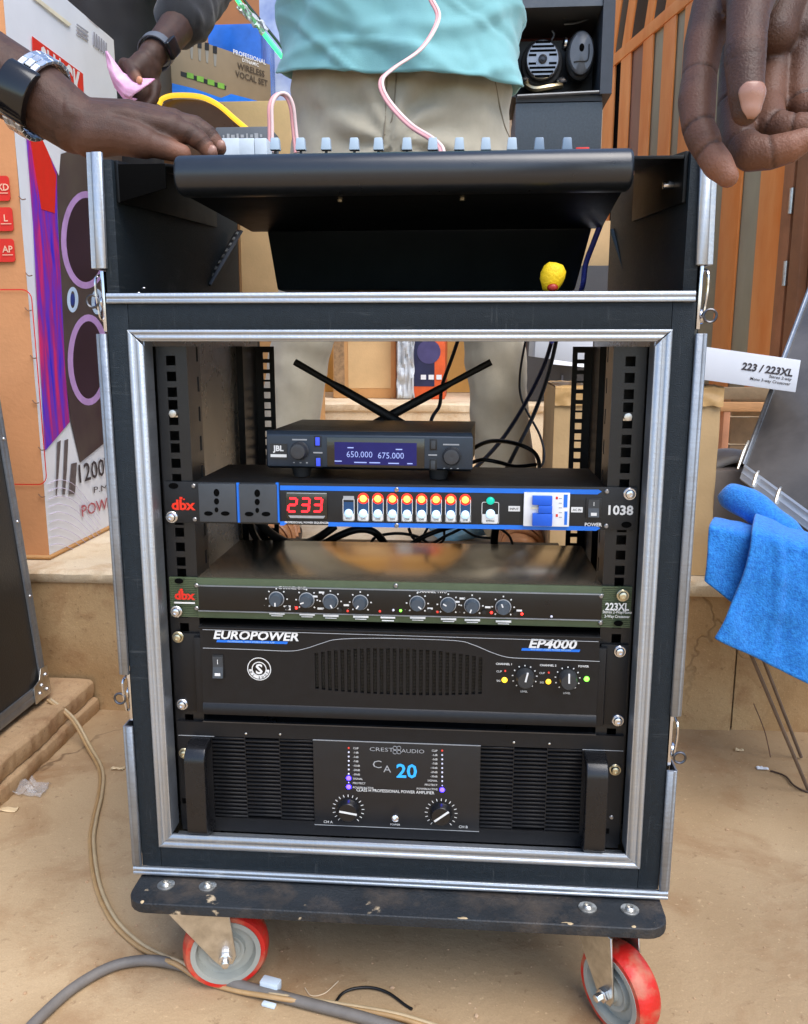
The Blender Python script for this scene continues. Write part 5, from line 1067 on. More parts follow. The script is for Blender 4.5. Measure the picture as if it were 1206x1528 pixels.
# ---------------------------------------------------------------- orange door leaf
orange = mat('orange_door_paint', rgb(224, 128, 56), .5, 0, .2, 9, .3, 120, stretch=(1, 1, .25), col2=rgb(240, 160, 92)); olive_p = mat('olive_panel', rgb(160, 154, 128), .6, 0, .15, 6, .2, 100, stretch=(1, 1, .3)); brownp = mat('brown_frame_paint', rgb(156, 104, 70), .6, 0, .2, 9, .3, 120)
DA = Vector((.780, 3.80, 0)); DB = Vector((1.115, 2.30, 0)); dd = (DB - DA).normalized(); dn = Vector((-dd.y, dd.x, 0));
if dn.dot(CAM - DA) < 0: dn = -dn
def dpt(u, v, off=0.): return atp(u, v, DA + dn * off, dn)
def along(p): return (p - DA).dot(dd)
door = thing('orange_door', 'orange painted door leaf with upright bars, slanted top bars and olive panels', 'door', (1.0, 3.0, Z2))
def dbox(s0, s1, z0, z1, o0, o1, name, m, parent=door, bevel=.003, sh=0.):
    k = MB(); p = DA + dd * s0 + dn * o0; q = DA + dd * s1 + dn * o0; k.prism([Vector((p.x, p.y, z0)), Vector((q.x, q.y, z0)), Vector((q.x, q.y, z1)) + dd * sh, Vector((p.x, p.y, z1)) + dd * sh], dn * (o1 - o0)); return k.build(name, m, parent, bevel=bevel)
ZB = Z2 + .01; ZR = dpt(908, 108).z; ZT = 3.0
rails = [(901, 916, 200), (924.6, 938.5, 200), (956, 970, 200), (985, 1002, 200), (1015, 1034, 200), (1071, 1098, 430), (1126, 1168, 430)]
sN = along(dpt(1206, 430)) + .35
bars = []
for ua, ub, v in rails: bars.append((along(dpt(ua, v)), along(dpt(ub, v))))
bars = sorted(bars)
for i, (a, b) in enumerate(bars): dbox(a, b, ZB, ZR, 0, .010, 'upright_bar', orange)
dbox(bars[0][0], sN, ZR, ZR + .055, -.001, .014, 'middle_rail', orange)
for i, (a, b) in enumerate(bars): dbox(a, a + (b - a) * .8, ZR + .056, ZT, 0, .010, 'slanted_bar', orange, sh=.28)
pm = [hole, mat('pinkish_panel', rgb(150, 112, 92), .6, 0, .2, 8, stretch=(1, 1, .3)), olive_p, olive_p, olive_p, olive_p, brownp]
for i in range(len(bars)):
    a = bars[i][1] - .02; b = (bars[i + 1][0] if i + 1 < len(bars) else sN) + .02; dbox(a, b, ZB + .004, ZR + .02, -.018, -.004, 'door_panel', pm[i], bevel=0)
dbox(bars[0][0] - .02, sN, ZR + .056, ZT, -.06, -.05, 'fanlight_panel', mat('dark_fanlight', rgb(62, 56, 50), .4), bevel=0)
a = along(dpt(1168, 380)); dbox(a + .002, a + .06, ZB, ZR, .0, .02, 'edge_stile', brownp); dbox(a + .09, a + .15, ZB, ZR, .0, .03, 'edge_stile', mat('dark_brown_paint', rgb(136, 92, 62), .6, 0, .2, 9))
for zz in (.92, 1.15): p = DA + dd * (a + .062) + dn * .022; MB().cyl((p.x, p.y, zz), (p.x, p.y, zz + .08), .009, .009, 10).build('hinge', zinc, door)
dbox(bars[0][0], sN, Z2 + .001, ZB - .001, -.03, .06, 'bottom_rail', wood)

# ---------------------------------------------------------------- stack at the right behind: dark box, cartons, felt box, engine cabinet
p, q = aty(784, 600, 2.36), aty(915, 600, 2.36)
dkb = thing('charcoal_carton', 'charcoal carton with a taped paper sheet, on the upper step behind the right trouser leg', 'carton', ((p.x + q.x) / 2, 2.6, Z2)); zt = aty(890, 396, 2.36).z
MB().box(p.x, q.x + .03, 2.36, 2.78, Z2 + .002, zt).build('box', mat('charcoal_board', rgb(62, 60, 60), .55, 0, .1, 10, .15, 200), dkb, bevel=.004)
a, b = aty(795, 532, 2.359), aty(815, 520, 2.359); MB().box(a.x, b.x, 2.357, 2.359, a.z, b.z).build('paper_label', white_card, dkb)
a = aty(838, 560, 2.359); MB().box(a.x, a.x + .006, 2.352, 2.359, Z2 + .01, a.z).build('strap', mat('grey_strap', rgb(110, 112, 122), .5), dkb)
k = MB(); k.prism([aty(835, 508, 2.33), aty(880, 508, 2.33), aty(872, 548, 2.27), aty(820, 543, 2.27)], (0, .004, .001)); pl = k.build('paper_sheet', mat('white_paper', (.78, .78, .80), .7)); tag(pl, 'white printed leaflet hanging on the charcoal carton', 'leaflet')
k = MB()
for u, v in ((850, 522), (858, 523), (854, 528), (865, 529)): a = aty(u, v, 2.29); k.cbox((a.x, a.y + .0, a.z), .012, .003, .008)
k.build('red_mark', red_ink, pl)
zt2 = aty(895, 328, 2.40).z
MB().box(aty(884, 360, 2.42).x - .16, aty(917, 360, 2.42).x, 2.42, 2.70, zt + .002, zt2).build('tan_carton', card2, None, bevel=.004)
tag(bpy.data.objects['tan_carton'], 'pale tan carton on top of the charcoal carton', 'carton')
a, b = aty(768, 222, 2.5), aty(900, 151, 2.5)
fz0 = a.z - .01
MB().box(a.x, b.x, 2.5, 2.85, zt2 + .002, fz0 - .002).build('packing_carton', card, None, bevel=.004); tag(bpy.data.objects['packing_carton'], 'brown carton hidden under the grey felt speaker box', 'carton')
fb_ = thing('felt_box', 'grey felt covered speaker box behind the mint shirt', 'speaker box', ((a.x + b.x) / 2, 2.6, fz0))
felt = mat('grey_carpet', rgb(74, 84, 92), .95, 0, .12, 120, .8, 500, sheen=.2)
MB().box(a.x, b.x, 2.5, 2.86, fz0, b.z).build('box', felt, fb_, bevel=.006)
c0, c1 = aty(770, 148, 2.5), aty(905, 4, 2.5)
ec = thing('engine_cabinet', 'black open-fronted cabinet with a round slotted cover, an oval cover and chrome fittings', 'cabinet', ((c0.x + c1.x) / 2, 2.6, b.z + .002)); zf, zg = b.z + .002, c1.z
cab = mat('black_cabinet', rgb(18, 18, 20), .45)
MB().box(c0.x, c1.x, 2.80, 2.82, zf + .02, zg + .3).build('back_panel', mat('dark_red_board', rgb(96, 14, 14), .5, 0, .3, 4), ec)
MB().box(c0.x, c1.x, 2.5, 2.8, zf, zf + .018).build('base', cab, ec); MB().box(c1.x - .012, c1.x + .03, 2.48, 2.82, zf + .0185, zg + .3).build('side_panel', mat('slate_side', rgb(52, 58, 66), .5), ec); MB().box(c0.x - .03, c0.x - .0, 2.5, 2.82, zf + .0185, zg + .3).build('side_panel', cab, ec)
MB().box(c0.x, c1.x - .013, 2.49, 2.8, zg - .012, zg + .03).build('shelf', mat('grey_shelf_edge', rgb(84, 88, 92), .4, .3), ec)
MB().box(c0.x, c1.x - .013, 2.70, 2.795, zf + .0185, aty(850, 60, 2.7).z).build('inner_block', cab, ec)
MB().tube([aty(772, 143.5, 2.485), aty(894, 137, 2.485)], .006, 8, 0).build('front_bar', chrome if False else mat('grey_bar', rgb(96, 98, 100), .35, .6), ec)
cc = aty(810, 88, 2.56); r = (aty(835, 88, 2.56).x - aty(785, 88, 2.56).x) / 2
rz = r * 1.10
eng = mat('engine_grey', rgb(140, 142, 146), .3, .6, .1, 30)
k = MB(); k.lathe([(r, 0), (r, .03), (r * .93, .036), (0, .036)], cc + Vector((0, .036, 0)), (0, -1, 0), 36, close=False)
for v in k.v: v.z = cc.z + (v.z - cc.z) * 1.10
rd = k.build('round_cover', eng, ec, smooth=40)
for i in range(-4, 5):
    zz = cc.z + i * rz * .215; hw_ = math.sqrt(max(0, 1 - (i * .215) ** 2)) * r * .86
    segs = [(-hw_, hw_)] if abs(i) > 1 else [(-hw_, -r * .38), (r * .38, hw_)]
    if i == 0: continue
    for s0, s1 in segs: MB().box(cc.x + s0, cc.x + s1, 2.5585, 2.5615, zz - rz * .055, zz + rz * .055).build('slot', hole, rd)
k = MB(); k.lathe([(r * .26, 0), (r * .26, .006), (r * .17, .009), (r * .17, .005), (r * .1, .005), (r * .1, .012), (0, .012)], cc, (0, -1, 0), 20, close=False); k.build('centre_boss', mat('boss_dark', rgb(60, 62, 66), .35, .5), rd)
k = MB(); k.tube([(cc.x + r * 1.08 * math.cos(t), 2.60, cc.z - .004 + rz * 1.08 * math.sin(t)) for t in [2 * PI * i / 24 for i in range(24)]], .012, 8, 1, True); k.build('rubber_ring', rubber, ec)
oc = aty(868, 78, 2.55); rx_ = (aty(890, 78, 2.55).x - aty(846, 78, 2.55).x) / 2; rzz = (aty(868, 40, 2.55).z - aty(868, 116, 2.55).z) / 2
for s, y, m, nm in ((1.0, .03, rubber, 'oval_surround'), (.86, .0, mat('oval_grey', rgb(88, 92, 98), .4, .2), 'oval_cover')):
    k = MB(); k.lathe([(rx_ * s, 0), (rx_ * s, .026), (rx_ * s * .9, .032), (0, .034)], oc + Vector((0, y + .03, 0)), (0, -1, 0), 32, close=False)
    for v in k.v: v.z = oc.z + (v.z - oc.z) * rzz / rx_
    ov = k.build(nm, m, ec, smooth=40)
MB().sphere((oc.x, 2.546, oc.z + rzz * .18), (rx_ * .17, .006, rzz * .16)).build('oval_hole', hole, ov)
k = MB(); k.tube([(oc.x - rx_ * .5, 2.545, oc.z - rzz * .38), (oc.x - rx_ * .2, 2.545, oc.z - rzz * .36), (oc.x + rx_ * .3, 2.545, oc.z - rzz * .36), (oc.x + rx_ * .48, 2.545, oc.z - rzz * .2), (oc.x + rx_ * .48, 2.545, oc.z + rzz * .3)], .0022, 5, 4); k.build('oval_groove', mat('groove_dark', rgb(40, 42, 46), .5), ov)
for u, v, sx, sz in ((843, 66, .022, .045), (838, 122, .05, .03), (782, 120, .05, .022), (846, 22, .020, .03)):
    p = aty(u, v, 2.60); k = MB(); k.sphere(p, (sx / 2, .03, sz / 2), 10, 6); jitter(k, .006, 40, u); k.build('chrome_fitting', chrome, ec)
k = MB(); k.tube([aty(784, 125, 2.6), aty(798, 133, 2.58), aty(820, 130, 2.58), aty(838, 128, 2.6)], .012, 8, 5); k.build('bracket', mat('tarnished_chrome', rgb(190, 175, 140), .3, 1.), ec)
MB().tube([aty(845, 5, 2.6), aty(845, 28, 2.6)], .010, 8, 0).build('vertical_pipe', mat('grey_pipe', rgb(96, 98, 100), .4, .5), ec); MB().tube([aty(842, 36, 2.62), aty(862, 34, 2.62), aty(893, 22, 2.62)], .004, 6, 4).build('rod', MATS['grey_pipe'], ec)
MB().tube([aty(823, 60, 2.6), aty(827, 52, 2.6), aty(824, 46, 2.6)], .003, 6, 4).build('hook', MATS['grey_pipe'], ec)

# ---------------------------------------------------------------- left and centre background cartons
def carton(name, label, x0, x1, y0, y1, z0, z1, m, group=None, rot=0.):
    t = thing(name, label, 'carton', ((x0 + x1) / 2, (y0 + y1) / 2, z0), group); k = MB(); k.box(x0, x1, y0, y1, z0 + .001, z1); k.build('box', m, t, bevel=.004)
    return t
def tape(t, x0, x1, y, z0, z1): MB().box(x0, x1, y - .0012, y - .0002, z0, z1).build('tape', mat('clear_brown_tape', rgb(186, 140, 90), .2), t)
p, q = aty(497, 565, 2.5), aty(591, 565, 2.5)
t = carton('carton', 'plain tan carton on the upper step between the trouser legs', p.x, q.x, 2.5, 2.9, Z2, .98, card); tape(t, p.x + .06, p.x + .10, 2.5, Z2 + .01, .975)
a = aty(516, 540, 2.5); MB().box(p.x + .005, a.x - .005, 2.4985, 2.4997, Z2 + .03, .9).build('printed_strip', mat('brown_print', rgb(150, 120, 86), .7, 0, .4, 40), t); MB().box(a.x + .01, q.x - .02, 2.4985, 2.4997, Z2 + .04, .92).build('paper_panel', card2, t)
p, q = aty(592, 565, 2.46), aty(664, 565, 2.46)
t = carton('speaker_carton', 'small orange and blue speaker carton on the upper step between the trouser legs', p.x, q.x, 2.46, 2.8, Z2, .86, mat('orange_print_board', rgb(214, 90, 40), .5))
a = aty(600, 540, 2.46); MB().box(p.x + .02, q.x - .04, 2.4585, 2.4597, Z2 + .05, .85).build('blue_panel', mat('navy_print', rgb(36, 40, 72), .4, 0, .3, 20), t)
c_ = aty(640, 525, 2.458); k = MB(); k.lathe([(.045, 0), (.045, .001)], c_, (0, -1, 0), 24); k.build('speaker_print', mat('indigo_print', rgb(70, 66, 110), .4), t)
k = MB()
for i in range(3): k.cbox((c_.x - .02 + i * .03, 2.457, Z2 + .085), .02, .001, .018)
k.build('white_print', white_card, t)
k = MB(); a, b = aty(592, 562, 2.44), aty(618, 512, 2.44); k.grid(lambda p_, q_: Vector((a.x + (b.x - a.x) * p_, 2.44 + noise.noise(Vector((p_ * 6, q_ * 9, 1))) * .02, Z2 + .004 + (b.z + .1 - Z2) * q_)), 12, 24)
pk = k.build('plastic_bag', mat('crinkled_plastic', rgb(190, 196, 202), .15, 0, .2, 20, .4, 60, spec=.8), recalc=False); pk.modifiers.new('s', 'SOLIDIFY').thickness = .004; tag(pk, 'crinkled clear plastic bag leaning on the orange carton', 'plastic bag')
big = [('tall golden tan carton standing behind the small cartons, with brown tape', -.62, .10, 2.95, 3.4, Z2, 1.25, mat('golden_card', rgb(226, 178, 100), .7, 0, .1, 8)), ('wide yellow-brown carton on top of the tall carton behind', -.70, .16, 2.98, 3.45, 1.251, 1.75, mat('yellow_card', rgb(212, 160, 84), .75, 0, .1, 8)),
       ('pale carton leaning room stack at the back left', -1.25, -.66, 2.5, 3.0, Z2, 1.05, card2)]
for l, x0, x1, y0, y1, z0, z1, m in big: t = carton('carton', l, x0, x1, y0, y1, z0, z1, m); tape(t, (x0 + x1) / 2 - .03, (x0 + x1) / 2 + .03, y0, z0 + .01, z1 - .01)
# stack carrying the microphone carton
mz = 1.375
t = carton('carton', 'tan carton at the bottom of the stack under the microphone carton', -.86, -.415, 1.62, 2.05, Z1, .82, card); tape(t, -.66, -.60, 1.62, Z1 + .01, .815)
t = carton('carton', 'pale tan carton in the middle of the stack under the microphone carton', -.86, -.42, 1.60, 2.05, .821, mz, card2); tape(t, -.66, -.60, 1.60, .83, mz - .01)
# microphone carton, turned
a, b = aty(256, 120, 1.63), aty(405, 150, 1.93); tb = aty(256, 45, 1.63).z
mcn = thing('microphone_carton', 'brown and blue carton picturing four wireless microphones, beside the dark shirt', 'carton', ((a.x + b.x) / 2, 1.9, mz + .001))
F0 = Vector((a.x, 1.63, 0)); F1 = Vector((b.x, 1.93, 0)); fd = (F1 - F0).normalized(); fn_ = Vector((fd.y, -fd.x, 0)); mt = tb
def mq(u, v, o=0.): return atp(u, v, F0 + fn_ * o, fn_)
k = MB(); k.prism([F0 + Vector((0, 0, mz + .002)), F1 + Vector((0, 0, mz + .002)), F1 + Vector((0, 0, mt)), F0 + Vector((0, 0, mt))], -fn_ * .20); k.build('box', mat('brown_print_board', rgb(128, 112, 88), .5, 0, .08, 12), mcn, bevel=.003)
def mpoly(nm, pts, m, o=.001): k = MB(); k.prism([mq(u, v, o) for u, v in pts], -fn_ * .0008); return k.build(nm, m, mcn, smooth=0)
mpoly('blue_band', [(257, 124), (290, 132), (330, 146), (345, 140), (398, 154), (400, 181), (340, 160), (300, 145), (257, 140)], blue_ink)
for u, v in ((286, 62), (298, 65), (309, 68), (321, 73)):
    mpoly('microphone_head', [(u - 3, v - 5), (u + 3, v - 4), (u + 3, v + 7), (u - 3, v + 6)], black_pl); mpoly('microphone_body', [(u - 2.4, v + 7), (u + 2.4, v + 8), (u + 1.6, v + 26), (u - 1.2, v + 25)], mat('print_silver', rgb(130, 128, 122), .4))
mpoly('receiver_picture', [(270, 106), (338, 128), (337, 134), (270, 113)], black_pl)
for u, v in ((284, 112), (299, 117), (315, 122), (330, 127)): mpoly('green_screen', [(u - 5, v - 4.5), (u + 5, v - 2), (u + 5, v + 6), (u - 5, v + 3.5)], mat('green_print', rgb(110, 160, 60), .4), .0018)
k = MB(); Rm_ = fd; p = mq(373, 85, .002); k.text('PROFESSIONAL', p, .013, R=Rm_, off=.01); k.text('DYNAMIC', mq(374, 93, .002), .010, R=Rm_, off=.01); k.build('white_lettering', white_ink, mcn, recalc=False)
k = MB(); k.text('WIRELESS', mq(375, 104, .002), .017, R=Rm_, off=.02); k.text('VOCAL SET', mq(376, 117, .002), .017, R=Rm_, off=.02); k.build('dark_lettering', mat('dark_print', rgb(70, 58, 44), .5), mcn, recalc=False)
# more goods behind: blue film roll, blue and white boxes, brown sheet
k = MB(); p, q = aty(308, 45, 2.05), aty(398, 72, 2.12); k.box(p.x, q.x, 2.05, 2.25, mz + .1, p.z + .02); k.build('blue_box', mat('glossy_blue_film', rgb(40, 100, 190), .2, 0, .3, 8), None, bevel=.015); tag(bpy.data.objects['blue_box'], 'glossy blue wrapped box behind the microphone carton', 'box')
t = carton('carton', 'tall blue and white printed carton left of the mint shirt', aty(388, 60, 2.3).x, aty(440, 60, 2.3).x, 2.3, 2.48, Z2, 2.2, mat('blue_white_print', rgb(70, 96, 160), .5, 0, .3, 5, col2=rgb(190, 200, 215)))
t = carton('carton', 'brown carton high behind the green light rope', aty(290, 20, 2.6).x, aty(392, 20, 2.6).x, 2.75, 2.93, 1.06, 2.35, mat('brown_card_dark', rgb(150, 98, 58), .75, 0, .12, 6))
# ropes of light
gl_m = led('green_rope_light', (.03, 1, .16), 1.6, rgb(40, 200, 90)); yl_m = led('yellow_rope_light', (1, .62, .04), .45, rgb(230, 170, 30))
cable('green_light_rope', 'glowing green light rope running diagonally behind the mint shirt', [aty(340, -25, 1.45), aty(356, 2, 1.45), aty(380, 32, 1.46), aty(400, 58, 1.47), aty(424, 88, 1.48), aty(450, 118, 1.5)], .0052, gl_m, 'light rope')
cable('green_light_rope', 'short curved piece of glowing green light rope at the top beside the black sleeve', [aty(286, 24, 1.45), aty(298, 18, 1.45), aty(310, 8, 1.45), aty(318, -8, 1.45), aty(322, -25, 1.45)], .0052, gl_m, 'light rope')
cable('black_strap', 'black strap running beside the diagonal green light rope', [aty(348, -25, 1.46), aty(366, 2, 1.46), aty(390, 32, 1.47), aty(411, 58, 1.48), aty(436, 90, 1.49), aty(460, 118, 1.51)], .009, black_pl, 'strap', flat=.4)
k = MB(); k.grid(lambda a_, b_: aty(352 + 40 * b_ + 9 * a_, 12 + 40 * b_ - 9 * a_, 1.43) + Vector((0, noise.noise(Vector((a_ * 4, b_ * 9, 2))) * .02, noise.noise(Vector((a_ * 5, b_ * 7, 5))) * .01)), 6, 22)
pw = k.build('clear_wrap', mat('shiny_wrap', rgb(220, 225, 230), .12, 0, .2, 30, .5, 50, spec=.9, alpha=.75), recalc=False); pw.modifiers.new('s', 'SOLIDIFY').thickness = .002; tag(pw, 'crumpled shiny clear wrap hanging on the diagonal strap', 'plastic wrap')
ar = [aty(238, 156, 1.30), aty(243, 147, 1.30), aty(262, 142, 1.30), aty(298, 144, 1.29), aty(325, 156, 1.27), aty(350, 177, 1.24), aty(381, 203, 1.2)]
cable('yellow_light_rope', 'glowing yellow light rope arched over a dark brown board', ar, .0060, yl_m, 'light rope')
k = MB(); pts_ = smooth_path([p_.copy() for p_ in ar], 5); lo = [Vector((p_.x, p_.y, .90)) for p_ in (pts_[-1], pts_[0])]
k.prism([p_ + Vector((0, .012, -.006)) for p_ in pts_] + [aty(352, 215, 1.24), Vector((aty(352, 215, 1.24).x, lo[0].y + .012, Z1 + .002)), Vector((lo[1].x, lo[1].y + .012, Z1 + .002))], (0, .02, 0)); bd_ = k.build('brown_board', mat('brown_gloss_board', rgb(92, 62, 34), .3, 0, .2, 8), smooth=30); tag(bd_, 'dark brown board with a curved top under the yellow light rope', 'board')
# ================================================================== PEOPLE
def remesh(mb, voxel, it=6, fac=.5):
    me = bpy.data.meshes.new('r'); me.from_pydata(mb.v, [], mb.f)
    bm = bmesh.new(); bm.from_mesh(me); bmesh.ops.recalc_face_normals(bm, faces=bm.faces); bm.to_mesh(me); bm.free()
    o = bpy.data.objects.new('r', me); COL.objects.link(o)
    m = o.modifiers.new('r', 'REMESH'); m.mode = 'VOXEL'; m.voxel_size = voxel; m.adaptivity = 0
    if it: s = o.modifiers.new('s', 'SMOOTH'); s.factor = fac; s.iterations = it
    dg = bpy.context.evaluated_depsgraph_get(); r = bpy.data.meshes.new_from_object(o.evaluated_get(dg))
    out = MB(); out.v = [v.co.copy() for v in r.vertices]; out.f = [tuple(p.vertices) for p in r.polygons]; out.mi = [0] * len(out.f)
    nr = [v.normal.copy() for v in r.vertices]
    bpy.data.objects.remove(o); bpy.data.meshes.remove(me); bpy.data.meshes.remove(r)
    return out, nr
def chain(mb, pts, n=14):
    pts = [(Vector(p), r) for p, r in pts]
    for i, (p, r) in enumerate(pts):
        mb.sphere(p, r, n, max(8, n // 2 + 2))
        if i: q, s = pts[i - 1]; mb.cyl(q, p, s, r, n)
    return mb
def ell(mb, c, r, M=None): return mb.sphere(c, r, 18, 12, M)
def skin_mat(name, back, palm):
    m = mat(name, back, .52, 0, .22, 70, .22, 700, spec=.32, sss=.05); N, L, b = nodes_of(m)
    at = N.new('ShaderNodeAttribute'); at.attribute_name = 'tone'; mx = N.new('ShaderNodeMix'); mx.data_type = 'RGBA'
    L.new(at.outputs['Fac'], mx.inputs[0]); L.new(b.inputs['Base Color'].links[0].from_socket, mx.inputs[6]); mx.inputs[7].default_value = (*palm, 1)
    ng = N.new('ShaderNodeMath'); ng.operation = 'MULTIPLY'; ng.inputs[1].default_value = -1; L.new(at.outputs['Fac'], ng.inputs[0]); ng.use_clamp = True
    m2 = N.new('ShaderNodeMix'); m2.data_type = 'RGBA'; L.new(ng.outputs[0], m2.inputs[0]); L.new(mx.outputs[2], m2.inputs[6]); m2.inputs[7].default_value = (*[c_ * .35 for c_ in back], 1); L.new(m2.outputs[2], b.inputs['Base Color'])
    vo = N.new('ShaderNodeTexVoronoi'); vo.feature = 'DISTANCE_TO_EDGE'; vo.inputs['Scale'].default_value = 620; tcs = N.new('ShaderNodeTexCoord'); L.new(tcs.outputs['Object'], vo.inputs['Vector'])
    b2 = N.new('ShaderNodeBump'); b2.inputs['Strength'].default_value = .35; b2.inputs['Distance'].default_value = .0006; L.new(vo.outputs['Distance'], b2.inputs['Height']); L.new(b.inputs['Normal'].links[0].from_socket, b2.inputs['Normal']); L.new(b2.outputs[0], b.inputs['Normal'])
    return m
skin_a = skin_mat('dark_brown_skin', rgb(74, 51, 41), rgb(132, 90, 70)); skin_b = skin_mat('deep_brown_skin', rgb(70, 49, 40), rgb(128, 88, 68))
nail_m = mat('fingernail', rgb(154, 114, 98), .28, 0, .06, 60)
def set_tone(o, fn):
    at = o.data.attributes.new('tone', 'FLOAT', 'POINT'); off = o.location if o.parent is None else Vector((0, 0, 0)); r = o
    while r.parent: r = r.parent
    base = r.location; at.data.foreach_set('value', [max(-1, min(1, fn(v.co + base))) for v in o.data.vertices])
def near(p, c, r): d = (p - c).length / r; return max(0, 1 - d * d)
def figure(root_loc, J, skin, arms, extra=None, vox=.012):
    """one continuous skin: coarse trunk, legs, head; fine arms joined to it under the sleeves"""
    mb = MB(); x, y, z = J['pelvis']; sh = J['neck']
    ell(mb, J['pelvis'], (.16, .11, .13)); ell(mb, J['chest'], (.17, .12, .22)); chain(mb, [(Vector(J['pelvis']), .12), (Vector(J['chest']), .125)])
    chain(mb, [(J['sh_l'], .055), (Vector(J['chest']) + Vector((0, 0, .14)), .08), (J['sh_r'], .055)])
    chain(mb, [(Vector(J['neck']) - Vector((0, 0, .06)), .058), (Vector(J['neck']) + Vector((0, 0, .08)), .052)])
    f = Vector(J['face']).normalized(); hc = Vector(J['neck']) + Vector((0, 0, .19)); side = Vector((-f.y, f.x, 0))
    ell(mb, hc, (.078, .096, .115)); ell(mb, hc + f * .03 - Vector((0, 0, .06)), (.055, .06, .06))
    chain(mb, [(hc + f * .088 + Vector((0, 0, .02)), .010), (hc + f * .108 - Vector((0, 0, .02)), .015)]); chain(mb, [(hc + f * .082 - Vector((0, 0, .055)) - side * .018, .010), (hc + f * .082 - Vector((0, 0, .055)) + side * .018, .010)])
    for s in (-1, 1): ell(mb, hc + side * (.078 * s) - f * .005, (.014, .02, .03)); ell(mb, hc + f * .084 + side * (.032 * s) + Vector((0, 0, .015)), (.014, .008, .007))
    for L_ in ('l', 'r'):
        chain(mb, [(J['hip_' + L_], .085), (J['knee_' + L_], .052), (J['ankle_' + L_], .036)]); a = Vector(J['ankle_' + L_]); t = a + Vector((0, -.15, -.055)) if 'toe' not in J else a + Vector(J['toe'])
        chain(mb, [(a, .036), (a + Vector((0, .03, -.05)), .034), (t, .028)])
        if L_ not in arms: e = J.get('elbow_' + L_); w_ = J.get('wrist_' + L_); chain(mb, [(J['sh_' + L_], .05), (e, .04), (w_, .028)]); ell(mb, Vector(w_) + (Vector(w_) - Vector(e)).normalized() * .07, (.04, .04, .05))
    body, _ = remesh(mb, vox, 5)
    for k_, (amb, av, it) in arms.items(): a, _ = remesh(amb, av, it); body.add(a.v, a.f)
    return body
def garment(mb, vox, amp, sc, seed, it=6, fn=None):
    o, nr = remesh(mb, vox, it)
    for i, v in enumerate(o.v):
        q = v.copy(); d = amp * noise.fractal(Vector((q.x * sc, q.y * sc, q.z * sc * .45 + seed)), 1, 2, 3) + amp * .5 * noise.noise(Vector((q.x * sc * 2.7 + q.z * sc, q.y * sc * 2, q.z * sc * 1.8 - seed)))
        if fn: d += fn(q)
        v += nr[i] * d
    return o

# ---------------------------------------------------------------- person in mint shirt
J = dict(pelvis=(-.068, .93, 1.17), chest=(-.066, .935, 1.55), neck=(-.066, .93, 1.76), face=(0, -1, -.2), sh_l=(-.24, .94, 1.69), sh_r=(.11, .94, 1.69),
         hip_l=(-.155, .94, 1.10), knee_l=(-.270, .965, .76), ankle_l=(-.345, .985, .375), hip_r=(.02, .94, 1.10), knee_r=(.115, .965, .76), ankle_r=(.180, .985, .375), elbow_l=(-.33, .86, 1.46), wrist_l=(-.16, .66, 1.55), elbow_r=(.20, .86, 1.46), wrist_r=(.03, .66, 1.55))
p1 = thing('person', 'person in a mint green shirt and khaki trousers standing behind the rack', 'person', (-.07, .95, Z1))
o = figure(None, J, skin_a, {}).build('body', skin_a, p1, smooth=80); set_tone(o, lambda p: 0)
mint = mat('mint_cotton', rgb(124, 180, 182), .85, 0, .04, 30, .35, 900, sheen=.25); khaki = mat('khaki_cotton', rgb(178, 169, 148), .85, 0, .05, 40, .4, 900, sheen=.2)
mb = MB(); ell(mb, (-.068, .925, 1.20), (.212, .150, .15)); ell(mb, (-.068, .925, 1.10), (.200, .150, .13))
chain(mb, [((-.160, .932, 1.13), .118), ((-.200, .945, 1.00), .098), ((-.272, .965, .76), .064), ((-.345, .985, .36), .062)]); chain(mb, [((.025, .932, 1.13), .118), ((.060, .945, 1.00), .098), ((.120, .965, .76), .064), ((.168, .985, .36), .063)])
chain(mb, [((-.060, .790, 1.19), .012), ((-.062, .788, 1.10), .016), ((-.068, .80, 1.04), .016)]); chain(mb, [((-.045, .79, 1.09), .016), ((.0, .80, 1.12), .012)]); chain(mb, [((-.085, .79, 1.08), .015), ((-.12, .80, 1.05), .013)])
def drag(q):   # folds radiating from the fork and gathers under the waist
    d = q - Vector((-.064, .79, 1.08)); a = math.atan2(d.z, d.x); r = math.hypot(d.x, d.z)
    w_ = math.exp(-((r - .09) / .08) ** 2) * (1 if q.y < .93 else 0)
    g_ = max(0, min(1, (q.z - 1.12) / .1)) * (1 if q.y < .95 else .3)
    kn = math.exp(-((q.z - .70) / .06) ** 2) + .6 * math.exp(-((q.z - .45) / .07) ** 2)
    return .007 * w_ * math.sin(a * 9 + r * 20) + .005 * g_ * noise.noise(Vector((q.x * 30, 0, q.z * 4))) + .0035 * kn * noise.noise(Vector((q.x * 14, q.y * 14, q.z * 34)))
g_ = garment(mb, .0075, .008, 9, 3, 5, drag); g_.build('trousers', khaki, p1, smooth=85)
k = MB(); nU, nV = 220, 130
cxs, cys = -.066, .925
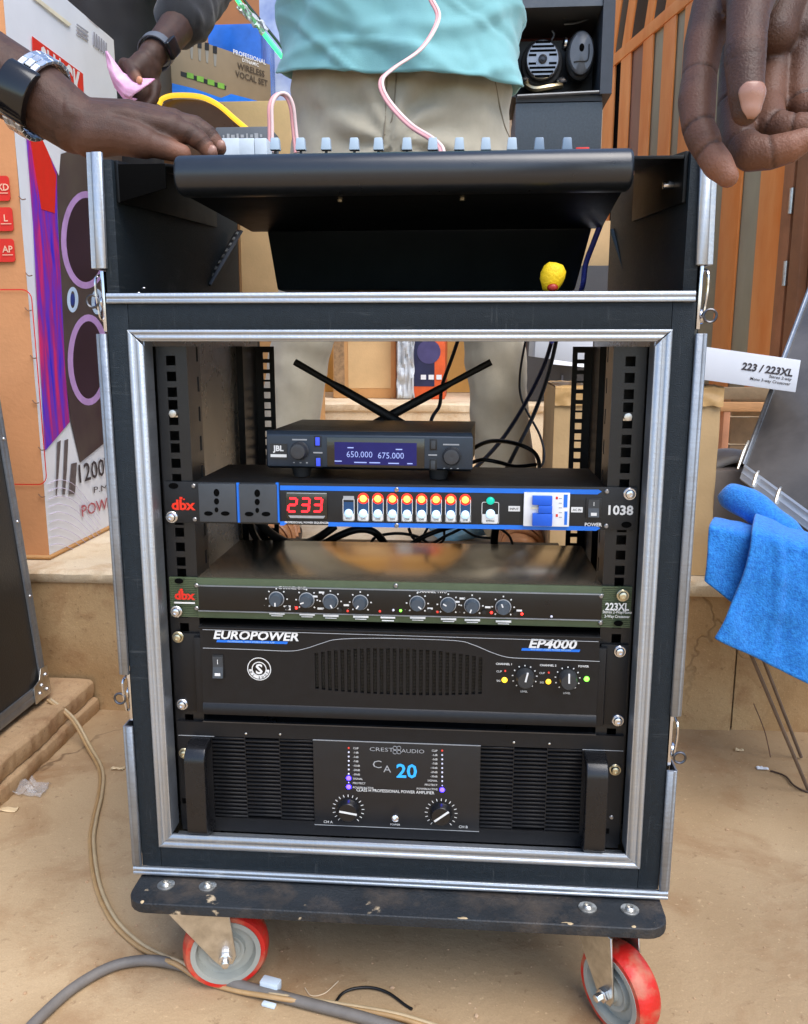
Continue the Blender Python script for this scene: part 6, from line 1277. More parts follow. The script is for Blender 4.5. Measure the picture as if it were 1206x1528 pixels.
def shirt(a, b):
    th = 2 * PI * a; z = 1.240 + (1.76 - 1.240) * b
    s = 1 if b < .80 else math.sqrt(max(.06, 1 - ((b - .80) / .205) ** 2))
    hwx = (.226 - .012 * b) * s; hd = (.172 - .02 * b) * s
    c_, s_ = math.cos(th), math.sin(th); x = cxs + hwx * math.copysign(abs(c_) ** .85, c_); y = cys + hd * math.copysign(abs(s_) ** .85, s_)
    front = max(0, -s_)
    z += (1 - b) ** 5 * (-.050 * front - .034 * max(0, c_) + .004 * math.sin(th * 5))
    f_ = .018 * noise.fractal(Vector((x * 5 + z * 2.2, y * 4, z * 3.0)), 1, 2, 4) + .012 * noise.noise(Vector((x * 8 - z * 10, 3, z * 5 + x * 6))) * (1 - b)
    f_ += .022 * max(0, c_) ** 2 * math.sin(z * 46 + x * 22) * (1 - .5 * b) * noise.noise(Vector((z * 5, 2, 1)))
    for sx_, sz_, sd_, am_ in ((7, 11, 1, .013), (-6, 9, 5, .011), (3, 14, 9, .009)):
        n_ = noise.noise(Vector((x * 4 + z * 2, x * sx_ + z * sz_, sd_))); f_ += am_ * max(0, 1 - abs(n_) * 5.5) * (.55 + .45 * noise.noise(Vector((x * 5, z * 4, sd_ + 7))))
    return Vector((x + f_ * c_, y + f_ * s_, z))
k.grid(shirt, nU, nV); sh = k.build('shirt', mint, p1, recalc=False, smooth=85); m_ = sh.modifiers.new('s', 'SOLIDIFY'); m_.thickness = .003; m_.offset = 1
k = MB(); k.tube([shirt(i / 120, .030) * 1.0 + Vector((0, 0, 0)) + (shirt(i / 120, .03) - Vector((cxs, cys, shirt(i / 120, .03).z))).normalized() * .0008 for i in range(120)], .0011, 5, 1, True); k.build('hem_seam', mat('mint_thread', rgb(104, 172, 172), .9), p1)
for s in ('l', 'r'):
    mb = MB(); e = Vector(J['elbow_' + s]); a = Vector(J['sh_' + s]); chain(mb, [(a + Vector((0, 0, -.03)), .088), (a * .5 + e * .5, .078), (a * .15 + e * .85, .072)]); garment(mb, .010, .006, 12, 5).build('sleeve', mint, p1, smooth=85)
mb = MB(); hc = Vector(J['neck']) + Vector((0, 0, .205)); ell(mb, hc + Vector((0, .012, .012)), (.083, .098, .108)); o, nr = remesh(mb, .012, 2)
o.build('hair', mat('black_hair', rgb(16, 14, 13), .8, 0, .2, 120, .8, 600), p1, smooth=85)
stitch = mat('khaki_seam', rgb(140, 130, 112), .9)
def on_tr(pts):
    tree = TR_BVH; out = []
    for u, v in pts:
        h = tree.ray_cast(CAM, ray(u, v).normalized()); 
        if h[0] is not None: out.append(h[0] + h[1] * .0006)
    return out
from mathutils.bvhtree import BVHTree
TR_BVH = BVHTree.FromPolygons([v for v in g_.v], g_.f)
for nm, pts in (('pocket_seam', [(447, 100), (444, 130), (438, 165), (432, 190)]), ('pocket_seam', [(738, 118), (744, 150), (752, 185), (760, 205)]), ('fly_seam', [(592, 100), (590, 140), (586, 175), (575, 200), (560, 212)]), ('fly_seam', [(578, 100), (576, 150), (574, 190), (570, 225)])):
    q_ = on_tr(pts)
    if len(q_) > 2: k = MB(); k.tube(q_, .0014, 5, 6); k.build(nm, stitch, p1)
# woven sandals
leather = mat('tan_leather', rgb(172, 118, 76), .5, 0, .15, 60, .4, 200)
for cx_, nm in ((.185, 'right'), (-.335, 'left')):
    k = MB(); k.prism([(cx_ + .046 * math.cos(t) * (1.05 if math.sin(t) < 0 else .9), .955 + .14 * math.sin(t), Z1 + .005) for t in [2 * PI * i / 20 for i in range(20)]], (0, 0, .018)); so = k.build('shoe_sole', mat('dark_sole', rgb(60, 44, 34), .7), p1, bevel=.003)
    k = MB(); ell(k, (cx_, .905, Z1 + .034), (.044, .10, .040)); k.build('shoe_upper', leather, so, smooth=60)
    for i in range(6):
        y_ = .82 + i * .026; r_ = .045 * math.sqrt(max(.1, 1 - ((y_ - .905) / .105) ** 2)); MB().tube([(cx_ + r_ * math.cos(t), y_ + .012 * math.cos(t * 2 + i), Z1 + .032 + .044 * (r_ / .045) * math.sin(t)) for t in [PI * q / 8 for q in range(9)]], .0055, 6, 2, flat=.6).build('woven_strap', leather, so, smooth=60)
# blue bag on the step between the feet
k = MB(); ell(k, (.062, 1.04, Z1 + .06), (.078, .09, .058)); jitter(k, .022, 14, 4); jitter(k, .008, 45, 9)
for v in k.v: v.z = max(v.z, Z1 + .0055)
bb = k.build('blue_bag', mat('blue_plastic_bag', rgb(86, 160, 220), .35, 0, .3, 18, .5, 60, col2=rgb(150, 195, 235)), smooth=60); tag(bb, 'crumpled light blue plastic bag on the lower step between the feet', 'bag')

# ---------------------------------------------------------------- person in dark shirt holding a pink cloth
PXC, PYC = -.905, 1.465
def q2(dx, dy, z): return (PXC + dx, PYC + dy, z)
J = dict(pelvis=q2(0, 0, 1.19), chest=q2(0, 0, 1.56), neck=q2(0, 0, 1.77), face=(.3, -1, -.5), sh_l=q2(-.175, .01, 1.70), sh_r=q2(.170, -.03, 1.70),
         hip_l=q2(-.075, .01, 1.12), knee_l=q2(-.085, .02, .77), ankle_l=q2(-.085, .05, .375), hip_r=q2(.075, .01, 1.12), knee_r=q2(.075, .02, .77), ankle_r=q2(.08, .05, .375), elbow_l=q2(-.195, -.03, 1.42), wrist_l=q2(-.12, -.10, 1.50))
def dz(D): return D * 1.15 + max(0, D - 1.49) * 2.0
p2 = thing('person', 'person in a black shirt with rolled sleeve, smartwatch and pink cloth, left of the mixer', 'person', (PXC, PYC, Z1))
el = ad(312, -42, dz(1.58)); am = MB()
chain(am, [(Vector(J['sh_r']), .052), (el, .047), (ad(275, 26, dz(1.535)), .040), (ad(250, 58, dz(1.51)), .033), (ad(226, 84, dz(1.49)), .027)])
pal = [ad(214, 96, dz(1.48)), ad(205, 104, dz(1.475)), ad(216, 112, dz(1.485)), ad(224, 100, dz(1.49))]
chain(am, [(pal[0], .026), (pal[1], .024)]); chain(am, [(pal[0], .026), (pal[2], .024), (pal[3], .024)])
for ch in ([(193, 98, 1.466, .0125), (200, 110, 1.456, .0115), (206, 119, 1.450, .0090)], [(196, 104, 1.478, .0125), (186, 96, 1.474, .0120), (190, 112, 1.48, .010), (196, 122, 1.482, .009)], [(226, 108, 1.492, .0120), (232, 128, 1.49, .0115), (229, 146, 1.484, .0105), (220, 158, 1.478, .0090)], [(218, 112, 1.492, .0118), (222, 134, 1.49, .011), (216, 150, 1.485, .0098), (206, 157, 1.48, .0085)], [(212, 112, 1.490, .0110), (212, 134, 1.488, .010), (204, 146, 1.482, .0090), (196, 150, 1.478, .008)]):
    chain(am, [(ad(u, v, dz(D)), r * 1.1) for u, v, D, r in ch], 12)
o = figure(None, J, skin_b, {'r': (am, .0034, 4)}).build('body', skin_b, p2, smooth=80); tt = ad(207, 119, dz(1.45)); set_tone(o, lambda p: near(p, tt, .022) * .9)
k = MB(); k.sphere(ad(208, 119.5, dz(1.444)), (.0068, .003, .0075), 10, 6); k.build('thumbnail', mat('orange_lit_nail', rgb(206, 140, 104), .35), p2)  # orange light on the nail is put into its colour
dk_c = mat('black_cotton', rgb(16, 18, 24), .85, 0, .1, 30, .4, 600, sheen=.2)
mb = MB(); ell(mb, q2(0, 0, 1.20), (.185, .135, .14)); chain(mb, [(q2(0, 0, 1.2), .145), (q2(0, 0, 1.55), .15)]); ell(mb, q2(0, 0, 1.55), (.19, .14, .23)); chain(mb, [(J['sh_l'], .085), (q2(0, 0, 1.68), .10), (J['sh_r'], .085)])
garment(mb, .011, .010, 8, 6).build('shirt', dk_c, p2, smooth=85)
mb = MB(); c1, c2 = ad(275, 26, dz(1.535)), ad(258, 50, dz(1.515)); chain(mb, [(J['sh_r'], .085), (el, .074), (c1 * .55 + el * .45, .066), (c1 * .8 + c2 * .2, .058)]); garment(mb, .007, .007, 16, 2, 3).build('sleeve', dk_c, p2, smooth=85)
mb = MB(); chain(mb, [(J['sh_l'], .085), (J['elbow_l'], .07), (J['wrist_l'], .05)]); garment(mb, .011, .007, 12, 9).build('sleeve', dk_c, p2, smooth=85)
mb = MB(); ell(mb, q2(0, .005, 1.17), (.18, .13, .14)); chain(mb, [(J['hip_l'], .10), (J['knee_l'], .07), (q2(-.085, .05, .35), .06)]); chain(mb, [(J['hip_r'], .10), (J['knee_r'], .07), (q2(.08, .05, .35), .06)]); garment(mb, .011, .008, 10, 4).build('trousers', mat('navy_denim', rgb(32, 36, 52), .85), p2, smooth=85)
mb = MB(); hc = Vector(J['neck']) + Vector((0, .012, .215)); ell(mb, hc, (.083, .098, .108)); remesh(mb, .012, 2)[0].build('hair', MATS['black_hair'], p2, smooth=85)
for s in ('l', 'r'): a = Vector(J['ankle_' + s]); k = MB(); ell(k, (a.x, a.y - .05, Z1 + .045), (.05, .14, .044)); k.build('shoe', black_pl, p2)
# smartwatch on that wrist
wc_ = ad(233, 77, dz(1.495)); wd = (ad(226, 84, dz(1.49)) - ad(250, 58, dz(1.51))).normalized()
sw = thing('smartwatch', 'dark smartwatch with a grey band on the wrist above the pink cloth', 'watch', wc_)
k = MB(); k.lathe([(.0335, -.011), (.0358, -.011), (.0358, .011), (.0335, .011), (.0335, -.011)], wc_, wd, 28, close=False); k.build('band', mat('grey_strap_rubber', rgb(92, 96, 104), .5), sw)
fcv = (ad(236, 88, 1.0) - ad(222, 66, 1.0)); nrm = (RT * .85 - _f * .45 - UP * .15); nrm = (nrm - wd * nrm.dot(wd)).normalized(); Ms = Matrix((wd.cross(nrm), wd, nrm)).transposed()
k = MB(); k.cbox(wc_ + nrm * .0385, .034, .042, .011, Ms); k.build('watch_case', mat('watch_black', rgb(14, 15, 18), .2), sw, bevel=.004, seg=3)
# pink cloth
pk_m = mat('pink_cloth', rgb(232, 160, 206), .7, 0, .08, 25, .3, 300, col2=rgb(246, 200, 230))
k = MB(); lo = [(157, 76), (160, 100), (168, 122), (182, 140), (194, 146)]; hi = [(160, 76), (172, 92), (184, 108), (200, 116), (231, 117)]
def cl(a, b):
    i = min(3, int(a * 4)); t = a * 4 - i; l = Vector((lo[i][0] + (lo[i + 1][0] - lo[i][0]) * t, lo[i][1] + (lo[i + 1][1] - lo[i][1]) * t, 0)); h = Vector((hi[i][0] + (hi[i + 1][0] - hi[i][0]) * t, hi[i][1] + (hi[i + 1][1] - hi[i][1]) * t, 0))
    q = l * (1 - b) + h * b; return ad(q.x, q.y, dz(1.452) - .012 * math.sin(b * PI) + .010 * a * b + .006 * noise.noise(Vector((a * 3, b * 3, 4))))
k.grid(cl, 16, 10); pc = k.build('pink_cloth', pk_m, recalc=False, smooth=80); m_ = pc.modifiers.new('s', 'SOLIDIFY'); m_.thickness = .003; tag(pc, 'folded pink cloth held in the hand with the smartwatch', 'cloth')
k = MB(); k.grid(lambda a, b: cl(a, b * .22) - UP * .006 + _f * .010, 16, 4); q = k.build('lower_fold', pk_m, pc, recalc=False, smooth=80); q.modifiers.new('s', 'SOLIDIFY').thickness = .003

# ---------------------------------------------------------------- person reaching in from the left
J = dict(pelvis=(-1.12, -.06, .92), chest=(-1.10, -.06, 1.30), neck=(-1.08, -.06, 1.50), face=(1, .3, -.5), sh_l=(-1.05, .12, 1.43), sh_r=(-1.08, -.24, 1.43), hip_l=(-1.12, .02, .85), knee_l=(-1.10, .03, .48), ankle_l=(-1.12, .03, .085), hip_r=(-1.12, -.14, .85), knee_r=(-1.10, -.15, .48), ankle_r=(-1.12, -.16, .085), elbow_r=(-1.02, -.32, 1.15), wrist_r=(-.86, -.30, 1.05), toe=(.14, 0, -.055))
p3 = thing('person', 'person reaching in from the left, bare forearm with a steel watch, hand on the mixer', 'person', (-1.1, -.05, 0))
am = MB()
elb = ad(-330, -60, .88)
chain(am, [(J['sh_l'], .052), (elb, .049), (ad(-130, 45, .872), .049), (ad(-20, 104, .868), .0405), (ad(60, 146, .868), .0345), (ad(112, 184, .872), .0300)], 20)
# back of the hand: flattened by side-by-side metacarpals
for (u0, v0, D0, r0), (u1, v1, D1, r1) in (((125, 190, .872, .027), (255, 193, .880, .0165)), ((125, 186, .880, .027), (258, 186, .896, .0165)), ((128, 188, .890, .024), (254, 187, .912, .0150)), ((130, 190, .895, .022), (246, 190, .925, .0135)), ((135, 200, .868, .024), (215, 212, .868, .0165))):
    chain(am, [(ad(u0, v0, D0), r0), (ad((u0 + u1) / 2, (v0 + v1) / 2 - 5, (D0 + D1) / 2), (r0 + r1) / 2), (ad(u1, v1, D1), r1)], 16)
fing = [[(255, 193, .880, .0135), (285, 200, .882, .0112), (303, 214, .885, .0098), (314, 229, .888, .0080)], [(258, 185, .896, .0138), (292, 189, .899, .0115), (313, 203, .902, .0102), (327, 221, .905, .0082)], [(254, 184, .912, .0130), (288, 188, .917, .0110), (308, 202, .920, .0095), (318, 218, .922, .0080)], [(215, 212, .868, .0135), (245, 221, .870, .0118), (272, 229, .874, .0095)]]
for ch in fing: chain(am, [(ad(u, v, D), r) for u, v, D, r in ch], 14)
for u, v, D in ((256, 184, .894), (251, 189, .878)): ell(am, ad(u, v, D), .0125)
bm3 = figure(None, J, skin_a, {'l': (am, .0020, 3)})
C3 = []
def crease3(c, ax, rad, sig, amp):
    c = Vector(c); ax = Vector(ax).normalized(); (C3.append((c, ax, rad, sig)) if rad < .03 else None)
    for v in bm3.v:
        d = v - c
        if d.length < rad:
            t = d.dot(ax) + .0010 * noise.noise(v * 240); rr = d - ax * d.dot(ax)
            if rr.length > 1e-6: v -= rr.normalized() * (amp * (.7 + .5 * noise.noise(v * 110)) * math.exp(-(t / sig) ** 2) * (1 - (d.length / rad) ** 4))
for ch in fing[:3]:
    for i_ in (1, 2):
        pa, pb = ad(*ch[i_][:3]), ad(*ch[min(i_ + 1, 3)][:3])
        for dt in (-.12, .06, .22): crease3(pa + (pb - pa) * dt, pb - pa, .015, .0009, .0011)
w0_, w1_ = ad(112, 184, .872), ad(160, 188, .878)
for dt in (-.2, .1): crease3(w0_ + (w1_ - w0_) * dt, w1_ - w0_, .05, .0016, .0007)
# veins and tendons on the back of the hand
for pts in ([(150, 172, .858), (185, 170, .860), (215, 178, .862), (245, 184, .868)], [(140, 180, .855), (175, 186, .856), (205, 192, .858)], [(105, 165, .846), (130, 176, .852), (160, 178, .856)]):
    pp_ = smooth_path([ad(*q) for q in pts], 8)
    for v in bm3.v:
        d = min((v - q).length for q in pp_[::3]) if (v - pp_[len(pp_) // 2]).length < .12 else 1
        if d < .02: d = min((v - q).length for q in pp_); v += (-_f + UP * .4) * (.0016 * math.exp(-((max(0, d - .004)) / .0032) ** 2)) if d < .016 else Vector((0, 0, 0))
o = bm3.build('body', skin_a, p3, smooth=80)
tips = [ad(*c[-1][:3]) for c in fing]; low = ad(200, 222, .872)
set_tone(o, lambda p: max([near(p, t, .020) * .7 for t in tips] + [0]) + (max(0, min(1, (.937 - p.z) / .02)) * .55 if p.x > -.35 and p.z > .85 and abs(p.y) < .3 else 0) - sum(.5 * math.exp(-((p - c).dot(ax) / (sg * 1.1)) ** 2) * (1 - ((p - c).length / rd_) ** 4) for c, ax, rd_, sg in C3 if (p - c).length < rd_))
for c in fing[:2]:
    t = ad(c[-1][0] + 2, c[-1][1] - 4, c[-1][2] - .006); k = MB(); k.sphere(t, (.0055, .0035, .0062), 10, 6, Matrix.Rotation(.5, 3, 'Y')); k.build('fingernail', nail_m, p3)
tee = mat('grey_tee', rgb(120, 120, 122), .85)
mb = MB(); ell(mb, (-1.12, -.06, .95), (.15, .19, .13)); chain(mb, [((-1.12, -.06, .95), .14), ((-1.10, -.06, 1.30), .145)]); ell(mb, (-1.10, -.06, 1.30), (.14, .20, .22)); chain(mb, [(J['sh_l'], .085), ((-1.09, -.06, 1.42), .10), (J['sh_r'], .085)]); a, e = Vector(J['sh_l']), elb; chain(mb, [(a, .085), (a * .4 + e * .6, .075)]); e = Vector(J['elbow_r']); a = Vector(J['sh_r']); chain(mb, [(a, .085), (a * .3 + e * .7, .075)])
garment(mb, .012, .008, 9, 1).build('shirt', tee, p3, smooth=85)
mb = MB(); ell(mb, (-1.12, -.06, .90), (.145, .18, .13)); chain(mb, [((-1.12, .02, .85), .10), ((-1.10, .03, .48), .07), ((-1.12, .03, .07), .06)]); chain(mb, [((-1.12, -.14, .85), .10), ((-1.10, -.15, .48), .07), ((-1.12, -.16, .07), .06)]); garment(mb, .012, .008, 10, 4).build('trousers', MATS['navy_denim'], p3, smooth=85)
mb = MB(); ell(mb, Vector(J['neck']) + Vector((-.012, 0, .215)), (.098, .085, .108)); remesh(mb, .012, 2)[0].build('hair', MATS['black_hair'], p3, smooth=85)
for s in ('l', 'r'): a = Vector(J['ankle_' + s]); k = MB(); ell(k, (a.x + .05, a.y, .045), (.14, .05, .044)); k.build('shoe', black_pl, p3)
# wrist watch
w0, w1 = ad(25, 128, .868), ad(95, 168, .868); wd = (w1 - w0).normalized(); wcn = ad(56, 145, .8685); R_ = .0395
ww = thing('wrist_watch', 'steel bracelet watch with a large black face on the forearm at left', 'watch', wcn)
upd = (UP - wd * UP.dot(wd)).normalized(); cd = wd.cross(upd).normalized()
if cd.dot(-_f) < 0: cd = -cd
def rad(a): return (cd * math.cos(a) + upd * math.sin(a))
steel = mat('brushed_bracelet', (.66, .68, .72), .28, 1., .1, 60)
LK = 22
for i in range(LK):
    a = math.radians(22) + (2 * PI - math.radians(80)) * i / LK + .02
    rr = rad(a); tg = rad(a + PI / 2)
    for dw, wl in ((-.0072, .0066), (0., .0070), (.0072, .0066)):
        k = MB(); Mx = Matrix((tg, wd, rr)).transposed(); k.cbox(wcn + rr * (R_ + .0006) + wd * dw + tg * (.0022 if dw == 0 else 0), .0092, wl, .0042, Mx); k.build('bracelet_link', steel, ww, bevel=.0008, seg=1)
a = math.radians(-22); rr = rad(a); tg = rad(a + PI / 2)
k = MB(); n = 12; vs = []
for j in range(n + 1):
    t = math.radians(-62 + 80 * j / n); q = rad(t); e_ = .0058 * math.sin(PI * j / n) ** .5
    for s0 in (-.0165, .0165): vs += [wcn + q * (R_ - .001) + wd * s0, wcn + q * (R_ + .003 + e_) + wd * s0]
fs = []
for j in range(n): b = j * 4; fs += [(b + 1, b + 3, b + 7, b + 5), (b, b + 4, b + 6, b + 2), (b, b + 1, b + 5, b + 4), (b + 2, b + 6, b + 7, b + 3)]
fs += [(0, 2, 3, 1), (n * 4, n * 4 + 1, n * 4 + 3, n * 4 + 2)]
k.add(vs, fs); k.build('watch_face', mat('black_glass', rgb(16, 16, 18), .14, 0, .1, 20, spec=.6), ww, bevel=.0022, seg=3)

# ---------------------------------------------------------------- person holding a hand out at the upper right
J = dict(pelvis=(1.12, -.12, .92), chest=(1.10, -.12, 1.30), neck=(1.08, -.12, 1.50), face=(-1, .2, -.5), sh_l=(1.05, -.30, 1.43), sh_r=(1.06, .06, 1.43), hip_l=(1.12, -.20, .85), knee_l=(1.10, -.21, .48), ankle_l=(1.12, -.22, .085), hip_r=(1.12, -.04, .85), knee_r=(1.10, -.03, .48), ankle_r=(1.12, -.03, .085), elbow_r=(1.0, .12, 1.15), wrist_r=(.86, .08, 1.02), toe=(-.14, 0, -.055))
p4 = thing('person', 'person holding an open hand out in the upper right foreground', 'person', (1.1, -.12, 0))
am = MB(); wr = ad(1165, -150, .50)
chain(am, [(J['sh_l'], .052), (Vector((.74, -.34, 1.14)), .046), (wr * .5 + Vector((.74, -.34, 1.14)) * .5, .042), (wr, .029)], 18)
K = .94
def hd(u, v, D): return ad(u, v, D * K)
def hr(r): return r * K * .94
# palm
for ch in ([(1165, -150, .532, .028), (1110, -40, .512, .0220), (1068, 20, .482, .0150)], [(1165, -150, .535, .028), (1135, -45, .530, .0220), (1105, 40, .508, .0150)], [(1170, -150, .538, .026), (1175, -45, .520, .0220), (1152, 50, .497, .0150)], [(1175, -150, .538, .024), (1215, -45, .525, .0200), (1200, 50, .503, .0140)], [(1165, -130, .52, .024), (1140, -70, .475, .0210), (1122, -15, .445, .0165)]):
    chain(am, [(hd(u, v, D), hr(r)) for u, v, D, r in ch], 18)
F = {'thumb': [(1126, -30, .446, .0150), (1117, 20, .430, .0114), (1114, 55, .424, .0106), (1112, 88, .420, .0110), (1113, 118, .418, .0096), (1114, 142, .417, .0092), (1113, 166, .418, .0074)],
     'index': [(1068, 10, .475, .0140), (1050, 66, .463, .0112), (1044, 112, .455, .0100), (1040, 150, .449, .0106), (1042, 190, .444, .0090), (1050, 208, .442, .0093), (1058, 226, .440, .0081), (1072, 246, .437, .0083), (1086, 263, .435, .0062)],
     'middle': [(1108, 50, .508, .0128), (1098, 130, .492, .0106), (1096, 180, .478, .0104), (1102, 212, .464, .0104), (1122, 228, .452, .0104), (1150, 228, .447, .0094), (1178, 220, .443, .0086), (1198, 210, .441, .0070)],
     'ring': [(1156, 50, .514, .0122), (1152, 112, .502, .0104), (1146, 156, .490, .0098), (1148, 186, .474, .0100), (1172, 192, .467, .0092), (1200, 190, .462, .0084), (1222, 184, .459, .0068)],
     'little': [(1200, 50, .506, .0120), (1196, 105, .500, .0102), (1192, 145, .492, .0094), (1204, 164, .484, .0088), (1226, 166, .478, .0080), (1244, 160, .475, .0064)]}
for nm, ch in F.items(): chain(am, [(hd(u, v, D), hr(r)) for u, v, D, r in ch], 18)
bm4 = figure(None, J, skin_a, {'l': (am, .0013, 4)})
CREASES = []
def crease(mb, c, ax, rad, sig, amp):
    CREASES.append((Vector(c), Vector(ax).normalized(), rad, sig))
    c = Vector(c); ax = Vector(ax).normalized()
    for v in mb.v:
        d = v - c
        if d.length < rad:
            t = d.dot(ax) + .0012 * noise.noise(v * 260); rr = d - ax * d.dot(ax)
            if rr.length > 1e-6: v -= rr.normalized() * (amp * (.55 + .6 * noise.noise(v * 120)) * max(0, min(1, .55 - rr.normalized().dot(_f) * .8)) * math.exp(-(t / sig) ** 2) * (1 - (d.length / rad) ** 4))
def cr(f, i, dt, sig=.0008, amp=.0019, rad=.016):
    a, b = F[f][i], F[f][i + 1]; pa, pb = hd(*a[:3]), hd(*b[:3]); crease(bm4, pa + (pb - pa) * dt, pb - pa, rad, sig, amp)
for f, i, dt in (('index', 2, .1), ('index', 4, .0), ('index', 6, .0), ('middle', 3, .4), ('middle', 5, .1), ('middle', 1, .6), ('ring', 3, .4), ('ring', 4, .5), ('little', 2, .5)): cr(f, i, dt)
for dt in (-.35, -.18, 0., .16, .34): cr('thumb', 3, dt, .0006, .0011, .0125)
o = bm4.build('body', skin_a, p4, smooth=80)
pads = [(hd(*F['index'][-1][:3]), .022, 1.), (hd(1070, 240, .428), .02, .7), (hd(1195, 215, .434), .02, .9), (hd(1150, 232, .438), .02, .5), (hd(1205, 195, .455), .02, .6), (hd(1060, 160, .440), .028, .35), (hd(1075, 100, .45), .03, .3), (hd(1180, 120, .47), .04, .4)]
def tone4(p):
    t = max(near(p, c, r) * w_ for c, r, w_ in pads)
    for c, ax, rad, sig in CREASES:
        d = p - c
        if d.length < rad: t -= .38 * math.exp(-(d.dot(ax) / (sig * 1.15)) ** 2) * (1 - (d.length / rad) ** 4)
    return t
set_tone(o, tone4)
tn_ = hd(1113, 156, .4090); dn_ = (hd(1114, 166, .417) - hd(1110, 108, .419)).normalized(); nz_ = (-_f + RT * .10 - UP * .12); nz_ = (nz_ - dn_ * nz_.dot(dn_)).normalized(); Mx = Matrix((nz_.cross(dn_), dn_, nz_)).transposed()
from mathutils.bvhtree import BVHTree
H_BVH = BVHTree.FromPolygons(bm4.v, bm4.f)
def nail_pt(a, b):
    s_ = -.0045 + .0140 * b; wd_ = math.radians(98) * (1 - .5 * (1 - min(1, b / .3)) ** 2.2) * (1 - .45 * max(0, (b - .7) / .3) ** 2)
    ph = (a - .5) * wd_; c0 = hd(1113.5, 153, .4178) + dn_ * s_
    d = nz_ * math.cos(ph) + nz_.cross(dn_) * math.sin(ph)
    h = H_BVH.ray_cast(c0 + d * .03, -d); p = h[0] if h[0] is not None else c0 + d * .008
    return p + d * (.00035 + .0006 * max(0, b - .6))
k = MB(); k.grid(nail_pt, 16, 16); nl = k.build('thumbnail', nail_m, p4, smooth=80, recalc=False); nl.modifiers.new('s', 'SOLIDIFY').thickness = .0005
# creases at the joints of the near fingers: thin folds of darker skin
crease = mat('skin_crease', rgb(52, 38, 32), .6)
mb = MB(); ell(mb, (1.12, -.12, .95), (.15, .19, .13)); chain(mb, [((1.12, -.12, .95), .14), ((1.10, -.12, 1.30), .145)]); ell(mb, (1.10, -.12, 1.30), (.14, .20, .22)); chain(mb, [(J['sh_l'], .085), ((1.09, -.12, 1.42), .10), (J['sh_r'], .085)]); a, e = Vector(J['sh_l']), Vector((.74, -.34, 1.14)); chain(mb, [(a, .085), (a * .45 + e * .55, .075)]); e = Vector(J['elbow_r']); a = Vector(J['sh_r']); chain(mb, [(a, .085), (a * .3 + e * .7, .075)])
garment(mb, .012, .008, 9, 1).build('shirt', mat('white_tee', rgb(180, 178, 172), .85), p4, smooth=85)
mb = MB(); ell(mb, (1.12, -.12, .90), (.145, .18, .13)); chain(mb, [((1.12, -.20, .85), .10), ((1.10, -.21, .48), .07), ((1.12, -.22, .07), .06)]); chain(mb, [((1.12, -.04, .85), .10), ((1.10, -.03, .48), .07), ((1.12, -.03, .07), .06)]); garment(mb, .012, .008, 10, 4).build('trousers', MATS['navy_denim'], p4, smooth=85)
mb = MB(); ell(mb, Vector(J['neck']) + Vector((.012, 0, .215)), (.098, .085, .108)); remesh(mb, .012, 2)[0].build('hair', MATS['black_hair'], p4, smooth=85)
for s in ('l', 'r'): a = Vector(J['ankle_' + s]); k = MB(); ell(k, (a.x - .05, a.y, .045), (.14, .05, .044)); k.build('shoe', black_pl, p4)
# ================================================================== FLOOR CLUTTER
grey_c = mat('dusty_grey_cable', rgb(112, 106, 100), .6, 0, .12, 40, .2, 300); beige = mat('clear_copper_lead', rgb(178, 144, 100), .4, 0, .1, 60); beige2 = mat('clear_silver_lead', rgb(190, 168, 132), .4, 0, .1, 60)
def fl(u, v, z): return atz(u, v, z)
cable('grey_cable', 'thick dusty grey cable arching across the floor in front', [fl(20, 1560, .007), fl(60, 1518, .007), fl(110, 1474, .007), (fl(165, 1443, .007)), fl(215, 1433, .008), fl(260, 1438, .010), fl(300, 1450, .009), fl(350, 1468, .007), fl(400, 1482, .007), fl(470, 1500, .007), fl(540, 1518, .007), fl(610, 1540, .007)], .0062, grey_c, n=10)
lead = [Vector((-.702, .600, .074)), fl(105, 1072, .045), fl(130, 1115, .010), fl(148, 1150, .0045), fl(147, 1185, .0045), fl(138, 1225, .0045), fl(134, 1260, .0045), fl(142, 1320, .0045), fl(165, 1372, .0045), fl(200, 1408, .0045), fl(235, 1428, .010), fl(265, 1440, .0150), fl(300, 1462, .006), fl(350, 1478, .0045), fl(420, 1490, .010), fl(500, 1502, .0045), fl(590, 1518, .0045), fl(660, 1540, .0045)]
twin('speaker_lead', 'beige twin speaker lead winding over the floor from the flight case', lead, .0029, beige, beige2, (.0046, .0030, .0003))
p = fl(404, 1470, .012); cc_ = thing('cable_clip', 'small white plastic clip around the floor cables', 'clip', (p.x, p.y, .001)); Mz = Matrix.Rotation(-.25, 3, 'Z')
k = MB(); k.cbox((p.x, p.y, .0125), .022, .012, .012, Mz); k.build('block', mat('bluish_white_plastic', rgb(205, 220, 232), .35), cc_, bevel=.0015); k = MB(); k.cbox((p.x + .002, p.y - .018, .0022), .016, .006, .0035, Mz); k.build('tail', MATS['bluish_white_plastic'], cc_, bevel=.001)
cable('thin_black_wire', 'thin black wire curl lying on the floor under the board', [fl(502, 1494, .002), fl(512, 1482, .003), fl(530, 1475, .004), (fl(555, 1474, .004)), fl(580, 1482, .003), fl(605, 1500, .002), fl(615, 1506, .002)], .0016, blk)
cable('thin_pale_thread', 'thin pale thread on the floor beside the black wire', [fl(455, 1474, .001), fl(465, 1486, .001), fl(485, 1482, .001), fl(505, 1464, .001)], .0006, mat('thread', rgb(215, 195, 165), .8))
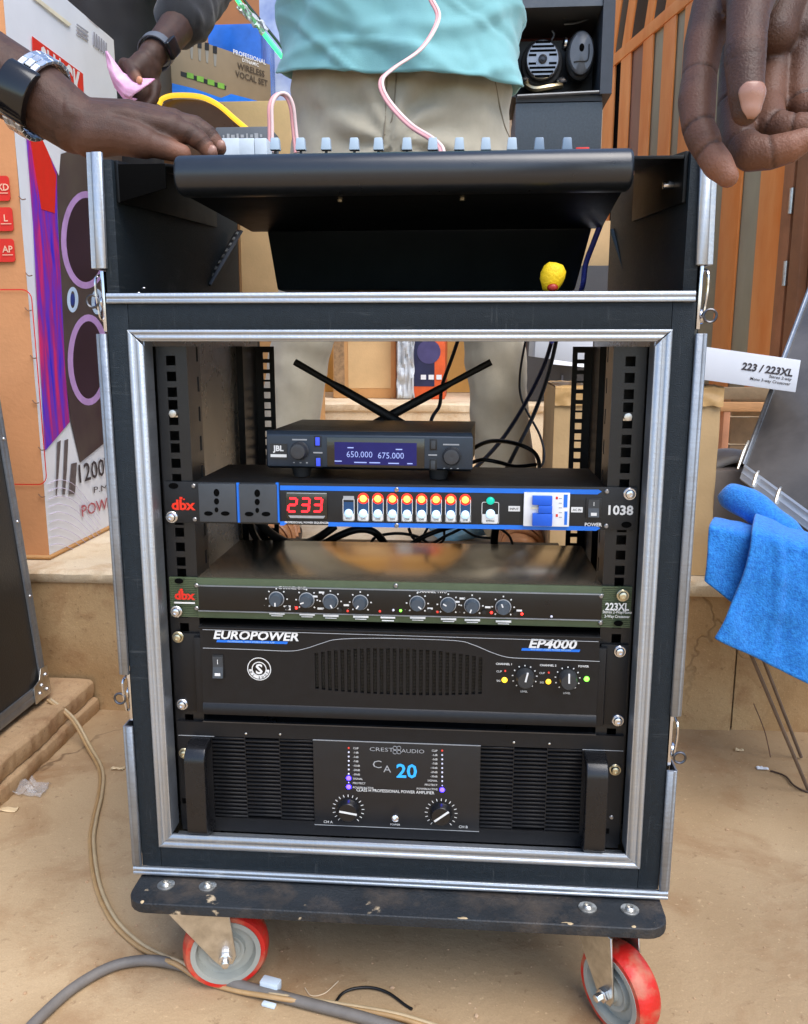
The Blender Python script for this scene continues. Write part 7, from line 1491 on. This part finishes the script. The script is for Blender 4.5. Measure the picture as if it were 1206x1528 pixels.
cable('dark_wire_end', 'short dark wire end on the ground below the towel', [fl(1150, 1150, .002), fl(1172, 1158, .003), fl(1185, 1172, .003), fl(1206, 1182, .002), fl(1230, 1180, .002)], .0016, mat('brown_wire', rgb(80, 62, 52), .6))
def scrap(name, label, u, v, sx, sy, m, seed, hgt=.006, z=.002, cat='litter', group=None):
    c = atz(u, v, z); k = MB(); k.grid(lambda a, b: Vector((c.x + (a - .5) * sx, c.y + (b - .5) * sy, z + abs(noise.noise(Vector((a * 3, b * 3, seed)))) * hgt * 2)) + noise.noise_vector(Vector((a * 2, b * 2, seed + 9))) * min(sx, sy) * .18, 8, 6)
    for v_ in k.v: v_.z = max(v_.z, z)
    o = k.build(name, m, recalc=False); o.modifiers.new('s', 'SOLIDIFY').thickness = .0008; return tag(o, label, cat, group)
film = mat('thin_clear_film', rgb(215, 215, 215), .15, 0, .1, 30, alpha=.22, spec=.8); husk = mat('pale_husk', rgb(226, 200, 158), .7)
scrap('plastic_scrap', 'crumpled clear plastic scrap on the floor at the foot of the ledge', 42, 1180, .06, .035, film, 3, .014)
scrap('paper_scrap', 'pale torn paper scrap on the floor beside the beige lead', 176, 1147, .022, .010, husk, 6, .003)
scrap('paper_scrap', 'tiny white paper scrap on the floor right of the rack below the towel', 1138, 1147, .020, .007, white_card, 5, .002)
scrap('paper_scrap', 'small pale scrap on the floor just in front of the right riser', 1103, 1119, .016, .007, husk, 8, .002)
scrap('paper_scrap', 'small pale flake on the floor at the lower left of the ledge', 12, 1208, .03, .012, husk, 12, .002)
rnd = random.Random(4); gm = MB()
for i in range(1800):
    x = rnd.uniform(-1.0, 1.1); y = rnd.uniform(-.5, .70)
    if x < -.655 and y > .25: continue
    s = rnd.uniform(.0005, .0014) * (1 if rnd.random() < .95 else 2.0); gm.sphere((x, y, s * .3), (s * rnd.uniform(.8, 1.5), s * rnd.uniform(.8, 1.5), s * .7), 5, 4)
stuff(gm.build('grit', mat('floor_grit', rgb(176, 140, 104), .9, 0, .4, 3, col2=rgb(196, 166, 134))))
for ob in S.objects:
    if ob.type == 'MESH' and ob.parent is None and 'label' not in ob and 'kind' not in ob: print('UNLABELLED', ob.name)
